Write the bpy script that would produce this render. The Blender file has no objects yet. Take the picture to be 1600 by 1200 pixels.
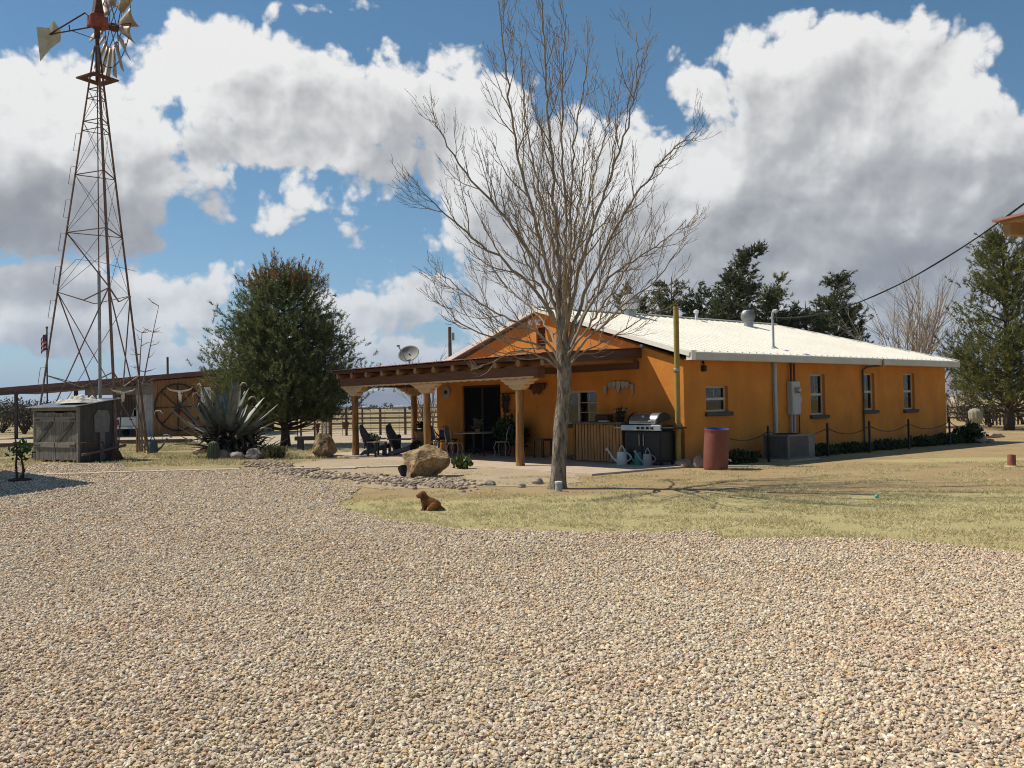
import bpy, bmesh, math, random
import numpy as np
from mathutils import Vector, Matrix, Euler
S = bpy.context.scene
COL = S.collection
rnd = random.Random(7)
nrg = np.random.default_rng(11)
PI = math.pi
R_ = math.radians

# ------------------------------------------------------------------ camera calibration
F = 1400.0
CAMZ = 1.6
CAMM = (Matrix.Rotation(PI/2 + R_(1.35), 3, 'X') @ Matrix.Rotation(R_(-1.03), 3, 'Z'))
CO = Vector((0, 0, CAMZ))
def ray(x, y):
    return CAMM @ Vector(((x-800)/F, -(y-600)/F, -1.0))
def gp(x, y, z=0.0):                      # ground point seen at a photo pixel
    d = ray(x, y)
    return CO + d*((z-CAMZ)/d.z)
def at(x, y, Y):                          # point at a given distance
    d = ray(x, y)
    return CO + d*(Y/d.y)
HA = math.atan2(.634, .773)
HC = Vector((4.35, 22.71, 0))
HR = Vector((math.cos(HA), math.sin(HA), 0))
HL = Vector((-math.sin(HA), math.cos(HA), 0))
def H(x, y, z=0.0):                       # house frame -> world
    return HC + HR*x + HL*y + Vector((0, 0, z))
SUNAZ = Vector((-.96, .28, 0)).normalized()
SUNEL = R_(52)

# ------------------------------------------------------------------ materials
def L(r, g, b):                           # sRGB 0-255 -> linear
    f = lambda c: (c/255/12.92) if c <= 10.3 else ((c/255+.055)/1.055)**2.4
    return (f(r), f(g), f(b), 1)
class NT:
    def __init__(s, tree): s.t = tree
    def n(s, typ, ins=None, **kw):
        nd = s.t.nodes.new(typ)
        for k, v in kw.items(): setattr(nd, k, v)
        if ins:
            for k, v in ins.items():
                sk = nd.inputs[k]
                if isinstance(v, bpy.types.NodeSocket): s.t.links.new(v, sk)
                else: sk.default_value = v
        return nd
    def math(s, op, a, b=None, c=None, clamp=False):
        nd = s.t.nodes.new('ShaderNodeMath'); nd.operation = op; nd.use_clamp = clamp
        for i, v in enumerate((a, b, c)):
            if v is None: continue
            if isinstance(v, bpy.types.NodeSocket): s.t.links.new(v, nd.inputs[i])
            else: nd.inputs[i].default_value = v
        return nd.outputs[0]
    def vm(s, op, a, b=None):
        nd = s.t.nodes.new('ShaderNodeVectorMath'); nd.operation = op
        for i, v in enumerate((a, b)):
            if v is None: continue
            if isinstance(v, bpy.types.NodeSocket): s.t.links.new(v, nd.inputs[i])
            else: nd.inputs[i].default_value = v
        return nd
    def mix(s, f, a, b, mode='MIX'):
        nd = s.t.nodes.new('ShaderNodeMix'); nd.data_type = 'RGBA'; nd.blend_type = mode
        for k, v in (('Factor', f), ('A', a), ('B', b)):
            sk = [i for i in nd.inputs if i.name == k and i.type == ('VALUE' if k == 'Factor' else 'RGBA')][0]
            if isinstance(v, bpy.types.NodeSocket): s.t.links.new(v, sk)
            else: sk.default_value = v
        return [o for o in nd.outputs if o.type == 'RGBA'][0]
    def ramp(s, f, stops, interp='LINEAR'):
        nd = s.t.nodes.new('ShaderNodeValToRGB'); cr = nd.color_ramp; cr.interpolation = interp
        while len(cr.elements) < len(stops): cr.elements.new(.5)
        for e, (p, c) in zip(cr.elements, stops): e.position = p; e.color = c
        s.t.links.new(f, nd.inputs[0])
        return nd.outputs[0]
    def link(s, a, b): s.t.links.new(a, b)
def base_mat(name):
    m = bpy.data.materials.new(name); m.use_nodes = True
    t = NT(m.node_tree); p = m.node_tree.nodes['Principled BSDF']
    return m, t, p
def mat(name, c1, c2=None, scale=4, rough=.8, bump=0., bscale=40, metal=0., stretch=(1, 1, 1), detail=5,
        c3=None, spec=.3, bdist=.02, lo=.35, hi=.65, island=0.):
    m, t, p = base_mat(name)
    tc = t.n('ShaderNodeTexCoord').outputs['Object']
    mp = t.n('ShaderNodeMapping', {'Vector': tc, 'Scale': stretch}).outputs[0]
    c2 = c2 or tuple(x*.8 for x in c1[:3]) + (1,)
    nz = t.n('ShaderNodeTexNoise', {'Vector': mp, 'Scale': scale, 'Detail': detail, 'Roughness': .6}).outputs['Fac']
    col = t.ramp(nz, [(lo, c1), (hi, c2)])
    if c3:
        n2 = t.n('ShaderNodeTexNoise', {'Vector': mp, 'Scale': scale*3.7, 'Detail': 4, 'Roughness': .7}).outputs['Fac']
        col = t.mix(t.math('MULTIPLY_ADD', n2, 5, -2.7, True), col, c3)
    if island:
        ri = t.n('ShaderNodeNewGeometry').outputs['Random Per Island']
        v = t.math('MULTIPLY_ADD', ri, island*2, 1-island)
        col = t.mix(1.0, col, t.n('ShaderNodeCombineColor', {0: v, 1: v, 2: v}).outputs[0], 'MULTIPLY')
    t.link(col, p.inputs['Base Color'])
    p.inputs['Roughness'].default_value = rough; p.inputs['Metallic'].default_value = metal
    p.inputs['Specular IOR Level'].default_value = spec
    if bump:
        b = t.n('ShaderNodeTexNoise', {'Vector': mp, 'Scale': bscale, 'Detail': 6, 'Roughness': .65}).outputs['Fac']
        t.link(t.n('ShaderNodeBump', {'Height': b, 'Strength': bump, 'Distance': bdist}).outputs[0], p.inputs['Normal'])
    return m
def glass_mat(name, tint=(.8, .85, .85, 1)):
    m = bpy.data.materials.new(name); m.use_nodes = True
    t = NT(m.node_tree); m.node_tree.nodes.clear()
    fr = t.n('ShaderNodeFresnel', {'IOR': 1.5}).outputs[0]
    mx = t.n('ShaderNodeMixShader', {0: t.math('ADD', fr, .04, clamp=True), 1: t.n('ShaderNodeBsdfTransparent', {'Color': tint}).outputs[0],
             2: t.n('ShaderNodeBsdfGlossy', {'Roughness': .02}).outputs[0]})
    o = t.n('ShaderNodeOutputMaterial', {'Surface': mx.outputs[0]})
    return m
def leaf_mat(name, c1, c2, c3, nscale=1.2, rough=.6, trans=.15):
    """foliage: a random tone per leaf plus clumps of tone"""
    m, t, p = base_mat(name)
    tc = t.n('ShaderNodeTexCoord').outputs['Object']
    ri = t.n('ShaderNodeNewGeometry').outputs['Random Per Island']
    nz = t.n('ShaderNodeTexNoise', {'Vector': tc, 'Scale': nscale, 'Detail': 3}).outputs['Fac']
    f = t.math('ADD', t.math('MULTIPLY', ri, .55), t.math('MULTIPLY_ADD', nz, 1.3, -.42), clamp=True)
    col = t.ramp(f, [(0, c1), (.5, c2), (1, c3)])
    t.link(col, p.inputs['Base Color']); p.inputs['Roughness'].default_value = rough
    p.inputs['Specular IOR Level'].default_value = .25
    if trans:
        out = m.node_tree.nodes['Material Output']
        tr = t.n('ShaderNodeBsdfTranslucent', {'Color': col}).outputs[0]
        t.link(t.n('ShaderNodeMixShader', {0: trans, 1: p.outputs[0], 2: tr}).outputs[0], out.inputs[0])
    return m
def wood_mat(name, c1, c2, axis='Z', rough=.85, bump=.5, scale=6, plank=0):
    st = {'X': (.12, 1, 1), 'Y': (1, .12, 1), 'Z': (1, 1, .12)}[axis]
    return mat(name, c1, c2, scale=scale*2.5, rough=rough, bump=bump, bscale=scale*8, stretch=st, detail=8, bdist=.012, lo=.3, hi=.7)

MT = {}
def setup_mats():
    M = MT
    # stucco with weathering
    m, t, p = base_mat('orange_stucco')
    tc = t.n('ShaderNodeTexCoord').outputs['Object']
    n1 = t.n('ShaderNodeTexNoise', {'Vector': tc, 'Scale': .9, 'Detail': 6, 'Roughness': .6}).outputs['Fac']
    n2 = t.n('ShaderNodeTexNoise', {'Vector': t.n('ShaderNodeMapping', {'Vector': tc, 'Scale': (1.3, 1.3, .5)}).outputs[0], 'Scale': 1.3, 'Detail': 5}).outputs['Fac']
    col = t.ramp(n1, [(.3, (.56, .21, .040, 1)), (.7, (.72, .285, .054, 1))])
    col = t.mix(t.math('MULTIPLY_ADD', n2, 2.2, -1.0, True), col, (.46, .165, .042, 1))
    n3 = t.n('ShaderNodeTexNoise', {'Vector': tc, 'Scale': 7, 'Detail': 6, 'Roughness': .7}).outputs['Fac']
    col = t.mix(t.math('MULTIPLY_ADD', n3, 4, -2.1, True), col, t.mix(1., col, (.80, .78, .76, 1), 'MULTIPLY'))
    z = t.n('ShaderNodeSeparateXYZ', {0: tc}).outputs['Z']
    splash = t.math('MULTIPLY', t.math('MULTIPLY_ADD', z, -2.2, 1.35, True), t.math('MULTIPLY_ADD', n1, 1.6, -.3, True))
    col = t.mix(splash, col, (.36, .20, .10, 1))
    n4 = t.n('ShaderNodeTexNoise', {'Vector': t.n('ShaderNodeMapping', {'Vector': tc, 'Scale': (6, 6, .28)}).outputs[0], 'Scale': 1.0, 'Detail': 5, 'Roughness': .65}).outputs['Fac']
    run = t.math('MULTIPLY', t.math('MULTIPLY_ADD', n4, 6, -3.5, True), t.math('MULTIPLY_ADD', z, .9, -.9, True))
    col = t.mix(t.math('MULTIPLY', run, .35), col, (.34, .15, .06, 1))
    t.link(col, p.inputs['Base Color']); p.inputs['Roughness'].default_value = .92; p.inputs['Specular IOR Level'].default_value = .15
    b1 = t.n('ShaderNodeTexNoise', {'Vector': tc, 'Scale': 26, 'Detail': 6, 'Roughness': .7}).outputs['Fac']
    b2 = t.n('ShaderNodeTexNoise', {'Vector': tc, 'Scale': 2.2, 'Detail': 2}).outputs['Fac']
    h = t.math('ADD', t.math('MULTIPLY', b1, .35), b2)
    t.link(t.n('ShaderNodeBump', {'Height': h, 'Strength': .5, 'Distance': .03}).outputs[0], p.inputs['Normal'])
    M['stucco'] = m
    M['white_metal'] = mat('white_roof_metal', (.87, .84, .75, 1), (.82, .78, .68, 1), .5, .45, spec=.35, c3=(.79, .745, .645, 1))
    M['fascia_metal'] = mat('cream_fascia_metal', (.62, .58, .48, 1), (.55, .51, .42, 1), 2, .5)
    M['porch_metal'] = mat('red_brown_roof_metal', (.26, .10, .07, 1), (.36, .17, .12, 1), 3, .5, .1, 30)
    M['dark_beam'] = wood_mat('dark_beam_wood', (.105, .048, .026, 1), (.15, .075, .04, 1), 'Y')
    M['fascia_wood'] = wood_mat('brown_fascia_wood', (.085, .045, .03, 1), (.13, .07, .045, 1), 'X')
    M['log'] = wood_mat('peeled_log_wood', (.13, .06, .022, 1), (.38, .20, .075, 1), 'Z', bump=1.0, scale=5)
    M['viga'] = wood_mat('rafter_log_wood', (.22, .10, .04, 1), (.33, .165, .07, 1), 'X', bump=.6)
    M['log_end'] = mat('sawn_log_end', (.36, .24, .13, 1), (.24, .15, .08, 1), 20, .9)
    M['corbel'] = wood_mat('tan_corbel_wood', (.50, .32, .15, 1), (.62, .42, .22, 1), 'Y', bump=.4)
    M['ceil_wood'] = wood_mat('porch_ceiling_boards', (.16, .085, .045, 1), (.22, .12, .065, 1), 'X')
    M['concrete'] = mat('tan_patio_concrete', (.50, .40, .30, 1), (.42, .33, .24, 1), 1.5, .9, .3, 60, c3=(.36, .29, .22, 1))
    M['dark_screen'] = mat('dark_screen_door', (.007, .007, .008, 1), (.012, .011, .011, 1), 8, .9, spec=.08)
    M['dark_frame'] = mat('dark_door_frame', (.03, .022, .018, 1), None, 6, .6)
    M['win_frame'] = mat('tan_window_frame', (.55, .47, .36, 1), (.48, .41, .31, 1), 5, .5)
    M['sill'] = mat('grey_green_sill', (.055, .06, .05, 1), (.08, .085, .07, 1), 6, .8, .3)
    M['glass'] = glass_mat('window_glass')
    M['curtain'] = mat('pale_curtain', (.36, .31, .24, 1), (.22, .19, .15, 1), 3, .9, stretch=(9, 9, .3))
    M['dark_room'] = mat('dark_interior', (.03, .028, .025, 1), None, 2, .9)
    M['grey_metal'] = mat('grey_painted_metal', (.36, .37, .37, 1), (.30, .31, .32, 1), 6, .45, spec=.5)
    M['galv'] = mat('galvanised_metal', (.42, .43, .44, 1), (.30, .31, .32, 1), 7, .42, .1, 30, metal=.6)
    M['vent_metal'] = mat('dull_vent_metal', (.30, .30, .30, 1), (.22, .22, .22, 1), 8, .5, metal=.5)
    M['white_vent'] = mat('white_vent_metal', (.75, .75, .74, 1), (.62, .62, .62, 1), 8, .4)
    M['black_metal'] = mat('black_painted_iron', (.015, .014, .014, 1), (.03, .026, .024, 1), 10, .55)
    M['chain'] = mat('dark_chain_iron', (.035, .028, .022, 1), (.06, .04, .03, 1), 20, .6)
    M['rust'] = mat('rusted_tower_steel', (.15, .085, .062, 1), (.23, .14, .10, 1), 5, .75, .3, 50, c3=(.30, .23, .18, 1))
    M['rust_dark'] = mat('dark_rusted_iron', (.07, .035, .025, 1), (.14, .06, .035, 1), 8, .8, .4, 40)
    M['rust_red'] = mat('red_gearbox_paint', (.24, .05, .03, 1), (.32, .10, .05, 1), 6, .6, .2)
    M['vane'] = mat('weathered_vane_sheet', (.58, .53, .36, 1), (.44, .41, .30, 1), 3, .6, .1, c3=(.34, .24, .14, 1))
    M['blade'] = mat('weathered_fan_blade', (.45, .42, .34, 1), (.34, .22, .13, 1), 5, .55, .1, c3=(.36, .18, .08, 1), metal=.3)
    M['pipe_grey'] = mat('grey_pump_pipe', (.26, .27, .27, 1), (.36, .36, .35, 1), 6, .5, metal=.4)
    M['pole_paint'] = mat('yellow_ochre_pole', (.36, .27, .06, 1), (.30, .22, .06, 1), 3, .6, c3=(.24, .17, .06, 1))
    M['old_wood'] = wood_mat('weathered_grey_boards', (.085, .074, .062, 1), (.27, .245, .21, 1), 'Z', bump=1.0, scale=7)
    M['old_wood_x'] = wood_mat('weathered_grey_batten', (.17, .15, .125, 1), (.28, .255, .22, 1), 'X', bump=.8, scale=7)
    M['old_wood_dark'] = wood_mat('dark_shed_boards', (.06, .056, .052, 1), (.105, .098, .09, 1), 'Z', bump=.8, scale=7)
    M['tin'] = mat('tin_shed_roof', (.42, .45, .47, 1), (.30, .32, .33, 1), 4, .4, .1, metal=.5, c3=(.30, .22, .15, 1))
    M['tarp'] = mat('white_canvas_tarp', (.56, .53, .48, 1), (.42, .40, .36, 1), 5, .9, .5, 12, bdist=.05)
    M['grey_slab'] = mat('grey_flat_shovel', (.22, .21, .20, 1), (.16, .15, .145, 1), 5, .7, .2)
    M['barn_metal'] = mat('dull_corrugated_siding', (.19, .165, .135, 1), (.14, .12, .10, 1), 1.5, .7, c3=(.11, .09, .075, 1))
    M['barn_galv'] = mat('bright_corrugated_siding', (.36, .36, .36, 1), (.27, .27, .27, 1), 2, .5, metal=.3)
    M['barn_wood'] = wood_mat('stained_barn_door', (.17, .085, .032, 1), (.27, .135, .05, 1), 'Z', bump=.4, scale=3)
    M['barn_roof'] = mat('dark_red_roof_edge', (.10, .045, .038, 1), (.14, .07, .06, 1), 2, .6)
    M['steel_post'] = mat('dark_steel_post', (.05, .038, .034, 1), (.08, .055, .045, 1), 4, .6)
    M['bone'] = mat('bleached_bone', (.70, .64, .54, 1), (.55, .48, .38, 1), 10, .8, .2)
    M['truck'] = mat('white_truck_paint', (.70, .70, .68, 1), (.64, .64, .62, 1), 2, .3, spec=.5)
    M['rubber'] = mat('black_rubber', (.02, .02, .02, 1), None, 10, .8)
    M['chrome'] = mat('bumper_chrome', (.55, .54, .52, 1), None, 8, .25, metal=.9)
    M['red_lens'] = mat('red_lens', (.35, .02, .02, 1), None, 8, .2)
    M['boulder'] = None
    M['rock_red'] = mat('reddish_rock', (.30, .20, .15, 1), (.42, .32, .25, 1), 4, .9, .6, 12)
    M['rock_grey'] = mat('grey_rock', (.22, .19, .16, 1), (.38, .33, .28, 1), 6, .9, .7, 14)
    M['plastic_dark'] = mat('dark_green_grey_resin', (.035, .04, .045, 1), (.05, .055, .06, 1), 6, .45)
    M['tan_top'] = mat('tan_table_top', (.42, .33, .22, 1), (.34, .26, .18, 1), 6, .6)
    M['terracotta'] = mat('terracotta_pot', (.45, .20, .10, 1), (.38, .17, .09, 1), 5, .8)
    M['barrel_wood'] = wood_mat('half_barrel_staves', (.34, .17, .07, 1), (.44, .24, .11, 1), 'Z')
    M['blue_enamel'] = mat('blue_enamel', (.02, .06, .16, 1), (.025, .08, .2, 1), 6, .3, spec=.5)
    M['slat_wood'] = wood_mat('bar_slats', (.30, .15, .05, 1), (.46, .27, .11, 1), 'Z', bump=.5)
    M['counter_top'] = mat('dark_counter_top', (.10, .075, .055, 1), (.15, .11, .08, 1), 4, .5)
    M['steel'] = mat('brushed_steel', (.52, .50, .46, 1), (.42, .40, .37, 1), 5, .3, metal=.85)
    M['grill_black'] = mat('black_grill_enamel', (.012, .012, .013, 1), (.018, .018, .02, 1), 5, .4)
    M['can_white'] = mat('white_plastic_can', (.62, .62, .58, 1), (.52, .52, .48, 1), 5, .5)
    M['can_teal'] = mat('teal_plastic_can', (.06, .28, .24, 1), (.05, .22, .19, 1), 5, .45)
    M['can_grey'] = mat('grey_plastic_can', (.33, .34, .33, 1), (.27, .28, .27, 1), 5, .5)
    M['can_blue'] = mat('slate_blue_can', (.045, .085, .11, 1), (.06, .11, .14, 1), 5, .45)
    M['drum'] = mat('maroon_plastic_drum', (.19, .062, .042, 1), (.25, .095, .068, 1), 1.6, .6, .15, 12, c3=(.16, .065, .05, 1))
    M['drum_blue'] = mat('blue_drum_inside', (.02, .09, .42, 1), (.03, .12, .5, 1), 3, .4)
    M['ac_dark'] = mat('dark_condenser_fins', (.045, .042, .038, 1), (.06, .056, .05, 1), 6, .7)
    M['ac_frame'] = mat('condenser_cabinet', (.15, .14, .125, 1), (.19, .18, .16, 1), 4, .55)
    M['meter_box'] = mat('grey_meter_box', (.42, .44, .43, 1), (.36, .38, .37, 1), 5, .45, spec=.5)
    M['dish'] = mat('grey_dish', (.24, .24, .21, 1), (.19, .19, .165, 1), 4, .6)
    M['red_pipe'] = mat('rusty_red_pipe', (.22, .07, .05, 1), (.30, .12, .08, 1), 8, .7, .2)
    M['yellow_cap'] = mat('pale_concrete_collar', (.55, .48, .22, 1), (.45, .38, .2, 1), 8, .9)
    M['fence_wood'] = mat('pale_weathered_rail', (.30, .255, .20, 1), (.22, .185, .14, 1), 2, .85)
    M['fence_iron'] = mat('brown_pipe_post', (.10, .065, .045, 1), (.15, .10, .07, 1), 3, .7)
    M['timber'] = mat('dark_edging_timber', (.10, .075, .055, 1), (.16, .12, .09, 1), 3, .9, .4)
    M['paver'] = mat('pale_flat_paver', (.52, .44, .34, 1), (.44, .37, .28, 1), 3, .9, .3, 30)
    M['bark'] = mat('ridged_grey_bark', (.12, .09, .07, 1), (.40, .34, .27, 1), 14, .95, 1.0, 34, stretch=(1, 1, .28), bdist=.09, detail=8, c3=(.10, .075, .055, 1), lo=.38, hi=.6)
    M['twig'] = mat('pale_bare_twig', (.19, .145, .10, 1), (.29, .23, .165, 1), 2, .85)
    M['twig_pale'] = mat('pale_shrub_twig', (.34, .27, .20, 1), (.44, .37, .29, 1), 2, .85)
    M['limb'] = mat('brown_limb_bark', (.19, .15, .115, 1), (.30, .245, .19, 1), 5, .9, .5, 30)
    M['pine_bark'] = mat('pine_bark', (.07, .05, .04, 1), (.11, .08, .06, 1), 8, .95, .7, 20)
    M['pine'] = leaf_mat('olive_pine_needles', (.068, .088, .034, 1), (.142, .162, .060, 1), (.23, .235, .09, 1), .9, .6, .32)
    M['pine_tip'] = leaf_mat('brown_new_needles', (.16, .08, .03, 1), (.23, .125, .045, 1), (.27, .175, .07, 1), 2., .6, .3)
    M['pine_dark'] = leaf_mat('dark_cypress_foliage', (.046, .058, .030, 1), (.098, .112, .054, 1), (.16, .17, .078, 1), .8, .6, .25)
    M['pine_light'] = leaf_mat('yellow_green_pine_needles', (.075, .088, .026, 1), (.15, .16, .045, 1), (.235, .23, .07, 1), .8, .6, .3)
    M['agave'] = mat('blue_grey_agave_leaf', (.085, .098, .078, 1), (.20, .208, .17, 1), 2.5, .5, .1, 20, spec=.4, island=.3)
    M['agave_dry'] = mat('withered_agave_leaf', (.045, .036, .028, 1), (.13, .10, .07, 1), 3, .9, .3, 15, island=.4)
    M['agave_pale'] = mat('curled_pale_agave_leaf', (.42, .36, .28, 1), (.34, .28, .2, 1), 4, .8)
    M['cactus'] = mat('ribbed_cactus_skin', (.06, .075, .045, 1), (.10, .115, .07, 1), 5, .7)
    M['old_cactus'] = mat('hairy_grey_cactus', (.33, .30, .22, 1), (.25, .24, .17, 1), 8, .95, .5, 60, c3=(.20, .20, .13, 1))
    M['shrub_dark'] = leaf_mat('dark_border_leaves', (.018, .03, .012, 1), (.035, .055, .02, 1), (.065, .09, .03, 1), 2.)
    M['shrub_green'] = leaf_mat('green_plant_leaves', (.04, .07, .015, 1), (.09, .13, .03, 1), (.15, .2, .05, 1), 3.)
    M['mesquite'] = leaf_mat('grey_brown_thicket', (.05, .047, .030, 1), (.085, .078, .048, 1), (.13, .115, .07, 1), .5)
    M['olive_shrub'] = leaf_mat('olive_shrub_leaves', (.05, .05, .02, 1), (.09, .088, .035, 1), (.14, .13, .05, 1), 1.)
    M['far_tree'] = leaf_mat('far_treeline_leaves', (.03, .04, .025, 1), (.05, .058, .035, 1), (.075, .08, .05, 1), .05)
    M['white_wall'] = mat('white_far_wall', (.7, .68, .64, 1), None, .5, .8)
    M['dog'] = mat('red_brown_dog_coat', (.20, .075, .022, 1), (.30, .125, .04, 1), 9, .8, .5, 60, c3=(.10, .04, .015, 1))
    M['dog_dark'] = mat('dark_ear_fur', (.07, .025, .012, 1), (.11, .04, .018, 1), 9, .85, .5, 60)
    M['dog_pale'] = mat('pale_muzzle_fur', (.42, .28, .16, 1), (.34, .2, .1, 1), 9, .85)
    M['black_soft'] = mat('black_soft', (.012, .011, .011, 1), None, 9, .4)
    M['flag_white'] = mat('flag_white', (.72, .70, .68, 1), None, 3, .9)
    M['flag_red'] = mat('flag_red', (.42, .03, .04, 1), None, 3, .9)
    M['flag_blue'] = mat('flag_blue', (.03, .05, .2, 1), None, 3, .9)
    M['bulb'] = glass_mat('bulb_glass', (.9, .85, .7, 1))
    M['orange_eave'] = wood_mat('orange_stained_eave', (.30, .18, .085, 1), (.40, .25, .12, 1), 'X')
    M['teal_ball'] = mat('teal_ball', (.05, .42, .38, 1), None, 3, .4)
    # boulder
    m, t, p = base_mat('ochre_boulder')
    tc = t.n('ShaderNodeTexCoord').outputs['Object']
    n1 = t.n('ShaderNodeTexNoise', {'Vector': tc, 'Scale': 2.6, 'Detail': 9, 'Roughness': .74}).outputs['Fac']
    n2 = t.n('ShaderNodeTexNoise', {'Vector': tc, 'Scale': 9, 'Detail': 6, 'Roughness': .7}).outputs['Fac']
    col = t.ramp(n1, [(.32, (.09, .055, .04, 1)), (.43, (.29, .19, .11, 1)), (.51, (.48, .33, .16, 1)), (.58, (.44, .35, .25, 1)), (.68, (.72, .64, .52, 1))])
    col = t.mix(t.math('MULTIPLY_ADD', n2, 5, -2.9, True), col, (.12, .07, .05, 1))
    t.link(col, p.inputs['Base Color']); p.inputs['Roughness'].default_value = .92; p.inputs['Specular IOR Level'].default_value = .2
    vo = t.n('ShaderNodeTexVoronoi', {'Vector': tc, 'Scale': 5}).outputs['Distance']
    t.link(t.n('ShaderNodeBump', {'Height': t.math('ADD', n2, vo), 'Strength': 1.0, 'Distance': .12}).outputs[0], p.inputs['Normal'])
    M['boulder'] = m
setup_mats()

# ------------------------------------------------------------------ mesh builder
class MB:
    def __init__(s): s.v = []; s.f = []; s.mi = []; s.cur = 0
    def add(s, vs, fs):
        o = len(s.v); s.v += [tuple(v) for v in vs]
        for f in fs: s.f.append(tuple(i+o for i in f)); s.mi.append(s.cur)
        return s
    def box(s, x0, x1, y0, y1, z0, z1, m=None):
        vs = [Vector(p) for p in ((x0,y0,z0),(x1,y0,z0),(x1,y1,z0),(x0,y1,z0),(x0,y0,z1),(x1,y0,z1),(x1,y1,z1),(x0,y1,z1))]
        if m: vs = [m @ v for v in vs]
        return s.add(vs, [(0,3,2,1),(4,5,6,7),(0,1,5,4),(1,2,6,5),(2,3,7,6),(3,0,4,7)])
    def cbox(s, c, sz, m=None):
        M4 = Matrix.Translation(Vector(c)) @ (m.to_4x4() if m else Matrix.Identity(4))
        a, b, d = sz[0]/2, sz[1]/2, sz[2]/2
        return s.box(-a, a, -b, b, -d, d, M4)
    def bar(s, p, q, w, h=None, up=(0, 0, 1)):
        p = Vector(p); q = Vector(q); h = h or w
        d = (q-p); ln = d.length
        if ln < 1e-6: return s
        d /= ln; u = Vector(up)
        if abs(d.dot(u)) > .98: u = Vector((1, 0, 0))
        a = d.cross(u).normalized(); b = a.cross(d)
        vs = [o + a*(sx*w/2) + b*(sy*h/2) for o in (p, q) for sx, sy in ((-1,-1),(1,-1),(1,1),(-1,1))]
        return s.add(vs, [(3,2,1,0),(4,5,6,7),(0,1,5,4),(1,2,6,5),(2,3,7,6),(3,0,4,7)])
    def tube(s, pts, rad, n=8, cap=True):
        pts = [Vector(p) for p in pts]
        if not hasattr(rad, '__len__'): rad = [rad]*len(pts)
        t0 = (pts[1]-pts[0]).normalized()
        u = t0.cross(Vector((0, 0, 1)))
        if u.length < 1e-3: u = t0.cross(Vector((1, 0, 0)))
        u.normalize()
        vs = []
        for i, p in enumerate(pts):
            t = (pts[min(i+1, len(pts)-1)] - pts[max(i-1, 0)])
            t = t.normalized() if t.length > 1e-9 else t0
            u = (u - t*u.dot(t)); u = u.normalized() if u.length > 1e-6 else t.orthogonal().normalized()
            w = t.cross(u)
            for k in range(n):
                a = 2*PI*k/n
                vs.append(p + (u*math.cos(a) + w*math.sin(a))*rad[i])
        fs = [(i*n+k, i*n+(k+1) % n, (i+1)*n+(k+1) % n, (i+1)*n+k) for i in range(len(pts)-1) for k in range(n)]
        if cap: fs += [tuple(reversed(range(n))), tuple(range((len(pts)-1)*n, len(pts)*n))]
        return s.add(vs, fs)
    def lathe(s, prof, n=20, m=None, c=(0, 0, 0), cap=True):
        vs = []; c = Vector(c)
        for r, z in prof:
            for k in range(n):
                a = 2*PI*k/n; v = Vector((r*math.cos(a), r*math.sin(a), z))
                vs.append((m @ v if m else v) + c)
        P = len(prof)
        fs = [(i*n+k, i*n+(k+1) % n, (i+1)*n+(k+1) % n, (i+1)*n+k) for i in range(P-1) for k in range(n)]
        if cap and prof[0][0] > 1e-5: fs.append(tuple(reversed(range(n))))
        if cap and prof[-1][0] > 1e-5: fs.append(tuple(range((P-1)*n, P*n)))
        return s.add(vs, fs)
    def prism(s, poly, h0, h1, m=None):
        """poly in local xy, extruded along z"""
        n = len(poly)
        vs = [Vector((x, y, h0)) for x, y in poly] + [Vector((x, y, h1)) for x, y in poly]
        if m: vs = [m @ v for v in vs]
        return s.add(vs, [tuple(reversed(range(n))), tuple(range(n, 2*n))] + [(i, (i+1) % n, n+(i+1) % n, n+i) for i in range(n)])
    def blob(s, c, r, seed=0, sub=2, amp=.25, flat=1., fr=1.5):
        bm = bmesh.new(); bmesh.ops.create_icosphere(bm, subdivisions=sub, radius=1)
        from mathutils import noise
        vs = []
        for v in bm.verts:
            k = 1 + amp*noise.fractal(v.co*fr + Vector((seed*7.3, seed*3.1, seed)), 1, 2, 4)
            vs.append(Vector((v.co.x*r[0]*k + c[0], v.co.y*r[1]*k + c[1], v.co.z*r[2]*k*flat + c[2])))
        fs = [tuple(v.index for v in f.verts) for f in bm.faces]; bm.free()
        return s.add(vs, fs)
    def build(s, name, m, parent=None, loc=None, rz=0., smooth=None, bevel=0., recalc=True, seg=2):
        me = bpy.data.meshes.new(name); me.from_pydata(s.v, [], s.f)
        mats = m if isinstance(m, (list, tuple)) else [m]
        for x in mats: me.materials.append(MT[x] if isinstance(x, str) else x)
        if len(mats) > 1: me.polygons.foreach_set('material_index', s.mi)
        if recalc and len(s.f) < 60000:
            bm = bmesh.new(); bm.from_mesh(me); bmesh.ops.recalc_face_normals(bm, faces=bm.faces); bm.to_mesh(me); bm.free()
        if smooth is not None:
            me.shade_smooth()
            if smooth < 180: me.set_sharp_from_angle(angle=R_(smooth))
        me.update()
        o = bpy.data.objects.new(name, me); COL.objects.link(o)
        if parent: o.parent = parent
        if loc is not None: o.location = loc
        o.rotation_euler = (0, 0, rz)
        if bevel:
            b = o.modifiers.new('edge', 'BEVEL'); b.width = bevel; b.segments = seg; b.limit_method = 'ANGLE'; b.angle_limit = R_(40)
        return o
def tag(o, label=None, cat=None, group=None, kind=None):
    if label: o['label'] = label
    if cat: o['category'] = cat
    if group: o['group'] = group
    if kind: o['kind'] = kind
    return o
def thing(name, label, cat, loc=(0, 0, 0), rz=0., group=None):
    o = bpy.data.objects.new(name, None); COL.objects.link(o)
    o.empty_display_size = .2; o.location = loc; o.rotation_euler = (0, 0, rz)
    return tag(o, label, cat, group)
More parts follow.
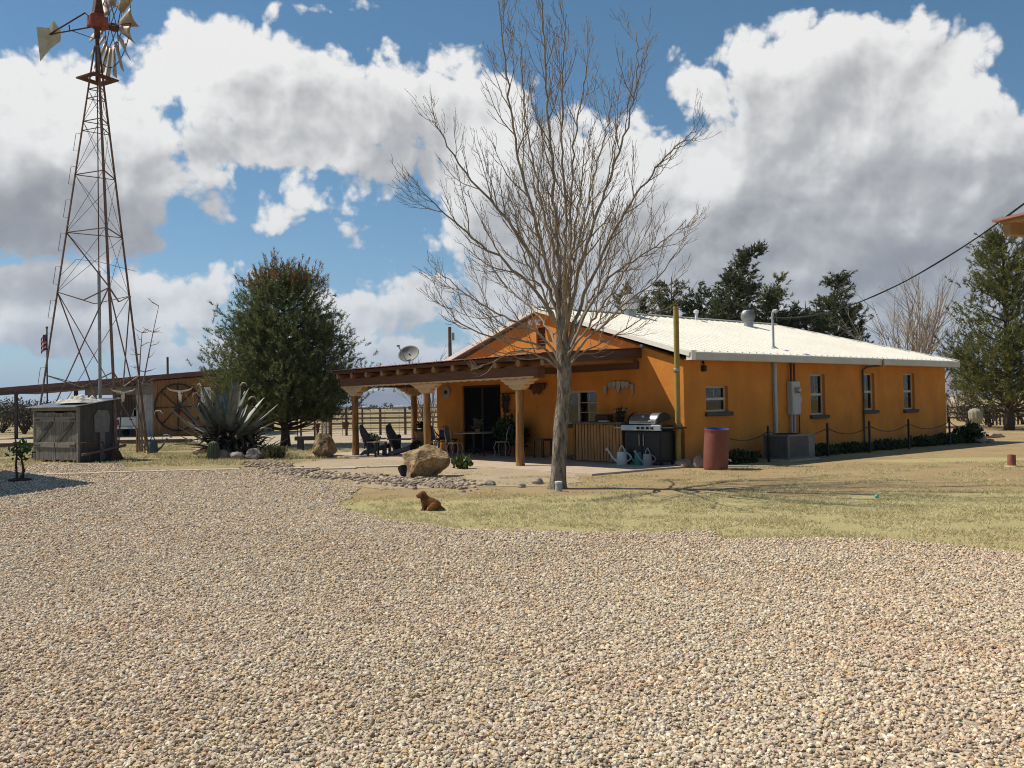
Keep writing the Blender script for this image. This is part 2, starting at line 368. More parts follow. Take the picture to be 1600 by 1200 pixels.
def dup(o, loc=None, rz=None, label=None, parent=None, scale=None):
    c = o.copy(); COL.objects.link(c)
    if parent: c.parent = parent
    if loc is not None: c.location = loc
    if rz is not None: c.rotation_euler = (0, 0, rz)
    if scale is not None: c.scale = (scale,)*3
    if label: c['label'] = label
    for ch in [x for x in o.children]: dup(ch, parent=c)
    return c
def tri_mesh(name, V, Fc, m, parent=None, loc=None, rz=0., smooth=False):
    me = bpy.data.meshes.new(name); me.from_pydata(V.tolist() if hasattr(V, 'tolist') else V, [], Fc.tolist() if hasattr(Fc, 'tolist') else Fc)
    me.materials.append(MT[m] if isinstance(m, str) else m)
    if smooth: me.shade_smooth()
    me.update(); o = bpy.data.objects.new(name, me); COL.objects.link(o)
    if parent: o.parent = parent
    if loc is not None: o.location = loc
    o.rotation_euler = (0, 0, rz)
    return o
def struct(o): o['kind'] = 'structure'; return o
# ------------------------------------------------------------------ camera, sun, sky
def setup_camera():
    cd = bpy.data.cameras.new('camera'); cam = bpy.data.objects.new('camera', cd); COL.objects.link(cam)
    cd.sensor_fit = 'HORIZONTAL'; cd.sensor_width = 36; cd.lens = F/1600*36; cd.clip_end = 60000; cd.clip_start = .05
    cam.matrix_world = Matrix.Translation(CO) @ CAMM.to_4x4(); S.camera = cam
    S.view_settings.view_transform = 'Standard'; S.view_settings.look = 'None'; S.view_settings.exposure = .12; S.view_settings.gamma = 1
    S.render.resolution_x = 1024; S.render.resolution_y = 768
    S.cycles.max_bounces = 6; S.cycles.diffuse_bounces = 3; S.cycles.transparent_max_bounces = 12
    S.cycles.volume_bounces = 0; S.cycles.caustics_reflective = False; S.cycles.caustics_refractive = False
    S.cycles.sample_clamp_indirect = 6; S.cycles.use_denoising = True; S.cycles.denoising_prefilter = 'NONE'; S.cycles.filter_width = 1.05; S.cycles.use_adaptive_sampling = True; S.cycles.adaptive_threshold = .02
    sd = bpy.data.lights.new('sun', 'SUN'); sd.energy = 5.0; sd.angle = R_(.53); sd.color = (1, .925, .80)
    sun = bpy.data.objects.new('sun', sd); COL.objects.link(sun)
    d = SUNAZ*math.cos(SUNEL) + Vector((0, 0, math.sin(SUNEL)))
    sun.rotation_euler = d.to_track_quat('Z', 'Y').to_euler(); sun.location = d*50
# clouds as masses on the sky: photo-pixel centre, radii, brightness at foot and at top
CLOUDS = [(30,205,150,108,.5,1.05),(140,185,105,85,.55,1.05),(225,215,90,50,.6,1.0),(75,335,205,80,.12,.55),(215,270,130,62,.45,.85),(20,115,60,28,.8,1.1),
 (325,85,85,68,.7,1.1),(250,95,60,45,.7,1.05),(395,135,125,85,.55,1.05),(500,160,150,82,.5,1.05),(610,178,140,78,.48,1.05),(700,175,110,80,.5,1.05),(765,185,90,95,.55,1.05),
 (420,225,190,50,.45,.8),(600,250,135,38,.42,.72),(322,287,42,30,.65,1.05),(335,338,34,24,.6,.95),
 (480,318,66,34,.6,1.15),(535,345,38,24,.6,1.1),(425,352,46,16,.6,.9),(260,462,140,46,.55,1.05),(70,450,150,60,.35,.7),(335,450,46,32,.65,1.1),(130,510,240,50,.5,.9),
 (580,492,150,40,.55,1.0),(690,450,100,45,.5,1.0),(655,375,52,18,.65,.85),(450,560,300,40,.6,.9),
 (800,290,150,150,.5,.95),(935,245,95,95,.55,1.08),(880,420,190,130,.5,.82),(1050,400,160,180,.42,.85),(1075,140,58,55,.65,1.1),(1120,165,75,60,.6,1.0),
 (1190,125,95,75,.55,1.08),(1325,105,150,85,.5,1.1),(1430,115,100,80,.5,1.1),(1290,215,230,110,.42,.92),(1495,205,110,75,.42,1.05),
 (1600,225,90,62,.4,1.0),(1250,350,330,105,.32,.66),(1530,360,240,150,.27,.56),(1185,225,60,35,.85,1.25),(1380,190,70,45,.75,1.1),(1130,270,80,45,.7,1.05),(1450,300,90,30,.65,.9),(1150,310,110,50,.55,.9),(1330,300,140,30,.5,.8),(1300,440,420,85,.33,.5),(1130,510,420,90,.55,.85),
 (1520,520,260,90,.5,.75),(625,88,50,11,.75,.85),(470,16,45,8,.75,.85),(548,10,30,9,.8,.95),(1588,158,45,20,.7,.95),(350,612,420,24,.72,.86),(1150,600,500,34,.68,.84)]
def setup_world():
    w = bpy.data.worlds.new('World'); S.world = w; w.use_nodes = True
    t = NT(w.node_tree); w.node_tree.nodes.clear()
    out = t.n('ShaderNodeOutputWorld')
    sky = t.n('ShaderNodeTexSky', sky_type='NISHITA'); sky.sun_disc = False; sky.sun_elevation = SUNEL
    sky.sun_rotation = math.atan2(SUNAZ.x, SUNAZ.y); sky.altitude = 1300; sky.air_density = 1.0; sky.dust_density = .15; sky.ozone_density = 2.2
    skc = t.n('ShaderNodeHueSaturation', {'Hue': .488, 'Saturation': 1.15, 'Value': 1.0, 'Color': sky.outputs[0]}).outputs[0]
    bg1 = t.n('ShaderNodeBackground', {'Color': skc, 'Strength': .088})
    dirv = t.n('ShaderNodeTexCoord').outputs['Generated']
    sp = t.n('ShaderNodeSeparateXYZ', {0: dirv})
    az = t.math('ARCTAN2', sp.outputs[0], sp.outputs[1])
    el = t.math('ARCSINE', sp.outputs[2])
    base = t.n('ShaderNodeCombineXYZ', {0: az, 1: el, 2: 0.0}).outputs[0]
    N2 = lambda vec, sc, det, ro, **k: t.n('ShaderNodeTexNoise', {'Vector': vec, 'Scale': sc, 'Detail': det, 'Roughness': ro}, noise_dimensions='2D', **k)
    wn = N2(base, 9, 2, .5).outputs['Color']
    wv = t.vm('SCALE', t.vm('SUBTRACT', wn, (.5, .5, .5)).outputs[0]); wv.inputs['Scale'].default_value = .028
    p = t.vm('ADD', base, wv.outputs[0]).outputs[0]
    V2 = lambda vec, det: t.n('ShaderNodeTexVoronoi', {'Vector': vec, 'Scale': 20, 'Detail': det, 'Roughness': .5, 'Lacunarity': 2.4}, feature='F1', voronoi_dimensions='2D', normalize=True).outputs['Distance']
    puffs = [V2(p, 2.0), V2(t.vm('ADD', p, (.006, -.012, 0)).outputs[0], 2.0)]
    lump = [t.n('ShaderNodeTexVoronoi', {'Vector': v, 'Scale': 8.5, 'Detail': 1.0, 'Roughness': .45, 'Lacunarity': 2.1}, feature='F1', voronoi_dimensions='2D', normalize=True).outputs['Distance'] for v in (p, t.vm('ADD', p, (.012, -.022, 0)).outputs[0])]
    fine = N2(p, 45, 4, .62).outputs['Fac']
    soft = N2(p, 8, 4, .55).outputs['Fac']
    K = 80.0
    W = None; WB = None
    blobs = [list(b) for b in CLOUDS]
    def ae(x, y):
        d = ray(x, y).normalized(); return math.atan2(d.x, d.y), math.asin(d.z)
    bl = [(*ae(b[0], b[1]), b[2]/F, b[3]/F, b[4], b[5]) for b in blobs]
    r2 = random.Random(3)
    for i in range(5):
        bl.append((math.copysign(r2.uniform(1.0, 3.0), r2.uniform(-1, 1)), r2.uniform(.12, .8), r2.uniform(.15, .35), r2.uniform(.06, .13), .5, .95))  # unseen clouds added outside the view for the ambient light
    def vmad(a, b, c):
        nd = t.n('ShaderNodeVectorMath', operation='MULTIPLY_ADD')
        for i, v in enumerate((a, b, c)):
            if isinstance(v, bpy.types.NodeSocket): t.link(v, nd.inputs[i])
            else: nd.inputs[i].default_value = v
        return nd.outputs[0]
    pn = p
    for i_, (a0, e0, ra, re, b0, b1) in enumerate(bl):
        if i_ % 4 == 0 and W is not None:      # keeps the chain sequential for the shader compiler
            pn = vmad(W, (1e-9,)*3, p)
        d = vmad(pn, (1/ra, 1/re, 0), (-a0/ra, -e0/re, 0))
        ln = t.vm('LENGTH', d).outputs['Value']
        rr = math.sqrt(ra*re)
        wgt = t.math('EXPONENT', t.math('MULTIPLY_ADD', ln, -rr*K, rr*K))
        W = vmad(vmad(d, (0, (b1-b0)*.5, 0), (1, (b0+b1)*.5, 0)), wgt, W if W is not None else (0, 0, 0))
    ws = t.n('ShaderNodeSeparateXYZ', {0: W}); W, WB = ws.outputs[0], ws.outputs[1]
    field = t.math('DIVIDE', t.math('LOGARITHM', t.math('ADD', W, 1e-18), math.e), K)
    shade = t.math('DIVIDE', WB, t.math('ADD', W, 1e-18))
    puff = t.math('SUBTRACT', .30, puffs[0])
    dens = t.math('ADD', field, t.math('MULTIPLY', puff, .085))
    dens = t.math('ADD', dens, t.math('MULTIPLY_ADD', fine, .030, -.015))
    dens = t.math('ADD', dens, t.math('MULTIPLY_ADD', soft, .05, -.036))
    mr = t.n('ShaderNodeMapRange', {'Value': dens, 'From Min': -.002, 'From Max': .015, 'To Min': 0., 'To Max': 1.}, interpolation_type='SMOOTHSTEP')
    alpha = mr.outputs[0]
    low = t.n('ShaderNodeMapRange', {'Value': el, 'From Min': .0, 'From Max': .05, 'To Min': .8, 'To Max': 1.}).outputs[0]
    alpha = t.math('MULTIPLY', alpha, low)
    rel = t.math('MULTIPLY', t.math('SUBTRACT', puffs[1], puffs[0]), .55)
    b = t.math('ADD', shade, rel)
    b = t.math('ADD', b, t.math('MULTIPLY', t.math('SUBTRACT', lump[1], lump[0]), .85))
    b = t.math('ADD', b, t.math('MULTIPLY_ADD', soft, .46, -.19))
    b = t.math('ADD', b, t.math('MULTIPLY_ADD', fine, .07, -.025))
    edge = t.math('MULTIPLY', t.math('MULTIPLY_ADD', dens, -14, 1.0, True), .16)
    b = t.math('ADD', b, edge, clamp=True)
    col = t.ramp(b, [(0, (.235, .235, .250, 1)), (.38, (.36, .358, .368, 1)), (.68, (.58, .575, .57, 1)), (.88, (.86, .85, .83, 1)), (1, (1.0, .985, .955, 1))])
    bg2 = t.n('ShaderNodeBackground', {'Color': col, 'Strength': .84})
    mx = t.n('ShaderNodeMixShader', {0: alpha, 1: bg1.outputs[0], 2: bg2.outputs[0]})
    t.link(mx.outputs[0], out.inputs[0])
    w.cycles.sampling_method = 'MANUAL'; w.cycles.sample_map_resolution = 512

# ------------------------------------------------------------------ ground
def wob(poly, step, amp, seed):
    from mathutils import noise
    out = []
    for i, p in enumerate(poly):
        q = poly[(i+1) % len(poly)]; n = max(1, int((Vector(q)-Vector(p)).length/step))
        for k in range(n):
            v = Vector(p).lerp(Vector(q), k/n)
            v += Vector((noise.noise(Vector((v.x*1.1, v.y*1.1, seed))), noise.noise(Vector((v.x*1.1+9, v.y*1.1, seed))), 0))*amp
            v += Vector((noise.noise(Vector((v.x*4, v.y*4, seed))), noise.noise(Vector((v.x*4+9, v.y*4, seed))), 0))*amp*.4
            out.append(v)
    return out
def sheet(name, poly, z, m, step=.25, amp=.12, seed=1.):
    pts = wob([Vector((p[0], p[1], 0)) for p in poly], step, amp, seed)
    b = MB(); b.add([(p.x, p.y, z) for p in pts], [tuple(range(len(pts)))])
    o = b.build(name, m, recalc=False)
    me = o.data
    if me.polygons[0].normal.z < 0: me.flip_normals()
    return struct(o), np.array([(p.x, p.y) for p in pts])
def inside(P, poly):
    x, y = P[:, 0], P[:, 1]; c = np.zeros(len(P), bool); n = len(poly)
    for i in range(n):
        x1, y1 = poly[i]; x2, y2 = poly[(i+1) % n]
        k = ((y1 > y) != (y2 > y))
        c ^= k & (x < (x2-x1)*(y-y1)/((y2-y1) if y2 != y1 else 1e-9)+x1)
    return c
G = lambda x, y: tuple(gp(x, y)[:2])
def ground_mats():
    # far plain / general ground
    m, t, p = base_mat('dry_plain_ground')
    tc = t.n('ShaderNodeTexCoord').outputs['Object']
    n1 = t.n('ShaderNodeTexNoise', {'Vector': tc, 'Scale': .12, 'Detail': 8, 'Roughness': .65}).outputs['Fac']
    n2 = t.n('ShaderNodeTexNoise', {'Vector': tc, 'Scale': 5, 'Detail': 6, 'Roughness': .7}).outputs['Fac']
    col = t.ramp(n1, [(.3, (.21, .165, .088, 1)), (.5, (.31, .25, .13, 1)), (.7, (.39, .315, .17, 1))])
    col = t.mix(t.math('MULTIPLY_ADD', n2, 5, -2.5, True), col, (.17, .12, .065, 1))
    n4 = t.n('ShaderNodeTexNoise', {'Vector': tc, 'Scale': .8, 'Detail': 6, 'Roughness': .7}).outputs['Fac']
    col = t.mix(t.math('MULTIPLY_ADD', n4, 5, -2.6, True), col, (.36, .25, .14, 1))
    n5 = t.n('ShaderNodeTexNoise', {'Vector': tc, 'Scale': 24, 'Detail': 4, 'Roughness': .7}).outputs['Fac']
    col = t.mix(t.math('MULTIPLY_ADD', n5, 5, -3.0, True), col, (.50, .42, .24, 1))
    t.link(col, p.inputs['Base Color']); p.inputs['Roughness'].default_value = .95; p.inputs['Specular IOR Level'].default_value = .1
    t.link(t.n('ShaderNodeBump', {'Height': n2, 'Strength': .6, 'Distance': .05}).outputs[0], p.inputs['Normal'])
    MT['plain'] = m
    stones = [(0, (.58, .485, .345, 1)), (.18, (.68, .58, .41, 1)), (.32, (.60, .46, .37, 1)), (.45, (.78, .69, .51, 1)), (.58, (.46, .40, .32, 1)),
              (.67, (.66, .47, .27, 1)), (.76, (.56, .49, .41, 1)), (.86, (.80, .73, .60, 1)), (.94, (.27, .20, .15, 1))]
    # gravel bed under and beyond the loose stones
    for nm, sc, dark in (('gravel_bed_mat', 34, 1.0), ('fine_gravel_mat', 55, .95)):
        m, t, p = base_mat(nm)
        tc = t.n('ShaderNodeTexCoord').outputs['Object']
        v = t.n('ShaderNodeTexVoronoi', {'Vector': tc, 'Scale': sc, 'Randomness': 1.}, voronoi_dimensions='2D')
        r = t.n('ShaderNodeSeparateColor', {0: v.outputs['Color']}).outputs[0]
        col = t.ramp(r, stones, 'CONSTANT')
        big = t.n('ShaderNodeTexNoise', {'Vector': tc, 'Scale': .5, 'Detail': 5, 'Roughness': .65}).outputs['Fac']
        if nm == 'fine_gravel_mat': col = t.mix(.6, col, (.40, .30, .18, 1))
        else: col = t.mix(1.0, col, (.78, .77, .75, 1), 'MULTIPLY')  # stone colours lowered to stand in for the stones shadowing each other
        col = t.mix(t.math('MULTIPLY_ADD', big, 2.0, -.75, True), col, t.mix(1.0, col, (.80, .74, .66, 1), 'MULTIPLY'))
        gap_shade = t.math('MULTIPLY_ADD', v.outputs['Distance'], 2.6, -1.15, True)
        col = t.mix(t.math('MULTIPLY', gap_shade, .55), col, (.20, .155, .11, 1))  # shade between the stones painted into the colour
        t.link(col, p.inputs['Base Color']); p.inputs['Roughness'].default_value = .9; p.inputs['Specular IOR Level'].default_value = .15
        h = t.math('MULTIPLY', v.outputs['Distance'], -1.0)
        t.link(t.n('ShaderNodeBump', {'Height': h, 'Strength': .8, 'Distance': .014}).outputs[0], p.inputs['Normal'])
        MT[nm] = m
    m, t, p = base_mat('loose_pebble')
    ri = t.n('ShaderNodeObjectInfo').outputs['Random']
    col = t.ramp(ri, stones, 'CONSTANT')
    tc = t.n('ShaderNodeTexCoord').outputs['Object']
    nz = t.n('ShaderNodeTexNoise', {'Vector': tc, 'Scale': 2.5, 'Detail': 4}).outputs['Fac']
    col = t.mix(t.math('MULTIPLY_ADD', nz, 2.4, -.9, True), col, t.mix(1., col, (.78, .70, .62, 1), 'MULTIPLY'))
    loc = t.n('ShaderNodeObjectInfo').outputs['Location']
    pn = t.n('ShaderNodeTexNoise', {'Vector': loc, 'Scale': .55, 'Detail': 5, 'Roughness': .65}).outputs['Fac']
    col = t.mix(t.math('MULTIPLY_ADD', pn, 5, -2.3, True), col, t.mix(1., col, (1.0, .925, .90, 1), 'MULTIPLY'))
    pm = t.n('ShaderNodeTexNoise', {'Vector': t.vm('ADD', loc, (31., 7., 0)).outputs[0], 'Scale': .32, 'Detail': 6, 'Roughness': .7}).outputs['Fac']
    col = t.mix(t.math('MULTIPLY_ADD', pm, 6, -3.1, True), col, t.mix(1., col, (.88, .86, .82, 1), 'MULTIPLY'))
    t.link(col, p.inputs['Base Color']); p.inputs['Roughness'].default_value = .85; p.inputs['Specular IOR Level'].default_value = .2
    MT['pebble'] = m
    # yard: dirt with worn, dry and green grass
    m, t, p = base_mat('worn_lawn')
    tc = t.n('ShaderNodeTexCoord').outputs['Object']
    n1 = t.n('ShaderNodeTexNoise', {'Vector': tc, 'Scale': .55, 'Detail': 7, 'Roughness': .68}).outputs['Fac']
    n2 = t.n('ShaderNodeTexNoise', {'Vector': tc, 'Scale': 7, 'Detail': 7, 'Roughness': .75}).outputs['Fac']
    n3 = t.n('ShaderNodeTexNoise', {'Vector': tc, 'Scale': 38, 'Detail': 4, 'Roughness': .7}).outputs['Fac']
    dirt = t.ramp(n1, [(.3, (.30, .21, .11, 1)), (.55, (.38, .28, .145, 1)), (.75, (.43, .33, .18, 1))])
    dry = t.ramp(n3, [(.3, (.34, .27, .13, 1)), (.6, (.52, .44, .22, 1)), (.8, (.60, .52, .30, 1))])
    grn = t.ramp(n3, [(.25, (.26, .235, .10, 1)), (.55, (.44, .395, .19, 1)), (.8, (.56, .50, .28, 1))])
    g = None
    for (cx, cy), rx_, ry_ in LAWN_PATCH:
        d = t.vm('MULTIPLY', t.vm('SUBTRACT', tc, (cx, cy, 0)).outputs[0], (1/rx_, 1/ry_, 0)).outputs[0]
        f = t.math('SUBTRACT', 1.15, t.vm('LENGTH', d).outputs['Value'], clamp=True)
        g = f if g is None else t.math('MAXIMUM', g, f)
    gm = t.math('MULTIPLY', g, 1.5, clamp=True)
    k1 = t.math('MULTIPLY_ADD', t.math('ADD', t.math('ADD', n1, t.math('MULTIPLY', n2, .8)), t.math('MULTIPLY', gm, 1.1)), 2.6, -3.15, True)
    col = t.mix(k1, dirt, dry)
    k2 = t.math('MULTIPLY', t.math('MULTIPLY_ADD', t.math('ADD', n2, t.math('MULTIPLY', n1, .7)), 4, -3.0, True), t.math('MULTIPLY_ADD', gm, 1.25, -.25, True))
    col = t.mix(k2, col, grn)
    t.link(col, p.inputs['Base Color']); p.inputs['Roughness'].default_value = .95; p.inputs['Specular IOR Level'].default_value = .1
    t.link(t.n('ShaderNodeBump', {'Height': t.math('ADD', n3, n2), 'Strength': .8, 'Distance': .03}).outputs[0], p.inputs['Normal'])
    MT['lawn'] = m
    MT['grass_blade'] = leaf_mat('short_dry_grass', (.37, .33, .145, 1), (.56, .495, .27, 1), (.70, .62, .42, 1), 1.5, .8, .25)
    MT['hill'] = mat('far_mountain_rock', (.16, .12, .09, 1), (.24, .18, .13, 1), .0012, .95, detail=8, lo=.4, hi=.6)
LAWN_PATCH = [(G(830, 800), 6.2, 2.6), (G(1120, 815), 3.6, 1.6), (G(1560, 800), 4.5, 3.2), (G(1490, 719), 2.2, .9), (G(1350, 790), 2.6, 1.6), (G(1590, 850), 3.2, 1.6), (G(1250, 835), 3., 1.)]
def build_ground():
    ground_mats()
    b = MB(); n = 64
    ring = [0, 60, 300, 1500, 5000, 10500]
    vs = [(0, 0, 0)]; fs = []
    for r in ring[1:]:
        vs += [(r*math.cos(2*PI*k/n), r*math.sin(2*PI*k/n), 0) for k in range(n)]
    fs += [(0, 1+k, 1+(k+1) % n) for k in range(n)]
    for i in range(len(ring)-2):
        fs += [(1+i*n+k, 1+(i+1)*n+k, 1+(i+1)*n+(k+1) % n, 1+i*n+(k+1) % n) for k in range(n)]
    b.add(vs, fs); struct(b.build('ground', 'plain', recalc=False))
    lawn = [G(380, 735), G(420, 722), G(540, 716), G(700, 700), G(900, 676), G(1480, 655), (60, 58), (60, 10), (12, 6), G(1600, 900), G(1300, 870), G(1000, 860), G(600, 840), G(500, 800)]
    sheet('lawn', lawn, .006, 'lawn', .4, .3, 2.)
    back = [G(-300, 699), G(0, 697), G(120, 695), G(300, 692), G(420, 700), G(560, 703), G(760, 700), G(800, 676), G(640, 673), G(470, 673), G(300, 680), G(0, 683), G(-300, 684)]
    sheet('gravel_drive', back, .009, 'gravel_bed_mat', .8, .35, 5.)
    bed = [G(405, 736), G(440, 726), G(480, 722), G(540, 717), G(690, 719), G(800, 727), G(900, 742), G(905, 754), G(860, 760), G(720, 762), G(600, 765), G(500, 756)]
    sheet('fine_gravel_bed', bed, .012, 'fine_gravel_mat', .2, .12, 8.)
    grav = [G(-500, 742), G(-150, 736), G(0, 734), G(60, 725), G(185, 725), G(205, 735), G(400, 734), G(445, 740), G(500, 752), G(560, 764), G(540, 778), G(528, 796), G(600, 812), G(700, 827),
            G(850, 833), G(1000, 835), G(1100, 832), G(1135, 846), G(1300, 843), G(1400, 846), G(1500, 856), G(1600, 868), G(1900, 890), (13, 2), (13, -9), (-16, -9), (-22, 12)]
    _, poly = sheet('gravel', grav, .016, 'gravel_bed_mat', .22, .14, 11.)
    # loose stones lying on the gravel
    N = 1250000
    r = nrg.random(N); D = 3.3 + 27.7*r
    X = (nrg.random(N)*2-1)*D*.76
    P = np.stack([X, D], 1)
    dens = np.where(D < 7.5, 3200, np.where(D < 11, 2300*(7.5/D)**1.6, 1250*(11/D)**2.2))
    # number density of the proposal
    prop = N/(27.7*1.52*D)
    keep = nrg.random(N) < dens/prop
    P = P[keep]; P = P[inside(P, poly)]
    # a few strays past the edge
    st = np.stack([nrg.uniform(-8, 9, 9000), nrg.uniform(10, 16, 9000)], 1)
    j = inside(st, poly); d = nrg.normal(0, .16, st.shape)
    st2 = st[j]+d[j]; st2 = st2[~inside(st2, poly)]
    P = np.concatenate([P, st2])
    sc = (.0058 + .0095*nrg.random(len(P))**2.6)*np.clip((P[:, 1]/9.)**.55, .95, 1.75)
    V = np.zeros((len(P), 3)); V[:, :2] = P; V[:, 2] = .016 + sc*.35 + nrg.random(len(P))*.006
    me = bpy.data.meshes.new('gravel_stones'); me.from_pydata(V.tolist(), [], [])
    a = me.attributes.new('sc', 'FLOAT', 'POINT'); a.data.foreach_set('value', sc.astype(np.float32))
    o = bpy.data.objects.new('gravel_stones', me); COL.objects.link(o); tag(o, kind='stuff'); me.materials.append(MT['pebble'])
    g = bpy.data.node_groups.new('scatter_stones', 'GeometryNodeTree')
    g.interface.new_socket('Geometry', in_out='INPUT', socket_type='NodeSocketGeometry'); g.interface.new_socket('Geometry', in_out='OUTPUT', socket_type='NodeSocketGeometry')
    t = NT(g); gi = t.n('NodeGroupInput'); go = t.n('NodeGroupOutput')
    join = t.n('GeometryNodeJoinGeometry')
    for k in range(4):
        ic = t.n('GeometryNodeMeshIcoSphere', {'Radius': 1.0, 'Subdivisions': 2})
        pos = t.n('GeometryNodeInputPosition').outputs[0]
        vz = t.n('ShaderNodeTexNoise', {'Vector': t.vm('ADD', pos, (k*5.3, k*2.1, 1.)).outputs[0], 'Scale': 1.1, 'Detail': 1}).outputs['Fac']
        kk = t.math('MULTIPLY_ADD', vz, 1.5, .25)
        scl = t.vm('SCALE', t.vm('MULTIPLY', pos, ((1.25, .95, .68), (1.45, .85, .68), (1.05, 1.0, .74), (1.3, 1.1, .58))[k]).outputs[0]); t.link(kk, scl.inputs['Scale'])
        sp_ = t.n('GeometryNodeSetPosition', {'Geometry': ic.outputs[0], 'Position': scl.outputs[0]})
        sm = t.n('GeometryNodeSetMaterial', {'Geometry': sp_.outputs[0]}); sm.inputs['Material'].default_value = MT['pebble']
        gti = t.n('GeometryNodeGeometryToInstance', {0: sm.outputs[0]})
        t.link(gti.outputs[0], join.inputs[0])
    rr = t.n('FunctionNodeRandomValue', data_type='FLOAT_VECTOR'); rr.inputs[0].default_value = (-.5, -.5, 0); rr.inputs[1].default_value = (.5, .5, 6.28)
    na = t.n('GeometryNodeInputNamedAttribute', data_type='FLOAT'); na.inputs[0].default_value = 'sc'
    ip = t.n('GeometryNodeInstanceOnPoints', {'Points': gi.outputs[0], 'Instance': join.outputs[0], 'Pick Instance': True, 'Rotation': rr.outputs[0], 'Scale': [s for s in na.outputs if s.enabled][0]})
    t.link(ip.outputs[0], go.inputs[0])
    md = o.modifiers.new('scatter', 'NODES'); md.node_group = g
    # short grass
    N = 150000
    P = np.stack([nrg.uniform(-4.5, 13, N), nrg.uniform(8.6, 22, N)], 1)
    k = np.zeros(N)
    for (cx, cy), rx_, ry_ in LAWN_PATCH:
        k = np.maximum(k, np.clip(1.2-np.sqrt(((P[:, 0]-cx)/rx_)**2+((P[:, 1]-cy)/ry_)**2), 0, 1))
    from mathutils import noise
    nz = np.array([noise.fractal(Vector((x*1.3, y*1.3, 3)), 1, 2, 3) for x, y in P])
    keep = (nrg.random(N) < np.clip(k*.55+.02+nz*.95, 0, 1)) & ~(inside(P, poly) & (nrg.random(N) > .05*(k > .35)))
    lawnp = np.array(lawn); keep &= inside(P, lawnp)
    lw = np.array([tuple(H(a, c)[:2]) for a, c in ((-4.3, -.7), (-4.0, 13), (20, 13), (20, -.9), (-.5, -.9))]); keep &= ~inside(P, lw)
    P = P[keep]
    Q = np.stack([nrg.uniform(-24, -6, 60000), nrg.uniform(26, 44, 60000)], 1)
    nz = np.array([noise.fractal(Vector((x*.7, y*.5, 9)), 1, 2, 4) for x, y in Q])
    hut = np.array([(-16.5, 30.6), (-14.1, 29.0), (-13.2, 30.4), (-15.5, 32.0)])
    Q = Q[(nrg.random(len(Q)) < .22+nz*.9) & ~inside(Q, poly) & ~inside(Q, np.array(back)) & ~inside(Q, hut)]
    P = np.concatenate([P, Q]); n = len(P)
    nb = 3
    V = np.zeros((n, nb, 3, 3)); tall = np.where(P[:, 0] < -5.5, 2.2, 1.0)
    for q in range(nb):
        a = nrg.random(n)*6.28; h = (.018+.028*nrg.random(n))*tall; w = (.004+.004*nrg.random(n))*tall; lean = nrg.normal(0, .03, (n, 2))
        bx = P[:, 0]+nrg.normal(0, .02, n); by = P[:, 1]+nrg.normal(0, .02, n)
        V[:, q, 0] = np.stack([bx-np.cos(a)*w, by-np.sin(a)*w, np.full(n, .006)], 1)
        V[:, q, 1] = np.stack([bx+np.cos(a)*w, by+np.sin(a)*w, np.full(n, .006)], 1)
        V[:, q, 2] = np.stack([bx+lean[:, 0], by+lean[:, 1], .006+h], 1)
    V = V.reshape(-1, 3); Fc = np.arange(len(V)).reshape(-1, 3)
    o = tri_mesh('short_grass', V, Fc, 'grass_blade'); tag(o, kind='stuff')
def build_mountains():
    from mathutils import noise
    def range_(name, D, a0, a1, hmax, seed, prof, depth=.35):
        b = MB(); n = 90; rows = 14
        vs = []
        for j in range(rows+1):
            tt = j/rows
            for i in range(n+1):
                s = i/n; a = a0+(a1-a0)*s
                d = D*(1+depth*tt)
                ridge = max(0, 1-abs(tt-.55)/.55)
                env = np.interp(s, [p[0] for p in prof], [p[1] for p in prof])
                x, y = d*math.sin(a), d*math.cos(a)
                z = hmax*env*ridge**.9*(1+.35*noise.fractal(Vector((x*.0011, y*.0011, seed)), 1, 2, 6)) + hmax*.10*ridge*noise.fractal(Vector((x*.004, y*.004, seed)), 1, 2, 4)
                vs.append((x, y, max(z, 0) if 0 < j < rows else 0.))
        fs = [(j*(n+1)+i, j*(n+1)+i+1, (j+1)*(n+1)+i+1, (j+1)*(n+1)+i) for j in range(rows) for i in range(n)]
        b.add(vs, fs); struct(b.build(name, 'hill', recalc=False, smooth=180))
    ang = lambda px: math.atan((px-800)/F)
    range_('mountain', 8800, ang(380), ang(860), 250, 3., [(0, 0), (.2, .45), (.36, .85), (.48, 1.), (.62, .8), (.8, .5), (1, 0)])
    range_('hills', 9000, ang(-160), ang(120), 150, 8., [(0, .2), (.4, .7), (.58, 1.), (.75, .5), (1, 0)])
    range_('hills', 8000, ang(1380), ang(1760), 230, 5., [(0, 0), (.3, .8), (.6, 1.), (1, .6)])
def build_haze():
    b = MB(); b.box(-11500, 11500, -11500, 13500, -1, 460)
    o = b.build('haze', []); m = bpy.data.materials.new('thin_haze'); m.use_nodes = True
    t = NT(m.node_tree); m.node_tree.nodes.clear()
    v = t.n('ShaderNodeVolumePrincipled', {'Color': (.50, .68, .95, 1), 'Density': 1.1e-4, 'Anisotropy': .1})
    t.n('ShaderNodeOutputMaterial', {'Volume': v.outputs[0]})
    o.data.materials.clear(); o.data.materials.append(m); tag(o, kind='stuff')
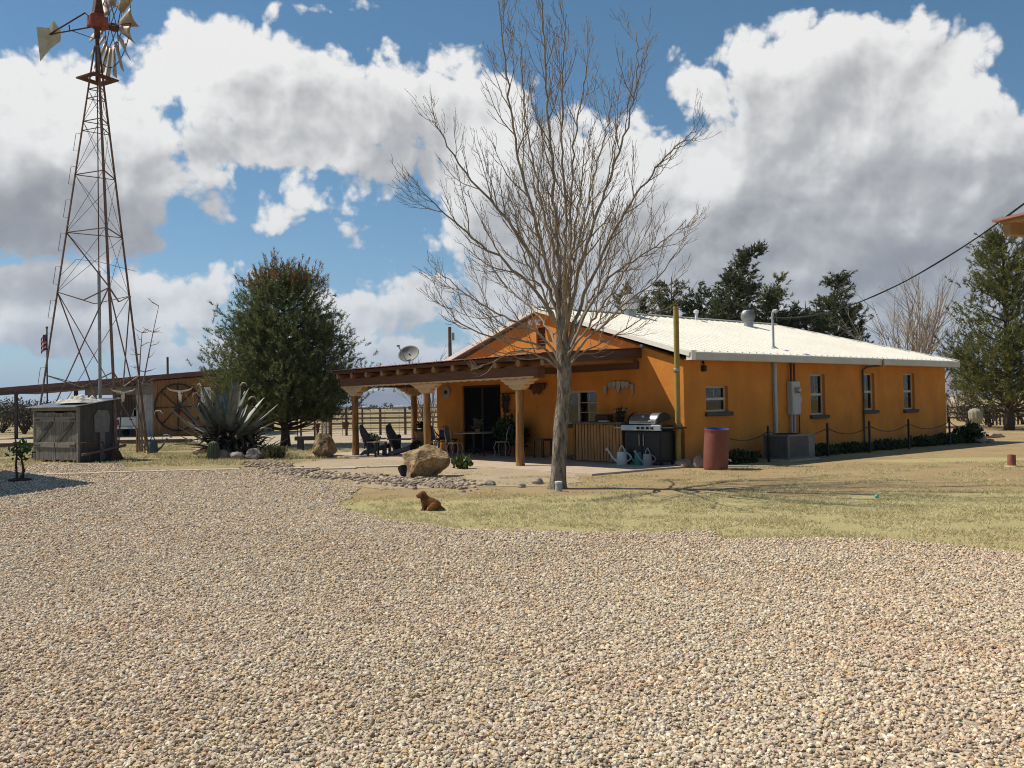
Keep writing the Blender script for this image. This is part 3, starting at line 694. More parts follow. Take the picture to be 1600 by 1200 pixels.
# ------------------------------------------------------------------ the house
def fix_out(b, i0, m):
    """turn the outer faces added since i0 outwards, the inner ones inwards"""
    out = (m.to_3x3() @ Vector((0, -1, 0)))
    inv = m.inverted()
    for i in range(i0, len(b.f)):
        f = b.f[i]; P = [Vector(b.v[k]) for k in f]; n = (P[1]-P[0]).cross(P[2]-P[0]); vs = [(inv @ p).y for p in P]
        if max(vs)-min(vs) < 1e-6 and (n.dot(out) > 0) != (vs[0] < .1): b.f[i] = tuple(reversed(f))
def wall_mesh(b, u0, u1, z0, z1, ops, th, m, gable=None):
    """wall in the u-z plane, outside at v=0, inside at v=th; ops are real openings (u0,u1,z0,z1)"""
    i0 = len(b.f)
    us = sorted({u0, u1, *[o[0] for o in ops], *[o[1] for o in ops]}); zs = sorted({z0, z1, *[o[2] for o in ops], *[o[3] for o in ops]})
    hole = lambda u, z: any(o[0] < u < o[1] and o[2] < z < o[3] for o in ops)
    for i in range(len(us)-1):
        for j in range(len(zs)-1):
            a, c, e, f = us[i], us[i+1], zs[j], zs[j+1]
            if hole((a+c)/2, (e+f)/2): continue
            for v in (0, th):
                b.add([m @ Vector(p) for p in ((a, v, e), (c, v, e), (c, v, f), (a, v, f))], [(0, 1, 2, 3)])
    for a, c, e, f in ops:
        for q in (((a,0,e),(a,th,e),(a,th,f),(a,0,f)), ((c,0,e),(c,th,e),(c,th,f),(c,0,f)), ((a,0,f),(c,0,f),(c,th,f),(a,th,f)), ((a,0,e),(c,0,e),(c,th,e),(a,th,e))):
            b.add([m @ Vector(p) for p in q], [(0, 1, 2, 3)])
    if gable:
        um, zt = gable
        for v in (0, th): b.add([m @ Vector(p) for p in ((u0, v, z1), (u1, v, z1), (um, v, zt))], [(0, 1, 2)])
    fix_out(b, i0, m)
HX, HY, EZ, RZ = 14.2, 11.0, 2.66, 4.46
def Hm(z=0.): return Matrix.Translation(H(0, 0, z)) @ Matrix.Rotation(HA, 4, 'Z')
def window(root, name, m, u0, u1, z0, z1, kind, curtain=True):
    """m maps (u, v-in, z) to the house frame; the window sits 0.1 inside the opening"""
    t = .055; v0, v1 = .09, .15
    b = MB()
    for a, c, e, f in ((u0, u1, z0, z0+t), (u0, u1, z1-t, z1), (u0, u0+t, z0+t, z1-t), (u1-t, u1, z0+t, z1-t)): b.box(a, c, v0, v1, e, f, m)
    zm = z0+(z1-z0)*.5; um = (u0+u1)/2
    if kind == 'hung':
        b.box(u0+t, u1-t, v0-.01, v1-.005, zm-.035, zm+.035, m)
        b.box(um-.008, um+.008, v0+.02, v1-.02, zm+.036, z1-t-.001, m)
    if kind == 'slide':
        b.box(um-.035, um+.035, v0-.01, v1-.005, z0+t, z1-t, m)
        ua = (u0+t+um-.035)/2
        b.box(ua-.010, ua+.010, v0+.02, v1-.02, z0+t+.001, z1-t-.001, m)
        for zz in (z0+(z1-z0)*.35, z0+(z1-z0)*.64): b.box(u0+t+.001, um-.036, v0+.022, v1-.022, zz-.010, zz+.010, m)
    fr = b.build('window', 'win_frame', root, bevel=.006, seg=1)
    g = MB(); g.box(u0+t-.002, u1-t+.002, .118, .123, z0+t-.002, z1-t+.002, m); g.build('pane', 'glass', fr)
    s = MB(); s.box(u0-.06, u1+.12, -.09, .085, z0-.11, z0-.002, m); s.build('sill', 'sill', fr, bevel=.015)
    if curtain:
        c = MB(); n = 24; vs = []
        zt, zb = z1-t, (zm+.06 if kind == 'hung' else z0+(z1-z0)*.62)
        for i in range(n+1):
            u = u0+t+(u1-u0-2*t)*i/n; v = .20+.018*math.sin(i*1.9)
            vs += [m @ Vector((u, v, zb+.02*math.sin(i*2.3))), m @ Vector((u, v, zt))]
        c.add(vs, [(2*i, 2*i+2, 2*i+3, 2*i+1) for i in range(n)])
        o = c.build('curtain', 'curtain', fr, smooth=180); o.modifiers.new('thick', 'SOLIDIFY').thickness = .006
    return fr
def build_house():
    root = thing('house', 'long orange stucco ranch house with white metal roof behind the bare tree', 'house', H(0, 0), HA)
    mf = Matrix(((0, 1, 0, 0), (1, 0, 0, 0), (0, 0, 1, 0), (0, 0, 0, 1)))    # front wall: u->y, v->x
    ms = Matrix.Identity(4)                                                   # side wall: u->x, v->y
    mb_ = Matrix(((0, -1, 0, HX), (1, 0, 0, 0), (0, 0, 1, 0), (0, 0, 0, 1)))  # back end wall
    ml = Matrix(((1, 0, 0, 0), (0, -1, 0, HY), (0, 0, 1, 0), (0, 0, 0, 1)))   # far side
    fwin = (3.13, 4.75, 1.02, 1.98); door = (7.45, 9.5, .02, 2.27); gv = (5.24, 5.66, 3.26, 3.92)
    sw = [(.88, 1.8, 1.33, 2.01), (5.72, 6.48, 1.15, 2.36), (8.66, 9.36, 1.24, 2.41), (11.22, 11.98, 1.22, 2.43)]
    b = MB()
    wall_mesh(b, 0, HY, -.05, EZ, [fwin, door], .28, mf)
    # gable above, with the small vent opening
    i0 = len(b.f)
    wall_z = lambda u: EZ+(RZ-.10-EZ)*(1-abs(u-HY/2)/(HY/2))
    for v in (0, .28):
        P = lambda u, z: mf @ Vector((u, v, z))
        b.add([P(0, EZ), P(gv[0], EZ), P(gv[0], wall_z(gv[0]))], [(0, 1, 2)])
        b.add([P(gv[1], EZ), P(HY, EZ), P(gv[1], wall_z(gv[1]))], [(0, 1, 2)])
        b.add([P(gv[0], EZ), P(gv[1], EZ), P(gv[1], gv[2]), P(gv[0], gv[2])], [(0, 1, 2, 3)])
        b.add([P(gv[0], gv[3]), P(gv[1], gv[3]), P(gv[1], wall_z(gv[1])), P(HY/2, wall_z(HY/2)), P(gv[0], wall_z(gv[0]))], [(0, 1, 2, 3, 4)])
    a, c, e, f = gv
    for q in (((a,0,e),(a,.28,e),(a,.28,f),(a,0,f)), ((c,0,e),(c,.28,e),(c,.28,f),(c,0,f)), ((a,0,f),(c,0,f),(c,.28,f),(a,.28,f)), ((a,0,e),(c,0,e),(c,.28,e),(a,.28,e))):
        b.add([mf @ Vector(p) for p in q], [(0, 1, 2, 3)])
    fix_out(b, i0, mf)
    wall_mesh(b, .001, HX, -.05, EZ, sw, .28, ms)
    wall_mesh(b, 0, HY, -.05, EZ, [], .28, mb_)
    wall_mesh(b, .001, HX-.001, -.05, EZ, [], .28, ml)
    b.build('wall', 'stucco', root, recalc=False)
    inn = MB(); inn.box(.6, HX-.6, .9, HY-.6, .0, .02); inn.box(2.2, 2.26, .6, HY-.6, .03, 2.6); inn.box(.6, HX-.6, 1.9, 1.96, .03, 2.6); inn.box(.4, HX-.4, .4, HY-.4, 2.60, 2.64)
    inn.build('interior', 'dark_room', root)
    # roof
    ov, e0, e1 = .34, -.36, HY+.36; xr0, xr1 = -.17, 12.0; xe = HX+.36
    zt = 2.86
    b = MB(); pts = [(xr0, e0, zt), (xe, e0, zt), (xr1, HY/2, RZ+.06), (xr0, HY/2, RZ+.06), (xr0, e1, zt), (xe, e1, zt)]
    vs = [Vector(p) for p in pts]+[Vector(p)-Vector((0, 0, .05)) for p in pts]
    b.add(vs, [(0,1,2,3), (3,2,5,4), (1,5,2), (6,9,8,7), (9,10,11,8), (7,8,11), (0,6,7,1), (4,5,11,10), (1,7,11,5), (0,3,9,6), (3,4,10,9)])
    slope = (RZ+.06-zt)/(HY/2-e0)
    for i in range(46):
        x = xr0+.04+i*.318
        if x > xe-.05: break
        yend = HY/2 if x < xr1 else HY/2-(HY/2-e0)*(x-xr1)/(xe-xr1)
        if yend-e0 < .2: continue
        for sgn in (0, 1):
            ya, yb = (e0+.09, yend-.01) if not sgn else (e1-.09, HY-yend+.01)
            p = Vector((x, ya, zt+.09*slope+.004)); q = Vector((x, yb, zt+abs(yb-(e0 if not sgn else e1))*slope+.004))
            b.bar(p, q, .05, .04)
    b.bar((xr0-.02, HY/2, RZ+.085), (xr1+.02, HY/2, RZ+.085), .26, .03)
    for yy in (e0, e1): b.bar((xr1, HY/2, RZ+.08), (xe, yy, zt+.03), .2, .025)
    roof = b.build('roof', 'white_metal', root)
    # eaves: fascia gutter, rake trim
    b = MB(); b.box(xr0+.02, xe, e0+.0, e0+.06, 2.65, 2.808); b.box(xr0+.02, xe, e0-.02, e0-.002, 2.66, 2.835)
    b.box(xe-.06, xe+.002, e0+.062, e1, 2.65, 2.808); b.box(xr0+.02, xe-.062, e1-.06, e1, 2.65, 2.808)
    b.build('fascia', 'fascia_metal', roof, bevel=.004, seg=1)
    b = MB(); b.box(.03, xe-.065, e0+.065, -.003, 2.662, 2.684); b.build('soffit', 'fascia_metal', roof)
    b = MB()
    for yy, yc in ((e0, 1), (e1, -1)):
        b.bar((xr0+.0, yy+.0*yc, zt-.06), (xr0+.0, HY/2, RZ-.0), .04, .12)
    b.cbox((xr0+.08, e0+.03, 2.77), (.16, .17, .24))
    b.build('rake_trim', 'white_metal', roof)
    # roof vents
    def rz_(y): return zt+(y-e0)*slope
    def turbine(x, y, r, mname, low):
        b = MB(); z = rz_(y)
        b.lathe([(r*.62, -.12), (r*.62, .20)], 20, c=(x, y, z)); 
        vt = b.build('turbine_vent', 'galv', roof, smooth=40)
        h = MB(); nb = 26
        for k in range(nb):
            a0 = 2*PI*k/nb; a1 = a0+2*PI/nb*1.25
            vs = []
            for j in range(9):
                tt = j/8; rr = r*(.62+.38*math.sin(PI*(.12+.76*tt))); zz = z+.20+tt*r*1.35
                vs += [(x+rr*math.cos(a0), y+rr*math.sin(a0), zz), (x+rr*.94*math.cos(a1), y+rr*.94*math.sin(a1), zz)]
            h.add(vs, [(2*j, 2*j+1, 2*j+3, 2*j+2) for j in range(8)])
        h.lathe([(r*.78, r*1.32+.20), (r*.7, r*1.42+.2), (.001, r*1.52+.2)], 20, c=(x, y, z))
        h.lathe([(r*.5, .2), (r*.5, r*1.3+.2)], 16, c=(x, y, z))
        h.build('turbine_head', mname, vt, smooth=35)
    turbine(3.6, 5.15, .33, 'white_vent', 0)
    turbine(9.1, 4.55, .27, 'vent_metal', 0)
    b = MB(); z = rz_(5.2); b.lathe([(.05, -.1), (.05, .25), (.09, .26), (.09, .34), (.02, .38)], 12, c=(7.0, 5.2, z)); b.build('vent_pipe', 'white_vent', roof, smooth=40)
    # windows and door
    window(root, 'w', mf, *fwin, 'slide')
    for w in sw: window(root, 'w', ms, *w, 'hung')
    b = MB(); y0, y1, z0, z1 = door; t = .07
    for q in ((y0, y0+t, z0, z1), (y1-t, y1, z0, z1), (y0+t, y1-t, z1-t, z1), ((y0+y1)/2-.05, (y0+y1)/2+.05, z0, z1-t), (y0+t, y1-t, z0, z0+.12)):
        b.box(.06, .13, q[0], q[1], q[2], q[3])
    d = b.build('door', 'dark_frame', root, bevel=.006, seg=1)
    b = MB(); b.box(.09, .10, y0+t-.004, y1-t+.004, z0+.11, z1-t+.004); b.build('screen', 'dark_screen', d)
    b = MB(); b.cbox((.03, (y0+y1)/2+.0, 1.02), (.05, .025, .22)); b.build('handle', 'black_metal', d, bevel=.008)
    b = MB(); b.box(.10, .14, gv[0], gv[1], gv[2], gv[3])
    for k in range(7): b.cbox((.075, (gv[0]+gv[1])/2, gv[2]+.07+k*.09), (.06, gv[1]-gv[0]-.04, .018), Matrix.Rotation(.6, 3, 'Y'))
    b.build('gable_vent', 'dark_beam', root)
    # flood lights under the ridge
    b = MB(); b.cbox((-.03, 5.5, 4.06), (.05, .14, .14))
    for s in (-1, 1):
        b.tube([(-.05, 5.5, 4.06), (-.1, 5.5+s*.13, 4.10)], .02, 8)
        b.lathe([(.03, 0), (.08, .13), (.085, .16), (.001, .165)], 14, Matrix.Rotation(s*-.5, 3, 'X') @ Matrix.Rotation(-1.9, 3, 'Y'), c=(-.1, 5.5+s*.16, 4.10))
    b.build('flood_light', 'can_white', root, smooth=40)
    b = MB(); b.cbox((.75, -.06, 2.46), (.09, .12, .16)); b.tube([(.75, -.06, 2.56), (.75, -.03, 2.655)], .03, 8); b.build('wall_lamp', 'black_metal', root, bevel=.02)
    b = MB(); x = 3.86
    b.box(x-.055, x+.035, -.09, -.005, .08, 2.648); b.build('downspout', 'grey_metal', root, bevel=.012)
    b = MB(); b.box(x+.06, x+.125, -.04, -.004, .05, 2.645); b.build('wall_pipe', 'fascia_metal', root, bevel=.008)
    b = MB(); b.tube([(8.58, -.05, .05), (8.58, -.05, 2.5), (8.70, -.12, 2.6), (9.15, -.3, 2.64)], .028, 8); b.build('drain_pipe', 'sill', root, smooth=60)
    b = MB(); b.cbox((9.2, -.40, 2.72), (.09, .03, .26)); b.build('gutter_outlet', 'pole_paint', root)

def corbel_profile(w, h):
    pr = [(.15, 0), (.18, .10*h), (.27, .20*h), (.33, .36*h), (.30, .45*h), (.44, .50*h), (.52, .66*h), (.50, .74*h), (.62, .80*h), (w, .93*h), (w, h)]
    return [(-a, z) for a, z in reversed(pr)] + pr
def knotty_post(b, c, z0, z1, r, seed, n=20):
    from mathutils import noise
    pts = []; rad = []
    k = 26; vs = []
    for i in range(k+1):
        z = z0+(z1-z0)*i/k
        cx = c[0]+.022*noise.noise(Vector((seed, z*.9, 1))); cy = c[1]+.022*noise.noise(Vector((seed+5, z*.9, 1)))
        for j in range(n):
            a = 2*PI*j/n
            rr = r*(1.08-.10*i/k)*(1+.13*noise.noise(Vector((math.cos(a)*1.3+seed, math.sin(a)*1.3, z*1.7)))+.075*noise.noise(Vector((math.cos(a)*4+seed, math.sin(a)*4, z*5))))
            if i == 0: rr *= 1.06
            vs.append((cx+rr*math.cos(a), cy+rr*math.sin(a), z))
    fs = [(i*n+j, i*n+(j+1) % n, (i+1)*n+(j+1) % n, (i+1)*n+j) for i in range(k) for j in range(n)]+[tuple(reversed(range(n))), tuple(range(k*n, k*n+n))]
    b.add(vs, fs)
PF = .05   # patio floor height
def build_porch():
    pat = [(-3.85, -.55), (-.35, -.62), (-.02, -.02), (-.02, 11.1), (.9, 12.4), (-.2, 13.4), (-3.7, 13.2), (-3.75, 9), (-3.8, 4.)]
    b = MB(); vs = wob([Vector((x, y, 0)) for x, y in pat], .35, .06, 4.)
    top = [H(v.x, v.y, PF) for v in vs]; n = len(vs); bot = [H(v.x-(.02), v.y, -.05) for v in vs]
    b.add(top+bot, [tuple(range(n))]+[(i, (i+1) % n, n+(i+1) % n, n+i) for i in range(n)])
    struct(b.build('patio', 'concrete'))
    root = thing('porch', 'log post porch with stepped corbels and low metal roof on the house front', 'porch', H(0, 0), HA)
    XB = -3.08
    # posts with corbels
    specs = [((XB, 2.82), 'Y', 1.), ((XB, 7.05), 'Y', 2.), ((XB, 11.25), 'Y', 3.), ((-.62, 11.5), 'X', 4.)]
    for (x, y), ax, sd in specs:
        b = MB(); knotty_post(b, (x, y), PF, 2.0, .104, sd); p = b.build('post', 'log', root, smooth=50)
        c = MB(); m = Matrix.Translation((x, y, 1.985)) @ (Matrix.Rotation(PI/2, 4, 'Z') if ax == 'Y' else Matrix.Identity(4)) @ Matrix.Rotation(PI/2, 4, 'X')
        c.prism(corbel_profile(.66, .285), -.10, .10, m); c.build('corbel', 'corbel', p, bevel=.012, seg=1)
        if sd == 3.:
            c = MB(); m = Matrix.Translation((x+.42, y+.02, 1.985)) @ Matrix.Rotation(PI/2, 4, 'X')
            c.prism([(0, .285), (-.30, .285), (-.30, 0), (-.2, .02), (-.14, .12), (.0, .16), (.1, .22), (.24, .285)], -.085, .085, m); c.build('corbel', 'corbel', p, bevel=.012, seg=1)
    b = MB(); b.box(XB-.12, XB+.12, 1.95, 12.02, 2.27, 2.56); b.build('beam', 'dark_beam', root, bevel=.012)
    # pale nailed strip under the beam, cut to a scallop
    b = MB(); x = XB-.135; pts = [(2.1, 2.325), (11.95, 2.325)]
    poly = [(11.95, 2.318), (2.1, 2.318)]; k = 118
    for i in range(k+1):
        y = 2.1+(11.95-2.1)*i/k; poly.append((y, 2.262+(.016 if i % 4 < 2 else 0)))
    b.prism(poly, 0, .02, Matrix(((0, 0, 1, x), (1, 0, 0, 0), (0, 1, 0, 0), (0, 0, 0, 1)))); b.build('trim_strip', 'corbel', root)
    b = MB(); b.box(-2.955, -.03, 11.38, 11.62, 2.272, 2.55); b.build('beam', 'dark_beam', root, bevel=.012)
    b = MB(); b.box(-.10, -.004, 1.5, 11.05, 2.50, 2.70); b.build('ledger', 'dark_beam', root)
    for i in range(12):
        y = 1.66+i*.945; r = .088
        b = MB(); z0 = 2.655; zr = lambda x: z0+(-x)*.074*.9 if False else 2.655
        b.tube([(-3.29, y, 2.655), (-1.7, y+.01, 2.70), (-.102, y, 2.76)], [r, r*1.03, r], 14); v = b.build('rafter', 'viga', root, smooth=50)
        e = MB(); e.lathe([(r*.96, 0), (r*.96, .004), (.001, .005)], 14, Matrix.Rotation(-PI/2, 3, 'Y'), c=(-3.291, y, 2.655)); e.build('log_end', 'log_end', v)
    # deck, fascia and metal sheet
    sl = .06
    zr = lambda x: 3.03+x*sl+.0
    b = MB()
    def slab(x0, x1, y0, y1, off, th, bb):
        vs = [Vector((x, y, zr(x)+off+dz)) for dz in (0, th) for x, y in ((x0, y0), (x1, y0), (x1, y1), (x0, y1))]
        bb.add(vs, [(0,3,2,1),(4,5,6,7),(0,1,5,4),(1,2,6,5),(2,3,7,6),(3,0,4,7)])
    slab(-3.30, -.005, 1.47, 12.15, -.10, .03, b); b.build('ceiling_boards', 'ceil_wood', root)
    b = MB(); slab(-3.48, -.005, 1.40, 1.465, -.235, .245, b); b.build('fascia', 'fascia_wood', root)
    b = MB(); slab(-3.345, -.005, 12.155, 12.22, -.22, .23, b); b.build('fascia', 'fascia_wood', root)
    b = MB(); slab(-3.345, -3.302, 1.47, 12.15, -.085, .08, b); b.build('fascia', 'fascia_wood', root)
    b = MB(); n = 180; y0, y1 = 1.36, 12.30; vs = []
    for i in range(n+1):
        y = y0+(y1-y0)*i/n; h = .011*math.cos(i*PI/1.5)
        for x in (-3.56, -.006): vs.append((x, y, zr(x)+.026+h))
    b.add(vs, [(2*i, 2*i+1, 2*i+3, 2*i+2) for i in range(n)])
    o = b.build('metal_sheet', 'porch_metal', root); o.modifiers.new('thick', 'SOLIDIFY').thickness = .006
    b = MB(); b.cbox((-.02, 1.38, zr(0)+.06), (.05, .10, .12)); b.build('flashing', 'galv', root)
    # lights on a wire under the beam between two posts
    ls = tag(MB().tube([H(-3.15+.0*i, 7.75+i*.32, 2.25-.05*math.sin(PI*((i % 5)/5.))) for i in range(11)], .006, 6).build('light_string', 'black_metal'), 'thin string of clear bulbs hanging under the porch beam', 'string lights')
    for i in range(1, 11, 2):
        p = H(-3.15, 7.75+i*.32, 2.25-.05*math.sin(PI*((i % 5)/5.)))
        bb = MB(); bb.lathe([(.014, 0), (.016, -.05), (.034, -.09), (.03, -.13), (.001, -.15)], 10, c=p); bb.build('bulb', 'bulb', ls, smooth=60)
    # dish on the porch roof
    d = thing('satellite_dish', 'round grey satellite dish standing on the porch roof', 'satellite dish', H(-2.2, 9.35, zr(-2.2)+.03), 0)
    b = MB(); rim = []; nr, na = 8, 36; rx, rz_ = .36, .30
    tilt = Matrix.Rotation(R_(-18), 3, 'Z') @ Matrix.Rotation(R_(62), 3, 'X')
    vs = []
    for i in range(nr+1):
        for k in range(na):
            a = 2*PI*k/na; q = i/nr
            vs.append(tilt @ Vector((rx*q*math.cos(a), rz_*q*math.sin(a), -.09*(1-q*q)))+Vector((0, 0, .38)))
    b.add(vs, [(i*na+k, i*na+(k+1) % na, (i+1)*na+(k+1) % na, (i+1)*na+k) for i in range(nr) for k in range(na)])
    o = b.build('reflector', 'dish', d, smooth=180, recalc=False); o.modifiers.new('thick', 'SOLIDIFY').thickness = .012
    b = MB(); b.tube([(0, .12, 0), (0, .12, .34), (0, .05, .40)], .022, 10); b.cbox((0, .12, .01), (.2, .2, .02)); b.build('mast', 'grey_metal', d, smooth=40)
    arm = tilt @ Vector((0, -.26, .0))+Vector((0, 0, .38)); tip = tilt @ Vector((-.30, .16, .22))+Vector((0, 0, .38))
    b = MB(); b.bar(tilt @ Vector((0, -.30, .0))+Vector((0, 0, .38)), tip, .025); b.cbox(tip, (.09, .06, .06)); b.build('feed_arm', 'grey_metal', d)
# ------------------------------------------------------------------ things around the house
def leaf_cloud(n, c, r, size, seed, up=.3, flat=1., shape='ell', thin=.35):
    """n leaf-sized faces (bent diamonds) spread through a lumpy volume"""
    g = np.random.default_rng(seed)
    P = g.normal(size=(n, 3)); P /= np.linalg.norm(P, axis=1)[:, None]
    rad = g.random(n)**(1/2.4)
    from mathutils import noise
    lump = np.array([1+.45*noise.noise(Vector(p)*1.9+Vector((seed, 0, 0))) for p in P])
    P = P*(rad*lump)[:, None]*np.array(r)+np.array(c)
    D = g.normal(size=(n, 3)); D[:, 2] += up*2; D /= np.linalg.norm(D, axis=1)[:, None]
    Wd = np.cross(D, g.normal(size=(n, 3))); Wd /= np.linalg.norm(Wd, axis=1)[:, None]
    s = size*(.6+.8*g.random(n))
    a = P; t = P+D*s[:, None]; m1 = P+D*(s*.5)[:, None]+Wd*(s*thin)[:, None]; m2 = P+D*(s*.5)[:, None]-Wd*(s*thin)[:, None]
    V = np.stack([a, m1, t, m2], 1).reshape(-1, 3); k = np.arange(n)*4
    return V, np.stack([k, k+1, k+2, k+3], 1)
def watering_can(name, label, mname, loc, rz, s=1., rose=True, group='watering cans by the grill'):
    t = thing(name, label, 'watering can', loc, rz, group)
    b = MB(); r = .105*s
    b.lathe([(r*.96, 0), (r, .01), (r*.98, .12*s), (r*.92, .24*s), (r*.86, .25*s), (r*.84, .235*s), (r*.9, .225*s), (r*.9, .02)], 24)
    b.build('body', mname, t, smooth=45)
    b = MB(); b.tube([(r*.9, 0, .06*s), (r*1.7, 0, .13*s), (r*2.6, 0, .27*s)], [.026*s, .02*s, .014*s], 10)
    if rose: b.lathe([(.014*s, 0), (.036*s, .05*s), (.034*s, .058*s), (.001, .06*s)], 14, Matrix.Rotation(R_(38), 3, 'Y'), c=(r*2.6, 0, .265*s))
    b.build('spout', mname, t, smooth=45)
    b = MB(); pts = [(r*(.55-1.2*q), 0, (.235+.13*math.sin(PI*q))*s) for q in [i/10 for i in range(11)]]
    b.tube(pts, .012*s, 8); pts = [(-r*.95-.09*s*math.sin(PI*q), 0, (.06+.17*q)*s) for q in [i/10 for i in range(11)]]
    b.tube(pts, .012*s, 8); b.build('handle', mname, t, smooth=60)
    return t
def pot_plant(name, label, loc, r, h, mname, leaves, lmat, size, seed, spread=1., cat='potted plant', rz=0, tall=1., group=None):
    t = thing(name, label, cat, loc, rz, group)
    b = MB(); b.lathe([(r*.66, 0), (r*.95, h*.86), (r*1.06, h*.87), (r*1.06, h), (r*.93, h), (r*.9, h*.9), (.001, h*.9)], 22); b.build('pot', mname, t, smooth=35)
    V, Fc = leaf_cloud(leaves, (0, 0, h+r*.8*tall), (r*1.1*spread, r*1.1*spread, r*1.0*tall), size, seed, .5)
    tri_mesh('foliage', V, Fc, lmat, t)
    b = MB()
    for k in range(5): b.tube([(0, 0, h*.9), (r*.5*math.cos(k*2.4), r*.5*math.sin(k*2.4), h+r*.9*tall)], .008, 5)
    b.build('stem', 'olive_shrub', t)
    return t
def build_front_items():
    # bar counter
    t = thing('bar_counter', 'wooden bar counter faced with upright slats under the window', 'bar counter', H(-.42, 2.2, PF), HA)
    b = MB(); b.box(-.55, .38, -.93, .95, 1.0, 1.06); b.build('counter_top', 'counter_top', t, bevel=.015)
    b = MB(); b.box(-.42, .34, -.86, .88, .02, .999); b.build('frame', 'dark_beam', t)
    for i in range(15):
        y = -.85+i*.1165; h = .985-rnd.random()*.02
        s = MB(); s.cbox((-.44-rnd.random()*.012, y+.045, .02+h/2), (.022, .098-.02*rnd.random(), h), Matrix.Rotation(rnd.uniform(-.008, .008), 3, 'X')); s.build('slat', 'slat_wood', t)
    b = MB(); b.cbox((-.45, .93, .50), (.05, .06, .98)); b.build('corner_post', 'log', t)
    p = pot_plant('potted_plant', 'dark planter of small white flowers on the bar counter', H(-.5, 1.75, PF+1.06), .13, .14, 'black_metal', 160, 'shrub_dark', .06, 3, 1.2)
    for k in range(7): b = MB(); b.blob((rnd.uniform(-.15, .15), rnd.uniform(-.15, .15), .25+rnd.random()*.08), (.02, .02, .02), k, 1); b.build('flower', 'flag_white', p, smooth=180)
    t = thing('bottle', 'dark bottle standing on the bar counter beside the planter', 'bottle', H(-.38, 1.95, PF+1.06)); b = MB(); b.lathe([(.035, 0), (.037, .17), (.013, .23), (.013, .30)], 14); b.build('body', 'black_soft', t, smooth=40)
    b = MB(); b.lathe([(.015, .30), (.015, .325)], 12); b.build('cap', 'galv', t)
    t = thing('storage_tin', 'dark square tin on the left half of the bar counter', 'tin', H(-.4, 2.45, PF+1.06), HA+.2); b = MB(); b.box(-.16, .16, -.2, .2, 0, .17); b.build('body', 'rust_dark', t, bevel=.02); b = MB(); b.box(-.165, .165, -.205, .205, .171, .2); b.build('lid', 'counter_top', t, bevel=.01)
    t = thing('folded_cloth', 'folded white cloth lying on the front edge of the bar counter', 'cloth', H(-.78, 2.08, PF+1.061), HA+.3); b = MB(); b.box(-.09, .09, -.13, .13, 0, .02); b.box(-.085, .08, -.12, .125, .021, .036); b.build('cloth', 'flag_white', t, bevel=.008)
    # grill
    t = thing('gas_grill', 'large black gas grill with steel lid and four knobs beside the pole', 'grill', H(-.78, .48, PF), HA)
    b = MB(); b.box(-.27, .27, -.60, .60, .10, .84); b.build('cabinet', 'grill_black', t, bevel=.012)
    for s in (-1, 1):
        d = MB(); d.box(-.292, -.272, s*.3-.285, s*.3+.285, .14, .80); dd = d.build('door', 'grill_black', t, bevel=.008); hb = MB(); hb.cbox((-.315, s*.07, .62), (.02, .02, .28)); hb.build('handle', 'steel', dd, bevel=.006)
    b = MB(); m = Matrix.Translation((0, 0, 0)) @ Matrix.Rotation(PI/2, 4, 'X')
    b.prism([(-.36, .86), (-.30, .845), (-.30, 1.0), (-.34, 1.0)], -.66, .66, m); b.build('control_panel', 'steel', t, bevel=.008)
    for k in range(4):
        kk = MB(); kk.lathe([(.034, 0), (.030, .035), (.001, .037)], 16, Matrix.Rotation(-PI/2-.12, 3, 'Y'), c=(-.352, -.40+k*.155, .925)); kk.build('knob', 'grill_black', t, smooth=40)
    b = MB(); b.box(-.28, .28, -.56, .46, .85, .99); b.build('firebox', 'grill_black', t, bevel=.02)
    b = MB(); n = 14; vs = []
    for i in range(n+1):
        a = PI*(.02+.86*i/n); vs += [( -.29*math.cos(a), y, .995+.30*math.sin(a)**.85) for y in (-.47, .43)]
    pr = [(v[0], v[2]) for v in vs[::2]] ; b.prism(pr, -.43, .45, Matrix.Rotation(PI/2, 4, 'X')); b.build('lid', 'steel', t, smooth=35)
    for s in (-.475, .475):
        e = MB(); e.prism([(x*1.03, .995+(z-.995)*1.03) for x, z in pr], -.018, .018, Matrix.Translation((0, s-.01, 0)) @ Matrix.Rotation(PI/2, 4, 'X')); e.build('lid_end', 'grill_black', t, smooth=35)
    b = MB(); b.tube([(-.345, -.36, 1.09), (-.345, .34, 1.09)], .016, 10)
    for y in (-.34, .32): b.bar((-.345, y, 1.09), (-.285, y, 1.09), .018)
    b.build('handle', 'steel', t, smooth=40)
    b = MB(); b.lathe([(.035, 0), (.035, .012), (.001, .013)], 16, Matrix.Rotation(-PI/2+.45, 3, 'Y'), c=(-.225, 0, 1.20)); b.build('gauge', 'can_white', t, smooth=40)
    for s in (-1, 1):
        b = MB(); b.box(-.26, .26, s*.80-.19, s*.80+.19, .90, .945); b.build('side_shelf', 'steel' if s > 0 else 'grill_black', t, bevel=.012)
    for x in (-.22, .22):
        for y in (-.54, .54):
            b = MB(); b.lathe([(.05, -.02), (.05, .02)], 14, Matrix.Rotation(PI/2, 3, 'X'), c=(x, y, .05)); b.build('caster', 'rubber', t, smooth=40)
    # watering cans
    watering_can('watering_can', 'white watering can with its spout turned to the bar', 'can_white', H(-1.28, .98, PF), HA+R_(118), 1.3)
    watering_can('watering_can', 'teal watering can between the white one and the grey one', 'can_teal', H(-1.02, .62, PF), HA+R_(120), 1.25)
    watering_can('watering_can', 'grey watering can right of the teal one at the grill foot', 'can_grey', H(-1.12, .26, PF), HA+R_(105), 1.15)
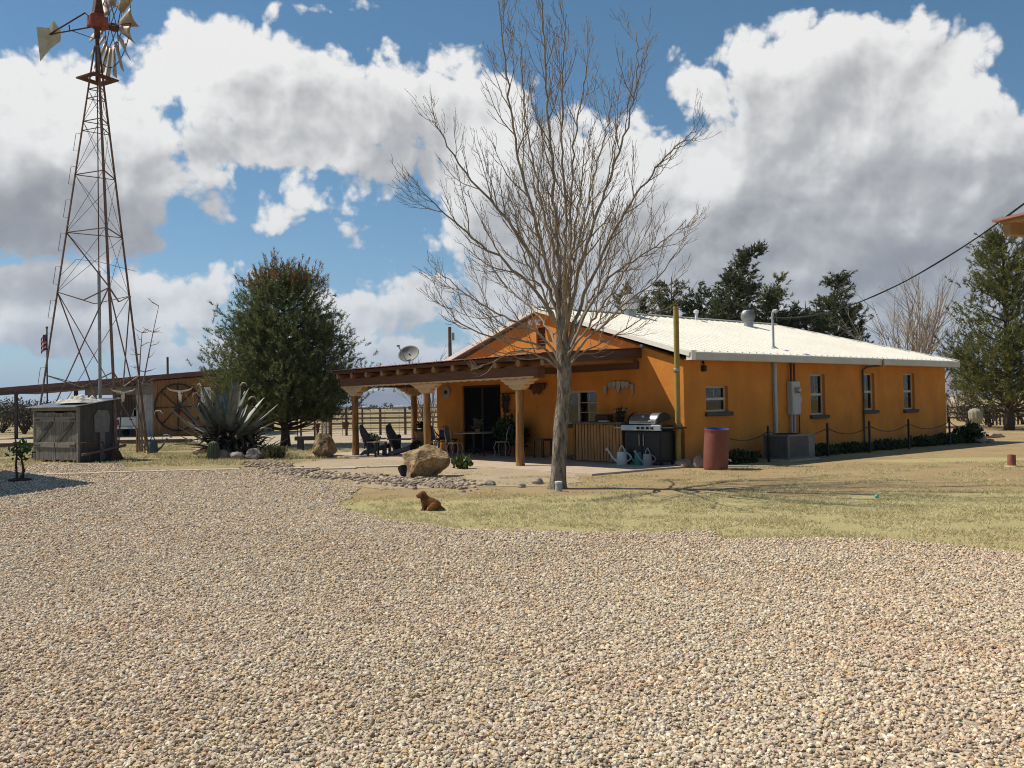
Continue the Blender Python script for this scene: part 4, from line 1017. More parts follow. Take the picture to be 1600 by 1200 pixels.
    # wall pieces
    t = thing('wall_art', 'grey metal wall art with hanging pieces on the orange wall above the bar', 'wall art', H(-.03, 2.22, 1.95), HA)
    b = MB()
    arc = [(-.02, .52*math.cos(a), .05+.16*math.sin(a)) for a in [PI*i/16 for i in range(17)]]
    b.tube(arc, .018, 7)
    for k, (y, w, h) in enumerate(((-.50, .05, .26), (-.30, .10, .12), (-.17, .09, .17), (0, .085, .30), (.17, .09, .17), (.30, .10, .12), (.50, .05, .26))):
        z1 = .05+.16*math.sqrt(max(0, 1-(y/.53)**2)); b.prism([(y-w, z1), (y-w*.5, z1+.05), (y+w*.6, z1+.04), (y+w, z1-.02), (y+w*.55, z1-h*.7), (y+.01, z1-h), (y-w*.5, z1-h*.65)], -.005-.004*k, .004, Matrix(((0, 0, 1, -.024), (1, 0, 0, 0), (0, 1, 0, 0), (0, 0, 0, 1))))
    b.build('panel', 'grey_metal', t)
    t = thing('wall_clock', 'round pale wall plate with a dark figure on the porch wall', 'wall plate', H(-.02, 10.38, 2.08), HA)
    rot = Matrix.Rotation(-PI/2, 3, 'Y')
    b = MB(); b.lathe([(.22, 0), (.22, .025), (.17, .03), (.165, .015), (.001, .014)], 28, rot); b.build('rim', 'grey_metal', t, smooth=35)
    b = MB(); b.blob((-.022, .02, .0), (.008, .10, .07), 3, 2, .5); b.build('figure', 'black_metal', t)
    t = thing('wall_hanging', 'black iron hanging of curled pieces on the wall beside the dark door', 'wall hanging', H(-.05, 7.0, 1.75), HA)
    b = MB(); b.bar((-.02, -.34, .22), (-.02, .36, .22), .03); b.build('rail', 'black_metal', t)
    for k, (y, z, r) in enumerate(((.18, .05, .13), (.06, -.1, .15), (-.04, .08, .1), (.12, -.3, .12), (.0, -.33, .07), (.22, -.16, .08))):
        b = MB(); b.blob((-.05, y, z), (.04, r*.7, r), k+2, 2, .5); b.build('piece', 'black_metal', t, smooth=60)
    t = thing('iron_bracket', 'dark iron ornament high on the porch wall left of the window', 'wall ornament', H(-.04, 5.6, 2.12), HA)
    b = MB()
    for y, z, l in ((-.3, .05, .18), (-.1, 0, .3), (.1, 0, .28), (.28, .05, .16)): b.blob((-.05, y, z-l*.25), (.035, .09, l*.5), y*9, 2, .45)
    b.bar((-.02, -.4, .1), (-.02, .4, .1), .04); b.build('ornament', 'rust_dark', t, smooth=60)
    # patio table with chairs in the shade
    t = thing('patio_table', 'dark round iron patio table in the porch shade before the door', 'table', H(-1.15, 7.35, PF), HA)
    b = MB(); b.lathe([(.60, .70), (.62, .715), (.62, .735), (.001, .74)], 32); b.build('tabletop', 'tan_top', t, smooth=35)
    b = MB(); b.lathe([(.05, .05), (.035, .3), (.05, .69)], 12); b.build('column', 'black_metal', t, smooth=40)
    for k in range(4):
        a = k*PI/2+.4; b = MB(); b.tube([(.04*math.cos(a), .04*math.sin(a), .28), (.22*math.cos(a), .22*math.sin(a), .16), (.38*math.cos(a), .38*math.sin(a), .0)], .018, 8); b.build('leg', 'black_metal', t, smooth=60)
    def iron_chair(lbl, loc, rz):
        t = thing('iron_chair', lbl, 'chair', loc, rz, 'iron chairs around the patio table')
        b = MB(); b.lathe([(.21, .43), (.225, .445), (.21, .465), (.001, .468)], 24); b.build('seat', 'tan_top', t, smooth=35)
        for k, (sx, sy) in enumerate(((1, 1), (1, -1), (-1, 1), (-1, -1))):
            b = MB(); b.tube([(sx*.14, sy*.14, .43), (sx*.20, sy*.18, .28), (sx*.15, sy*.15, .12), (sx*.21, sy*.20, 0)], .011, 7); b.build('leg', 'galv', t, smooth=60)
        b = MB(); pts = [(-.19-.10*q*.8, -.17+.0*q, .45+.50*q) for q in (0, .5, 1)]
        loop = [(-.20, -.18, .45), (-.25, -.20, .75), (-.29, -.12, .93), (-.30, 0, .97), (-.29, .12, .93), (-.25, .20, .75), (-.20, .18, .45)]
        b.tube(loop, .012, 7); b.build('back_frame', 'galv', t, smooth=60)
        b = MB(); vs = []
        for i in range(9):
            q = i/8; z = .5+.44*q; w = .17*math.sin(PI*(.2+.72*q))**.5
            vs += [(-.205-.095*q*1.0, s*w, z) for s in (-1, 1)]
        b.add(vs, [(2*i, 2*i+1, 2*i+3, 2*i+2) for i in range(8)]); o = b.build('back_panel', 'galv', t); o.modifiers.new('thick', 'SOLIDIFY').thickness = .008
        return t
    ch = iron_chair('iron chair left of the patio table with its pale back to the wall plate', H(-1.75, 8.45, PF), HA+R_(-70))
    dup(ch, H(-1.95, 7.25, PF), R_(-22), 'iron chair on the yard side of the patio table, its seat lit pale')
    dup(ch, H(-.85, 6.35, PF), HA+R_(120), 'iron chair right of the patio table among the dark potted plants')
    t = thing('low_bench', 'low dark wooden bench against the porch wall left of the door', 'bench', H(-.45, 10.0, PF), HA)
    b = MB(); b.box(-.2, .2, -.55, .55, .42, .47); b.build('seat', 'dark_beam', t, bevel=.008)
    for x in (-.15, .15):
        for y in (-.48, .48): b = MB(); b.box(x-.03, x+.03, y-.03, y+.03, 0, .419); b.build('leg', 'dark_beam', t)
    t = watering_can('enamel_jug', 'blue enamel watering jug standing on the low bench', 'blue_enamel', H(-.45, 10.05, PF+.471), HA+2.2, 1.15, False, None)
    t['category'] = 'jug'
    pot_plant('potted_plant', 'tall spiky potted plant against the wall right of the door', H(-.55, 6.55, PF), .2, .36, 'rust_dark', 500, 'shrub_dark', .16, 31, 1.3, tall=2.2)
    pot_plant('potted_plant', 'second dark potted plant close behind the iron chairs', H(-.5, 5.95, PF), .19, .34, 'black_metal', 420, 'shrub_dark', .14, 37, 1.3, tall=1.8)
    pot_plant('potted_plant', 'small potted succulent on the patio table', H(-1.2, 7.1, PF+.741), .09, .1, 'terracotta', 90, 'cactus', .13, 33, 1.3, tall=1.6)
    t = thing('wooden_stool', 'dark square wooden stool by the wall behind the middle post', 'stool', H(-.45, 4.95, PF), HA)
    b = MB(); b.box(-.2, .2, -.25, .25, .50, .55); b.build('seat', 'dark_beam', t, bevel=.008)
    for x in (-.16, .16):
        for y in (-.2, .2): b = MB(); b.box(x-.025, x+.025, y-.025, y+.025, 0, .499); b.build('leg', 'dark_beam', t)
    t = MB().blob((0, 0, .07), (.28, .2, .10), 5, 3, .12).build('pet_bed', 'rock_grey', None, H(-.65, 4.0, PF), HA, smooth=180); tag(t, 'pale flat cushion lying on the patio behind the tree trunk', 'cushion')
    t = MB().blob((0, 0, .07), (.26, .42, .09), 8, 3, .1).build('rolled_mat', 'agave_dry', None, H(-.42, 3.35, PF), HA, smooth=180); tag(t, 'dark rolled mat on the patio under the front window', 'mat')
    # planters at the far end of the porch
    t = thing('planter', 'wide wooden half barrel planter with dark rim by the far porch post', 'planter', H(-1.15, 10.15, PF), HA)
    b = MB(); b.lathe([(.20, .35), (.32, .78), (.30, .78), (.19, .40), (.001, .40)], 24); b.build('tub', 'barrel_wood', t, smooth=35)
    b = MB(); b.lathe([(.335, .74), (.345, .80), (.30, .80), (.30, .775)], 24); b.build('rim', 'black_metal', t, smooth=35)
    b = MB(); b.lathe([(.16, 0), (.18, .1), (.12, .2), (.17, .349)], 18); b.build('stand', 'tan_top', t, smooth=35)
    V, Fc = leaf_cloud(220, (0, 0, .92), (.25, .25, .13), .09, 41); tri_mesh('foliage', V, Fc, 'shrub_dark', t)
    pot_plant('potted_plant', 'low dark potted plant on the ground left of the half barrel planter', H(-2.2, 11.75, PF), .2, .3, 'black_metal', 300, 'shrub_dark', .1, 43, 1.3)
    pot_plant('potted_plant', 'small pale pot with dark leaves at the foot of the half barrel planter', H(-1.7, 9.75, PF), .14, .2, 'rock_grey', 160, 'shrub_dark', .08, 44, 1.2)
    # adirondack chairs
    def adirondack(lbl, loc, rz):
        t = thing('adirondack_chair', lbl, 'garden chair', loc, rz, 'adirondack chairs on the patio')
        # faces local +x
        for s in (-1, 1):
            b = MB(); b.prism([(.36, 0), (.44, 0), (.44, .34), (.36, .34)], s*.26-.02, s*.26+.02, Matrix.Rotation(PI/2, 4, 'X')); b.build('leg', 'plastic_dark', t, bevel=.008)
            b = MB(); b.prism([(.40, .33), (.40, .22), (-.20, .06), (-.36, -.0), (-.46, -.0), (-.30, .16)], s*.24-.018, s*.24+.018, Matrix.Rotation(PI/2, 4, 'X')); b.build('rear_leg', 'plastic_dark', t, bevel=.006)
            b = MB(); b.prism([(-.34, -.05), (.46, -.075), (.50, 0), (.46, .075), (-.34, .05)], .52, .55, Matrix.Translation((0, s*.30, 0))); b.build('armrest', 'plastic_dark', t, bevel=.008)
            b = MB(); b.bar((-.22, s*.30, .53), (-.26, s*.25, .22), .035, .06); b.build('arm_support', 'plastic_dark', t)
        b = MB()
        for k in range(6): b.cbox((.38-k*.095, 0, .335-k*.026), (.085, .50, .022), Matrix.Rotation(-.26, 3, 'Y'))
        b.build('seat', 'plastic_dark', t, bevel=.005)
        b = MB(); base = Vector((-.14, 0, .19)); up = Vector((-.36, 0, .80)).normalized(); 
        for k in range(-3, 4):
            h = .86-.034*k*k; y = k*.072; w = .031
            p = base+Vector((0, y*.8, 0)); q = base+up*h+Vector((0, y*1.18, 0))
            b.bar(p, q, .05, .022, up=(1, 0, .4))
        b.bar(base+up*.30+Vector((-.025, -.25, 0)), base+up*.30+Vector((-.025, .25, 0)), .07, .02, up=(0, 0, 1))
        arch = [base+up*(.86-.034*k*k*1.0)+Vector((0, k*.085, 0)) for k in [-3.2+.4*i for i in range(17)]]
        b.tube(arch, .028, 8)
        b.tube([arch[0], base+Vector((0, -.22, .0))], .026, 8); b.tube([arch[-1], base+Vector((0, .22, .0))], .026, 8)
        b.build('backrest', 'plastic_dark', t)
        return t
    ch = adirondack('dark resin adirondack chair farther from the boulder, its slatted back to the fence', H(-2.65, 10.75, PF), R_(-14))
    dup(ch, H(-2.45, 9.45, PF), R_(-22), 'dark resin adirondack chair half hidden behind the large boulder')
    t = thing('side_table', 'small dark side table with pale top between the two adirondack chairs', 'side table', H(-3.0, 10.05, PF), HA+.1)
    b = MB(); b.box(-.24, .24, -.24, .24, .44, .47); b.build('tabletop', 'tan_top', t, bevel=.01)
    for x in (-.2, .2):
        for y in (-.2, .2): b = MB(); b.box(x-.025, x+.025, y-.025, y+.025, 0, .439); b.build('leg', 'plastic_dark', t)
    t = tag(MB().lathe([(.04, 0), (.045, .1), (.03, .11), (.001, .11)], 14).build('candle_jar', 'terracotta', None, H(-2.95, 10.1, PF+.471), smooth=40), 'small reddish jar standing on the side table', 'jar')
    t = thing('statue', 'small dark horse-like iron statue behind the adirondack chairs', 'statue', H(-1.5, 11.35, PF), HA+R_(90))
    b = MB(); b.tube([(-.25, 0, .55), (.0, 0, .52), (.22, 0, .58), (.32, 0, .86), (.36, 0, .95)], [.09, .11, .11, .07, .05], 10); b.tube([(.34, 0, .96), (.50, 0, .84)], [.06, .035], 8)
    b.tube([(.18, 0, .62), (.29, 0, 1.0)], [.03, .02], 6)
    b.build('body', 'black_metal', t, smooth=60)
    for x in (-.2, .2):
        for y in (-.07, .07): b = MB(); b.tube([(x, y, .52), (x+.02, y, .26), (x, y, .0)], [.045, .03, .03], 7); b.build('leg', 'black_metal', t, smooth=60)
    # yellow pole at the house corner
    b = MB(); b.tube([(0, 0, 0), (.01, 0, 2.0), (.02, 0, 3.98)], .068, 14); o = b.build('metal_pole', 'pole_paint', None, H(-.5, -.2, 0), smooth=60)
    tag(o, 'tall ochre painted pole standing at the near corner of the house', 'pole')
    b = MB(); b.lathe([(.075, 2.36), (.085, 2.37), (.085, 2.42), (.075, 2.43)], 14); b.build('clamp', 'galv', o, smooth=40)
    b = MB(); b.lathe([(.16, 0), (.13, .07), (.07, .09)], 14); b.build('footing', 'concrete', o, smooth=40)
    # rain barrel
    t = thing('plastic_drum', 'tall maroon plastic drum with blue inside, open, at the house corner', 'barrel', H(-.72, -1.5, 0), .4); t.rotation_euler = (R_(5.5), 0, .4)
    r = .285; b = MB(); b.lathe([(r*.93, 0), (r*.98, .03), (r*1.0, .12), (r*1.02, .3), (r*1.02, .62), (r*1.0, .84), (r*.97, .9), (r*1.0, .92), (r*1.0, .955), (r*.95, .957)], 36, cap=False); b.build('shell', 'drum', t, smooth=50)
    b = MB(); b.lathe([(r*.944, .964), (r*.93, .90), (r*.93, .3), (.001, .29)], 36, cap=False); b.build('liner', 'drum_blue', t, smooth=50)
    b = MB(); b.lathe([(r*1.012, .935), (r*1.022, .945), (r*1.012, .968), (r*.945, .968), (r*.945, .958)], 36, cap=False); b.build('rim', 'drum', t, smooth=60)
    b = MB(); b.tube([(r*.6, -r*.78, .26), (r*.75, -r*.98, .26), (r*.75, -r*.98, .22)], .02, 8); b.build('spigot', 'can_white', t, smooth=60)
    t = MB().blob((0, 0, .12), (.13, .10, .17), 4, 3, .35).build('pale_rock', 'rock_grey', None, H(-.55, -.86, 0), .4, smooth=45); tag(t, 'small pale upright rock leaning by the drum', 'rock')
    t = MB().blob((0, 0, .07), (.22, .16, .12), 9, 3, .35).build('dark_rock', 'rock_red', None, H(-.62, -.45, 0), .4, smooth=45); tag(t, 'dark low rock at the foot of the ochre pole', 'rock')
    # condenser
    t = thing('air_conditioner', 'dark boxy air conditioner unit on the ground by the shaded wall', 'air conditioner', H(2.45, -1.38, 0), HA)
    W, Dp, Hh = 1.22, .78, .70
    b = MB(); b.box(-.08, W+.08, -.08, Dp+.08, 0, .06); b.build('pad', 'concrete', t)
    b = MB(); b.box(0.04, W-.04, .04, Dp-.04, .07, Hh-.05); b.build('coil', 'ac_dark', t)
    b = MB(); b.box(-.01, W+.01, -.01, Dp+.01, Hh-.05, Hh); b.box(-.01, W+.01, -.01, Dp+.01, .061, .10)
    for x in (0, W-.05):
        for y in (0, Dp-.05): b.box(x, x+.05, y, y+.05, .101, Hh-.051)
    b.box(W-.30, W-.051, .005, .03, .101, Hh-.051)
    b.build('cabinet', 'ac_frame', t, bevel=.006, seg=1)
    b = MB()
    for k in range(36):
        x = .06+k*.0245
        if x < W-.31: b.box(x, x+.009, .008, .036, .101, Hh-.051)
    for k in range(28):
        y = .06+k*.0245
        if y < Dp-.06: b.box(.008, .036, y, y+.009, .101, Hh-.051)
    b.build('louver', 'ac_frame', t)
    b = MB(); b.lathe([(.32, 0), (.32, .02), (.30, .02), (.30, 0)], 28, c=(W*.42, Dp*.5, Hh+.001)); 
    for k in range(12): a = k*PI/6; b.bar((W*.42, Dp*.5, Hh+.012), (W*.42+.31*math.cos(a), Dp*.5+.31*math.sin(a), Hh+.012), .008)
    b.build('fan_guard', 'black_metal', t)
    # meter
    t = thing('electric_meter', 'grey electric meter box with conduits on the shaded wall', 'meter box', H(4.70, -.01, 1.18), HA)
    b = MB(); b.box(-.21, .21, -.17, -.002, 0, .95); b.build('box', 'meter_box', t, bevel=.015)
    b = MB(); b.box(-.19, .19, -.185, -.172, .03, .52); b.build('cover', 'meter_box', t, bevel=.006)
    b = MB(); rot = Matrix.Rotation(PI/2, 3, 'X'); b.lathe([(.10, 0), (.10, .03), (.085, .035)], 24, rot, c=(.02, -.17, .70)); b.build('ring', 'steel', t, smooth=40)
    b = MB(); b.lathe([(.085, .03), (.08, .10), (.05, .13), (.001, .135)], 24, rot, c=(.02, -.17, .70)); b.build('meter_dial', 'galv', t, smooth=50)
    for x, z0, z1, r in ((-.10, .951, 1.47, .03), (.06, .951, 1.47, .026), (-.12, -1.1, -.001, .03), (.02, -1.1, -.001, .04)):
        b = MB(); b.tube([(x, -.08, z0), (x, -.08, z1)], r, 10); b.build('conduit', 'grey_metal' if z0 < 0 else 'rust_dark', t, smooth=60)
    b = MB(); b.box(.27, .40, -.10, -.002, .34, .52); b.build('junction_box', 'meter_box', t, bevel=.01)
    b = MB(); b.tube([(.33, -.04, .339), (.33, -.04, -1.1)], .018, 8); b.tube([(.33, -.05, .521), (.33, -.05, .8), (.21, -.05, .82)], .016, 8); b.build('conduit', 'rust_dark', t, smooth=60)
    # service mast + cable
    e0 = -.36; sl = (RZ+.06-2.86)/(HY/2-e0)
    mx, my = 4.72, .55; mz = 2.86+(my-e0)*sl
    mp = H(mx, my, mz-.03)
    t = thing('service_mast', 'thin grey service mast with weatherhead rising through the white roof', 'mast', mp, HA)
    b = MB(); b.tube([(0, 0, -.05), (0, 0, 1.06), (0, -.02, 1.12), (0, -.10, 1.14)], .035, 10); b.build('pipe', 'grey_metal', t, smooth=60)
    b = MB(); b.lathe([(.16, .0), (.10, .05), (.04, .10)], 16); b.build('flashing', 'galv', t, smooth=40)
    b = MB(); b.cbox((0, -.1, 1.12), (.10, .16, .10)); b.build('weatherhead', 'grey_metal', t, bevel=.03)
    for k in range(2):
        b = MB(); b.tube([(.02, -.14, 1.08), (-.10-.03*k, -.2, .88), (-.18+.2*k, -.12, .84), (-.05+.12*k, -.06, .93)], .010, 6); b.build('drip_loop', 'black_metal', t, smooth=60)
    a = mp+Vector((0, 0, .93)); bpt = at(1760, 190, 12.0)
    pts = []
    for i in range(29):
        q = i/28; p = a.lerp(bpt, q); p.z -= .95*4*q*(1-q)*.80; pts.append(p)
    b = MB(); b.tube(pts, .010, 6); b.tube([p+Vector((.008*math.sin(i*1.3), .008*math.cos(i*1.3), .013)) for i, p in enumerate(pts)], .007, 5)
    tag(b.build('power_cable', 'rubber', smooth=60), 'heavy twisted power cable sagging from the service mast to the right eave', 'power cable')
    pb = Vector((bpt.x, bpt.y, 0)); b = MB(); b.tube([(0, .12, -.05), (0, .12, bpt.z+.5)], [.14, .11], 12); o = b.build('utility_pole', 'timber', None, pb, smooth=60); tag(o, 'wooden pole just past the right edge that carries the power cable', 'pole')
    # chain fence
    t = thing('chain_fence', 'low black iron post and chain fence along the shaded wall', 'chain fence', H(0, 0, 0), HA)
    xs = [.15, 2.15, 4.95, 7.2, 9.55, 12.3]; yy = -.98; ztop = .86
    for i, x in enumerate(xs):
        b = MB(); b.cbox((x, yy, .44), (.05, .05, .88)); b.lathe([(.035, .88), (.03, .93), (.001, .96)], 8, c=(x, yy, 0)); b.build('post', 'black_metal', t)
    for i in range(len(xs)):
        x0 = xs[i]; x1 = xs[i+1] if i < len(xs)-1 else 13.9
        b = MB(); n = 26; sag = .2
        for k in range(n):
            q0, q1 = k/n, (k+1)/n
            z = lambda q: .80-4*sag*q*(1-q)
            b.bar((x0+(x1-x0)*q0, yy, z(q0)), (x0+(x1-x0)*q1, yy, z(q1)), *((.03, .012) if k % 2 else (.012, .03)))
        b.build('chain', 'chain', t)
    # planting along the wall
    i = 0
    for x0, x1, h, dn in ((.35, 2.3, .26, 420), (4.0, 6.0, .26, 420), (5.9, 8.2, .24, 420), (8.1, 10.4, .24, 420), (10.3, 12.6, .26, 420), (12.4, 14.0, .30, 360)):
        lab = ['dark low border plants between the drum and the air conditioner', 'dark low border plants just right of the air conditioner under the first tall window',
               'dark low border plants between the first and second tall windows', 'dark low border plants below the second tall window', 'dark low border plants below the last tall window', 'dark low border plants at the far end of the shaded wall'][i]
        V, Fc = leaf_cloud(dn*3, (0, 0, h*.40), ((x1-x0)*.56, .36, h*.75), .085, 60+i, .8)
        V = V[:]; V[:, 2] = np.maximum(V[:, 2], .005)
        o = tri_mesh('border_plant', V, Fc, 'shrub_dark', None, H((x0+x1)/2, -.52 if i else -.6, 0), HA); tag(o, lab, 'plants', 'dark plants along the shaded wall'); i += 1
def build_yard_items():
    # boulders
    def boulder(name, lbl, loc, r, seed, rz, sq):
        from mathutils import noise
        bm = bmesh.new(); bmesh.ops.create_icosphere(bm, subdivisions=5, radius=1)
        planes = [(Vector(p).normalized(), d) for p, d in sq]
        for v in bm.verts:
            d = v.co.normalized(); k = 1.0
            for n, dd in planes:
                c = d.dot(n)
                if c > .05: k = min(k, dd/c)
            k *= 1+.10*noise.fractal(d*1.7+Vector((seed, 0, 0)), 1, 2, 6)+.035*noise.noise(d*9+Vector((seed, 3, 0)))
            v.co = Vector((d.x*r[0], d.y*r[1], d.z*r[2]))*k
        mz = min(v.co.z for v in bm.verts)
        for v in bm.verts: v.co.z -= mz+.08
        me = bpy.data.meshes.new(name); bm.to_mesh(me); bm.free(); me.materials.append(MT['boulder']); me.shade_smooth(); me.set_sharp_from_angle(angle=R_(24))
        o = bpy.data.objects.new(name, me); COL.objects.link(o); o.location = loc; o.rotation_euler = (0, 0, rz); tag(o, lbl, 'boulder')
    c = gp(665, 747); c.z = 0
    boulder('boulder', 'large angular ochre boulder in front of the porch', c+Vector((0, .25, 0)), (.68, .56, .43), 3, 0., [((-.85, -.5, .1), .50), ((.30, -.80, -.48), .44), ((.50, -.30, .80), .50), ((-.5, -.2, .85), .62), ((.95, .1, .1), .80), ((.80, -.35, -.55), .52), ((0, 1, 0), .6), ((-.15, -.88, .48), .56)])
    c = gp(506, 715); c.z = 0
    boulder('boulder', 'small rounded ochre boulder beside the old hand pump', c+Vector((0, .2, 0)), (.44, .42, .46), 8, .5, [((-.4, -.75, .4), .56), ((.55, -.7, .25), .54), ((.3, -.2, .95), .66), ((-.9, 0, .3), .68), ((.9, -.1, .3), .7)])
    # landscape light
    t = thing('landscape_light', 'small black landscape spotlight on the ground left of the large boulder', 'garden light', gp(631, 748), .4)
    b = MB(); b.lathe([(.06, 0), (.10, .15), (.11, .22), (.10, .23), (.001, .2)], 18, Matrix.Rotation(-.5, 3, 'X'), c=(0, 0, .06)); b.build('lamp_head', 'black_soft', t, smooth=40)
    b = MB(); b.tube([(0, .02, -.03), (0, .02, .12)], .018, 8); b.cbox((0, 0, .03), (.16, .12, .06)); b.build('base', 'grey_metal', t)
    V, Fc = leaf_cloud(260, (0, 0, .12), (.25, .2, .14), .11, 71, .9)
    o = tri_mesh('garden_plant', V, Fc, 'shrub_green', None, gp(722, 733)); tag(o, 'low bright green tuft of leaves at the patio edge right of the boulder', 'plant')
    # pavers
    for i, (x, y, l, a) in enumerate([(15, 744.5, .8, .02), (75, 743, 1.1, .05), (128, 741.5, 1.0, .03), (181, 739.5, 1.0, .05), (236, 738, 1.0, .02), (290, 736.5, 1.1, .02), (343, 735.2, 1.1, .03), (468, 733, 1.0, .0), (530, 733.5, .95, .10), (556, 731.5, .75, .12), (600, 730.5, .95, .2)]):
        b = MB(); p = [(-l/2+rnd.uniform(0, .06), -.14), (l/2-rnd.uniform(0, .06), -.15), (l/2, .13), (-l/2, .15)]
        b.prism(p, -.02, .045); c = gp(x, y); o = b.build('paving_slab', 'paver', None, c, a, bevel=.012)
        tag(o, 'pale flat paving slab lying in the row that edges the gravel', 'paving slab', 'pale paving slabs edging the gravel')
    # river stones
    b = MB(); n = 0
    line = [(395, 722), (425, 728), (450, 738), (500, 744), (560, 748), (620, 753), (680, 757), (735, 759)]
    pts = [gp(*p) for p in line]
    MT['river'] = mat('river_rocks_tone', (.24, .19, .145, 1), (.42, .33, .24, 1), .9, .9, .3, 30, island=.5, c3=(.34, .22, .15, 1))
    for i in range(1000):
        s = rnd.random()*(len(pts)-1.001); k = int(s); p = pts[k].lerp(pts[k+1], s-k)
        q = Vector((p.x+rnd.gauss(0, .22), p.y+rnd.gauss(0, .5), 0))
        r = rnd.uniform(.022, .066); b.blob((q.x, q.y, .014+r*.22), (r*rnd.uniform(.9, 1.5), r*rnd.uniform(.8, 1.2), r*rnd.uniform(.5, .8)), i, 1, .18)
    o = b.build('river_rocks', 'river', smooth=180, recalc=False); tag(o, kind='stuff')
    for i, (x, y, r, m, lb) in enumerate([(352, 716, .24, 'rock_red', 'reddish pointed rock in front of the agave'), (371, 718, .2, 'rock_grey', 'pale low rock right of the reddish rock by the agave'), (398, 717, .26, 'rock_grey', 'grey rock under the right side of the agave'), (412, 714, .22, 'rock_grey', 'grey rock nearest the tufted plant by the agave'),
                                    (313, 710, .2, 'rock_red', 'brown rock left of the ribbed cactus'), (840, 757, .11, 'rock_grey', 'flat yellowish rock on the fine gravel left of the tree trunk'), (765, 759, .10, 'rock_grey', 'small grey rock where the fine gravel meets the lawn'), (815, 762, .07, 'rock_grey', 'smallest grey rock on the lawn edge left of the tree trunk')]):
        c = gp(x, y); bb = MB(); bb.blob((0, 0, r*.45), (r*1.2, r, r*.75), 20+i, 3, .35, fr=1.2); tag(bb.build('rock', m, None, c, i, smooth=40), lb, 'rock')
    # stub pipe by the tree
    t = thing('pipe_stub', 'short grey pipe stub with a pale cap at the tree foot', 'pipe', gp(873, 768)); b = MB(); b.lathe([(.065, 0), (.06, .15)], 16); b.build('pipe', 'grey_metal', t, smooth=40); b = MB(); b.lathe([(.07, .15), (.07, .18), (.05, .19), (.001, .19)], 16); b.build('cap', 'can_white', t, smooth=40)
    t = thing('pipe_stub', 'rusty red upright pipe stub in the bare yard far right', 'pipe', gp(1581, 730)); b = MB(); b.lathe([(.095, .0), (.09, .05), (.085, .28), (.06, .285), (.055, .2), (.001, .2)], 16); b.build('pipe', 'red_pipe', t, smooth=40); b = MB(); b.lathe([(.16, -.01), (.14, .03), (.096, .04)], 16); b.build('collar', 'yellow_cap', t, smooth=40)
    tag(MB().lathe([(.0005, 0)]+[(.034*math.sin(PI*i/10), .034-.034*math.cos(PI*i/10)) for i in range(1, 10)]+[(.0005, .068)], 18).build('ball', 'teal_ball', None, gp(1370, 779), smooth=180), 'small turquoise ball lying on the lawn in the tree shadow', 'ball')
    # potted cholla at far left
    p0 = gp(31, 753)
    t = thing('potted_cactus', 'thin dark potted cactus stems with green leaves at the far left', 'cactus', p0)
    b = MB(); b.lathe([(.22, 0), (.26, .07), (.22, .08), (.2, .06), (.001, .06)], 20); b.build('dish', 'rust_dark', t, smooth=40)
    for k, pts in enumerate(([(-.06, 0, .05), (-.09, 0, .4), (-.07, .02, .75), (-.1, 0, 1.0)], [(.06, .03, .05), (.08, 0, .3), (.04, 0, .55), (.1, 0, .8)], [(.02, -.04, .05), (.12, -.03, .25), (.07, -.02, .45)])):
        b = MB(); b.tube(pts, [.028, .024, .022, .014][:len(pts)], 8)
        for q in range(40):
            i = rnd.randrange(len(pts)-1); p = Vector(pts[i]).lerp(Vector(pts[i+1]), rnd.random()); d = Vector((rnd.gauss(0, 1), rnd.gauss(0, 1), rnd.gauss(.3, .6))).normalized()
            b.bar(p, p+d*.05, .008)
        b.build('stem', 'rust_dark', t)
    V, Fc = leaf_cloud(90, (.03, 0, .72), (.26, .2, .22), .16, 81, .6, thin=.22); tri_mesh('foliage', V, Fc, 'shrub_green', t)
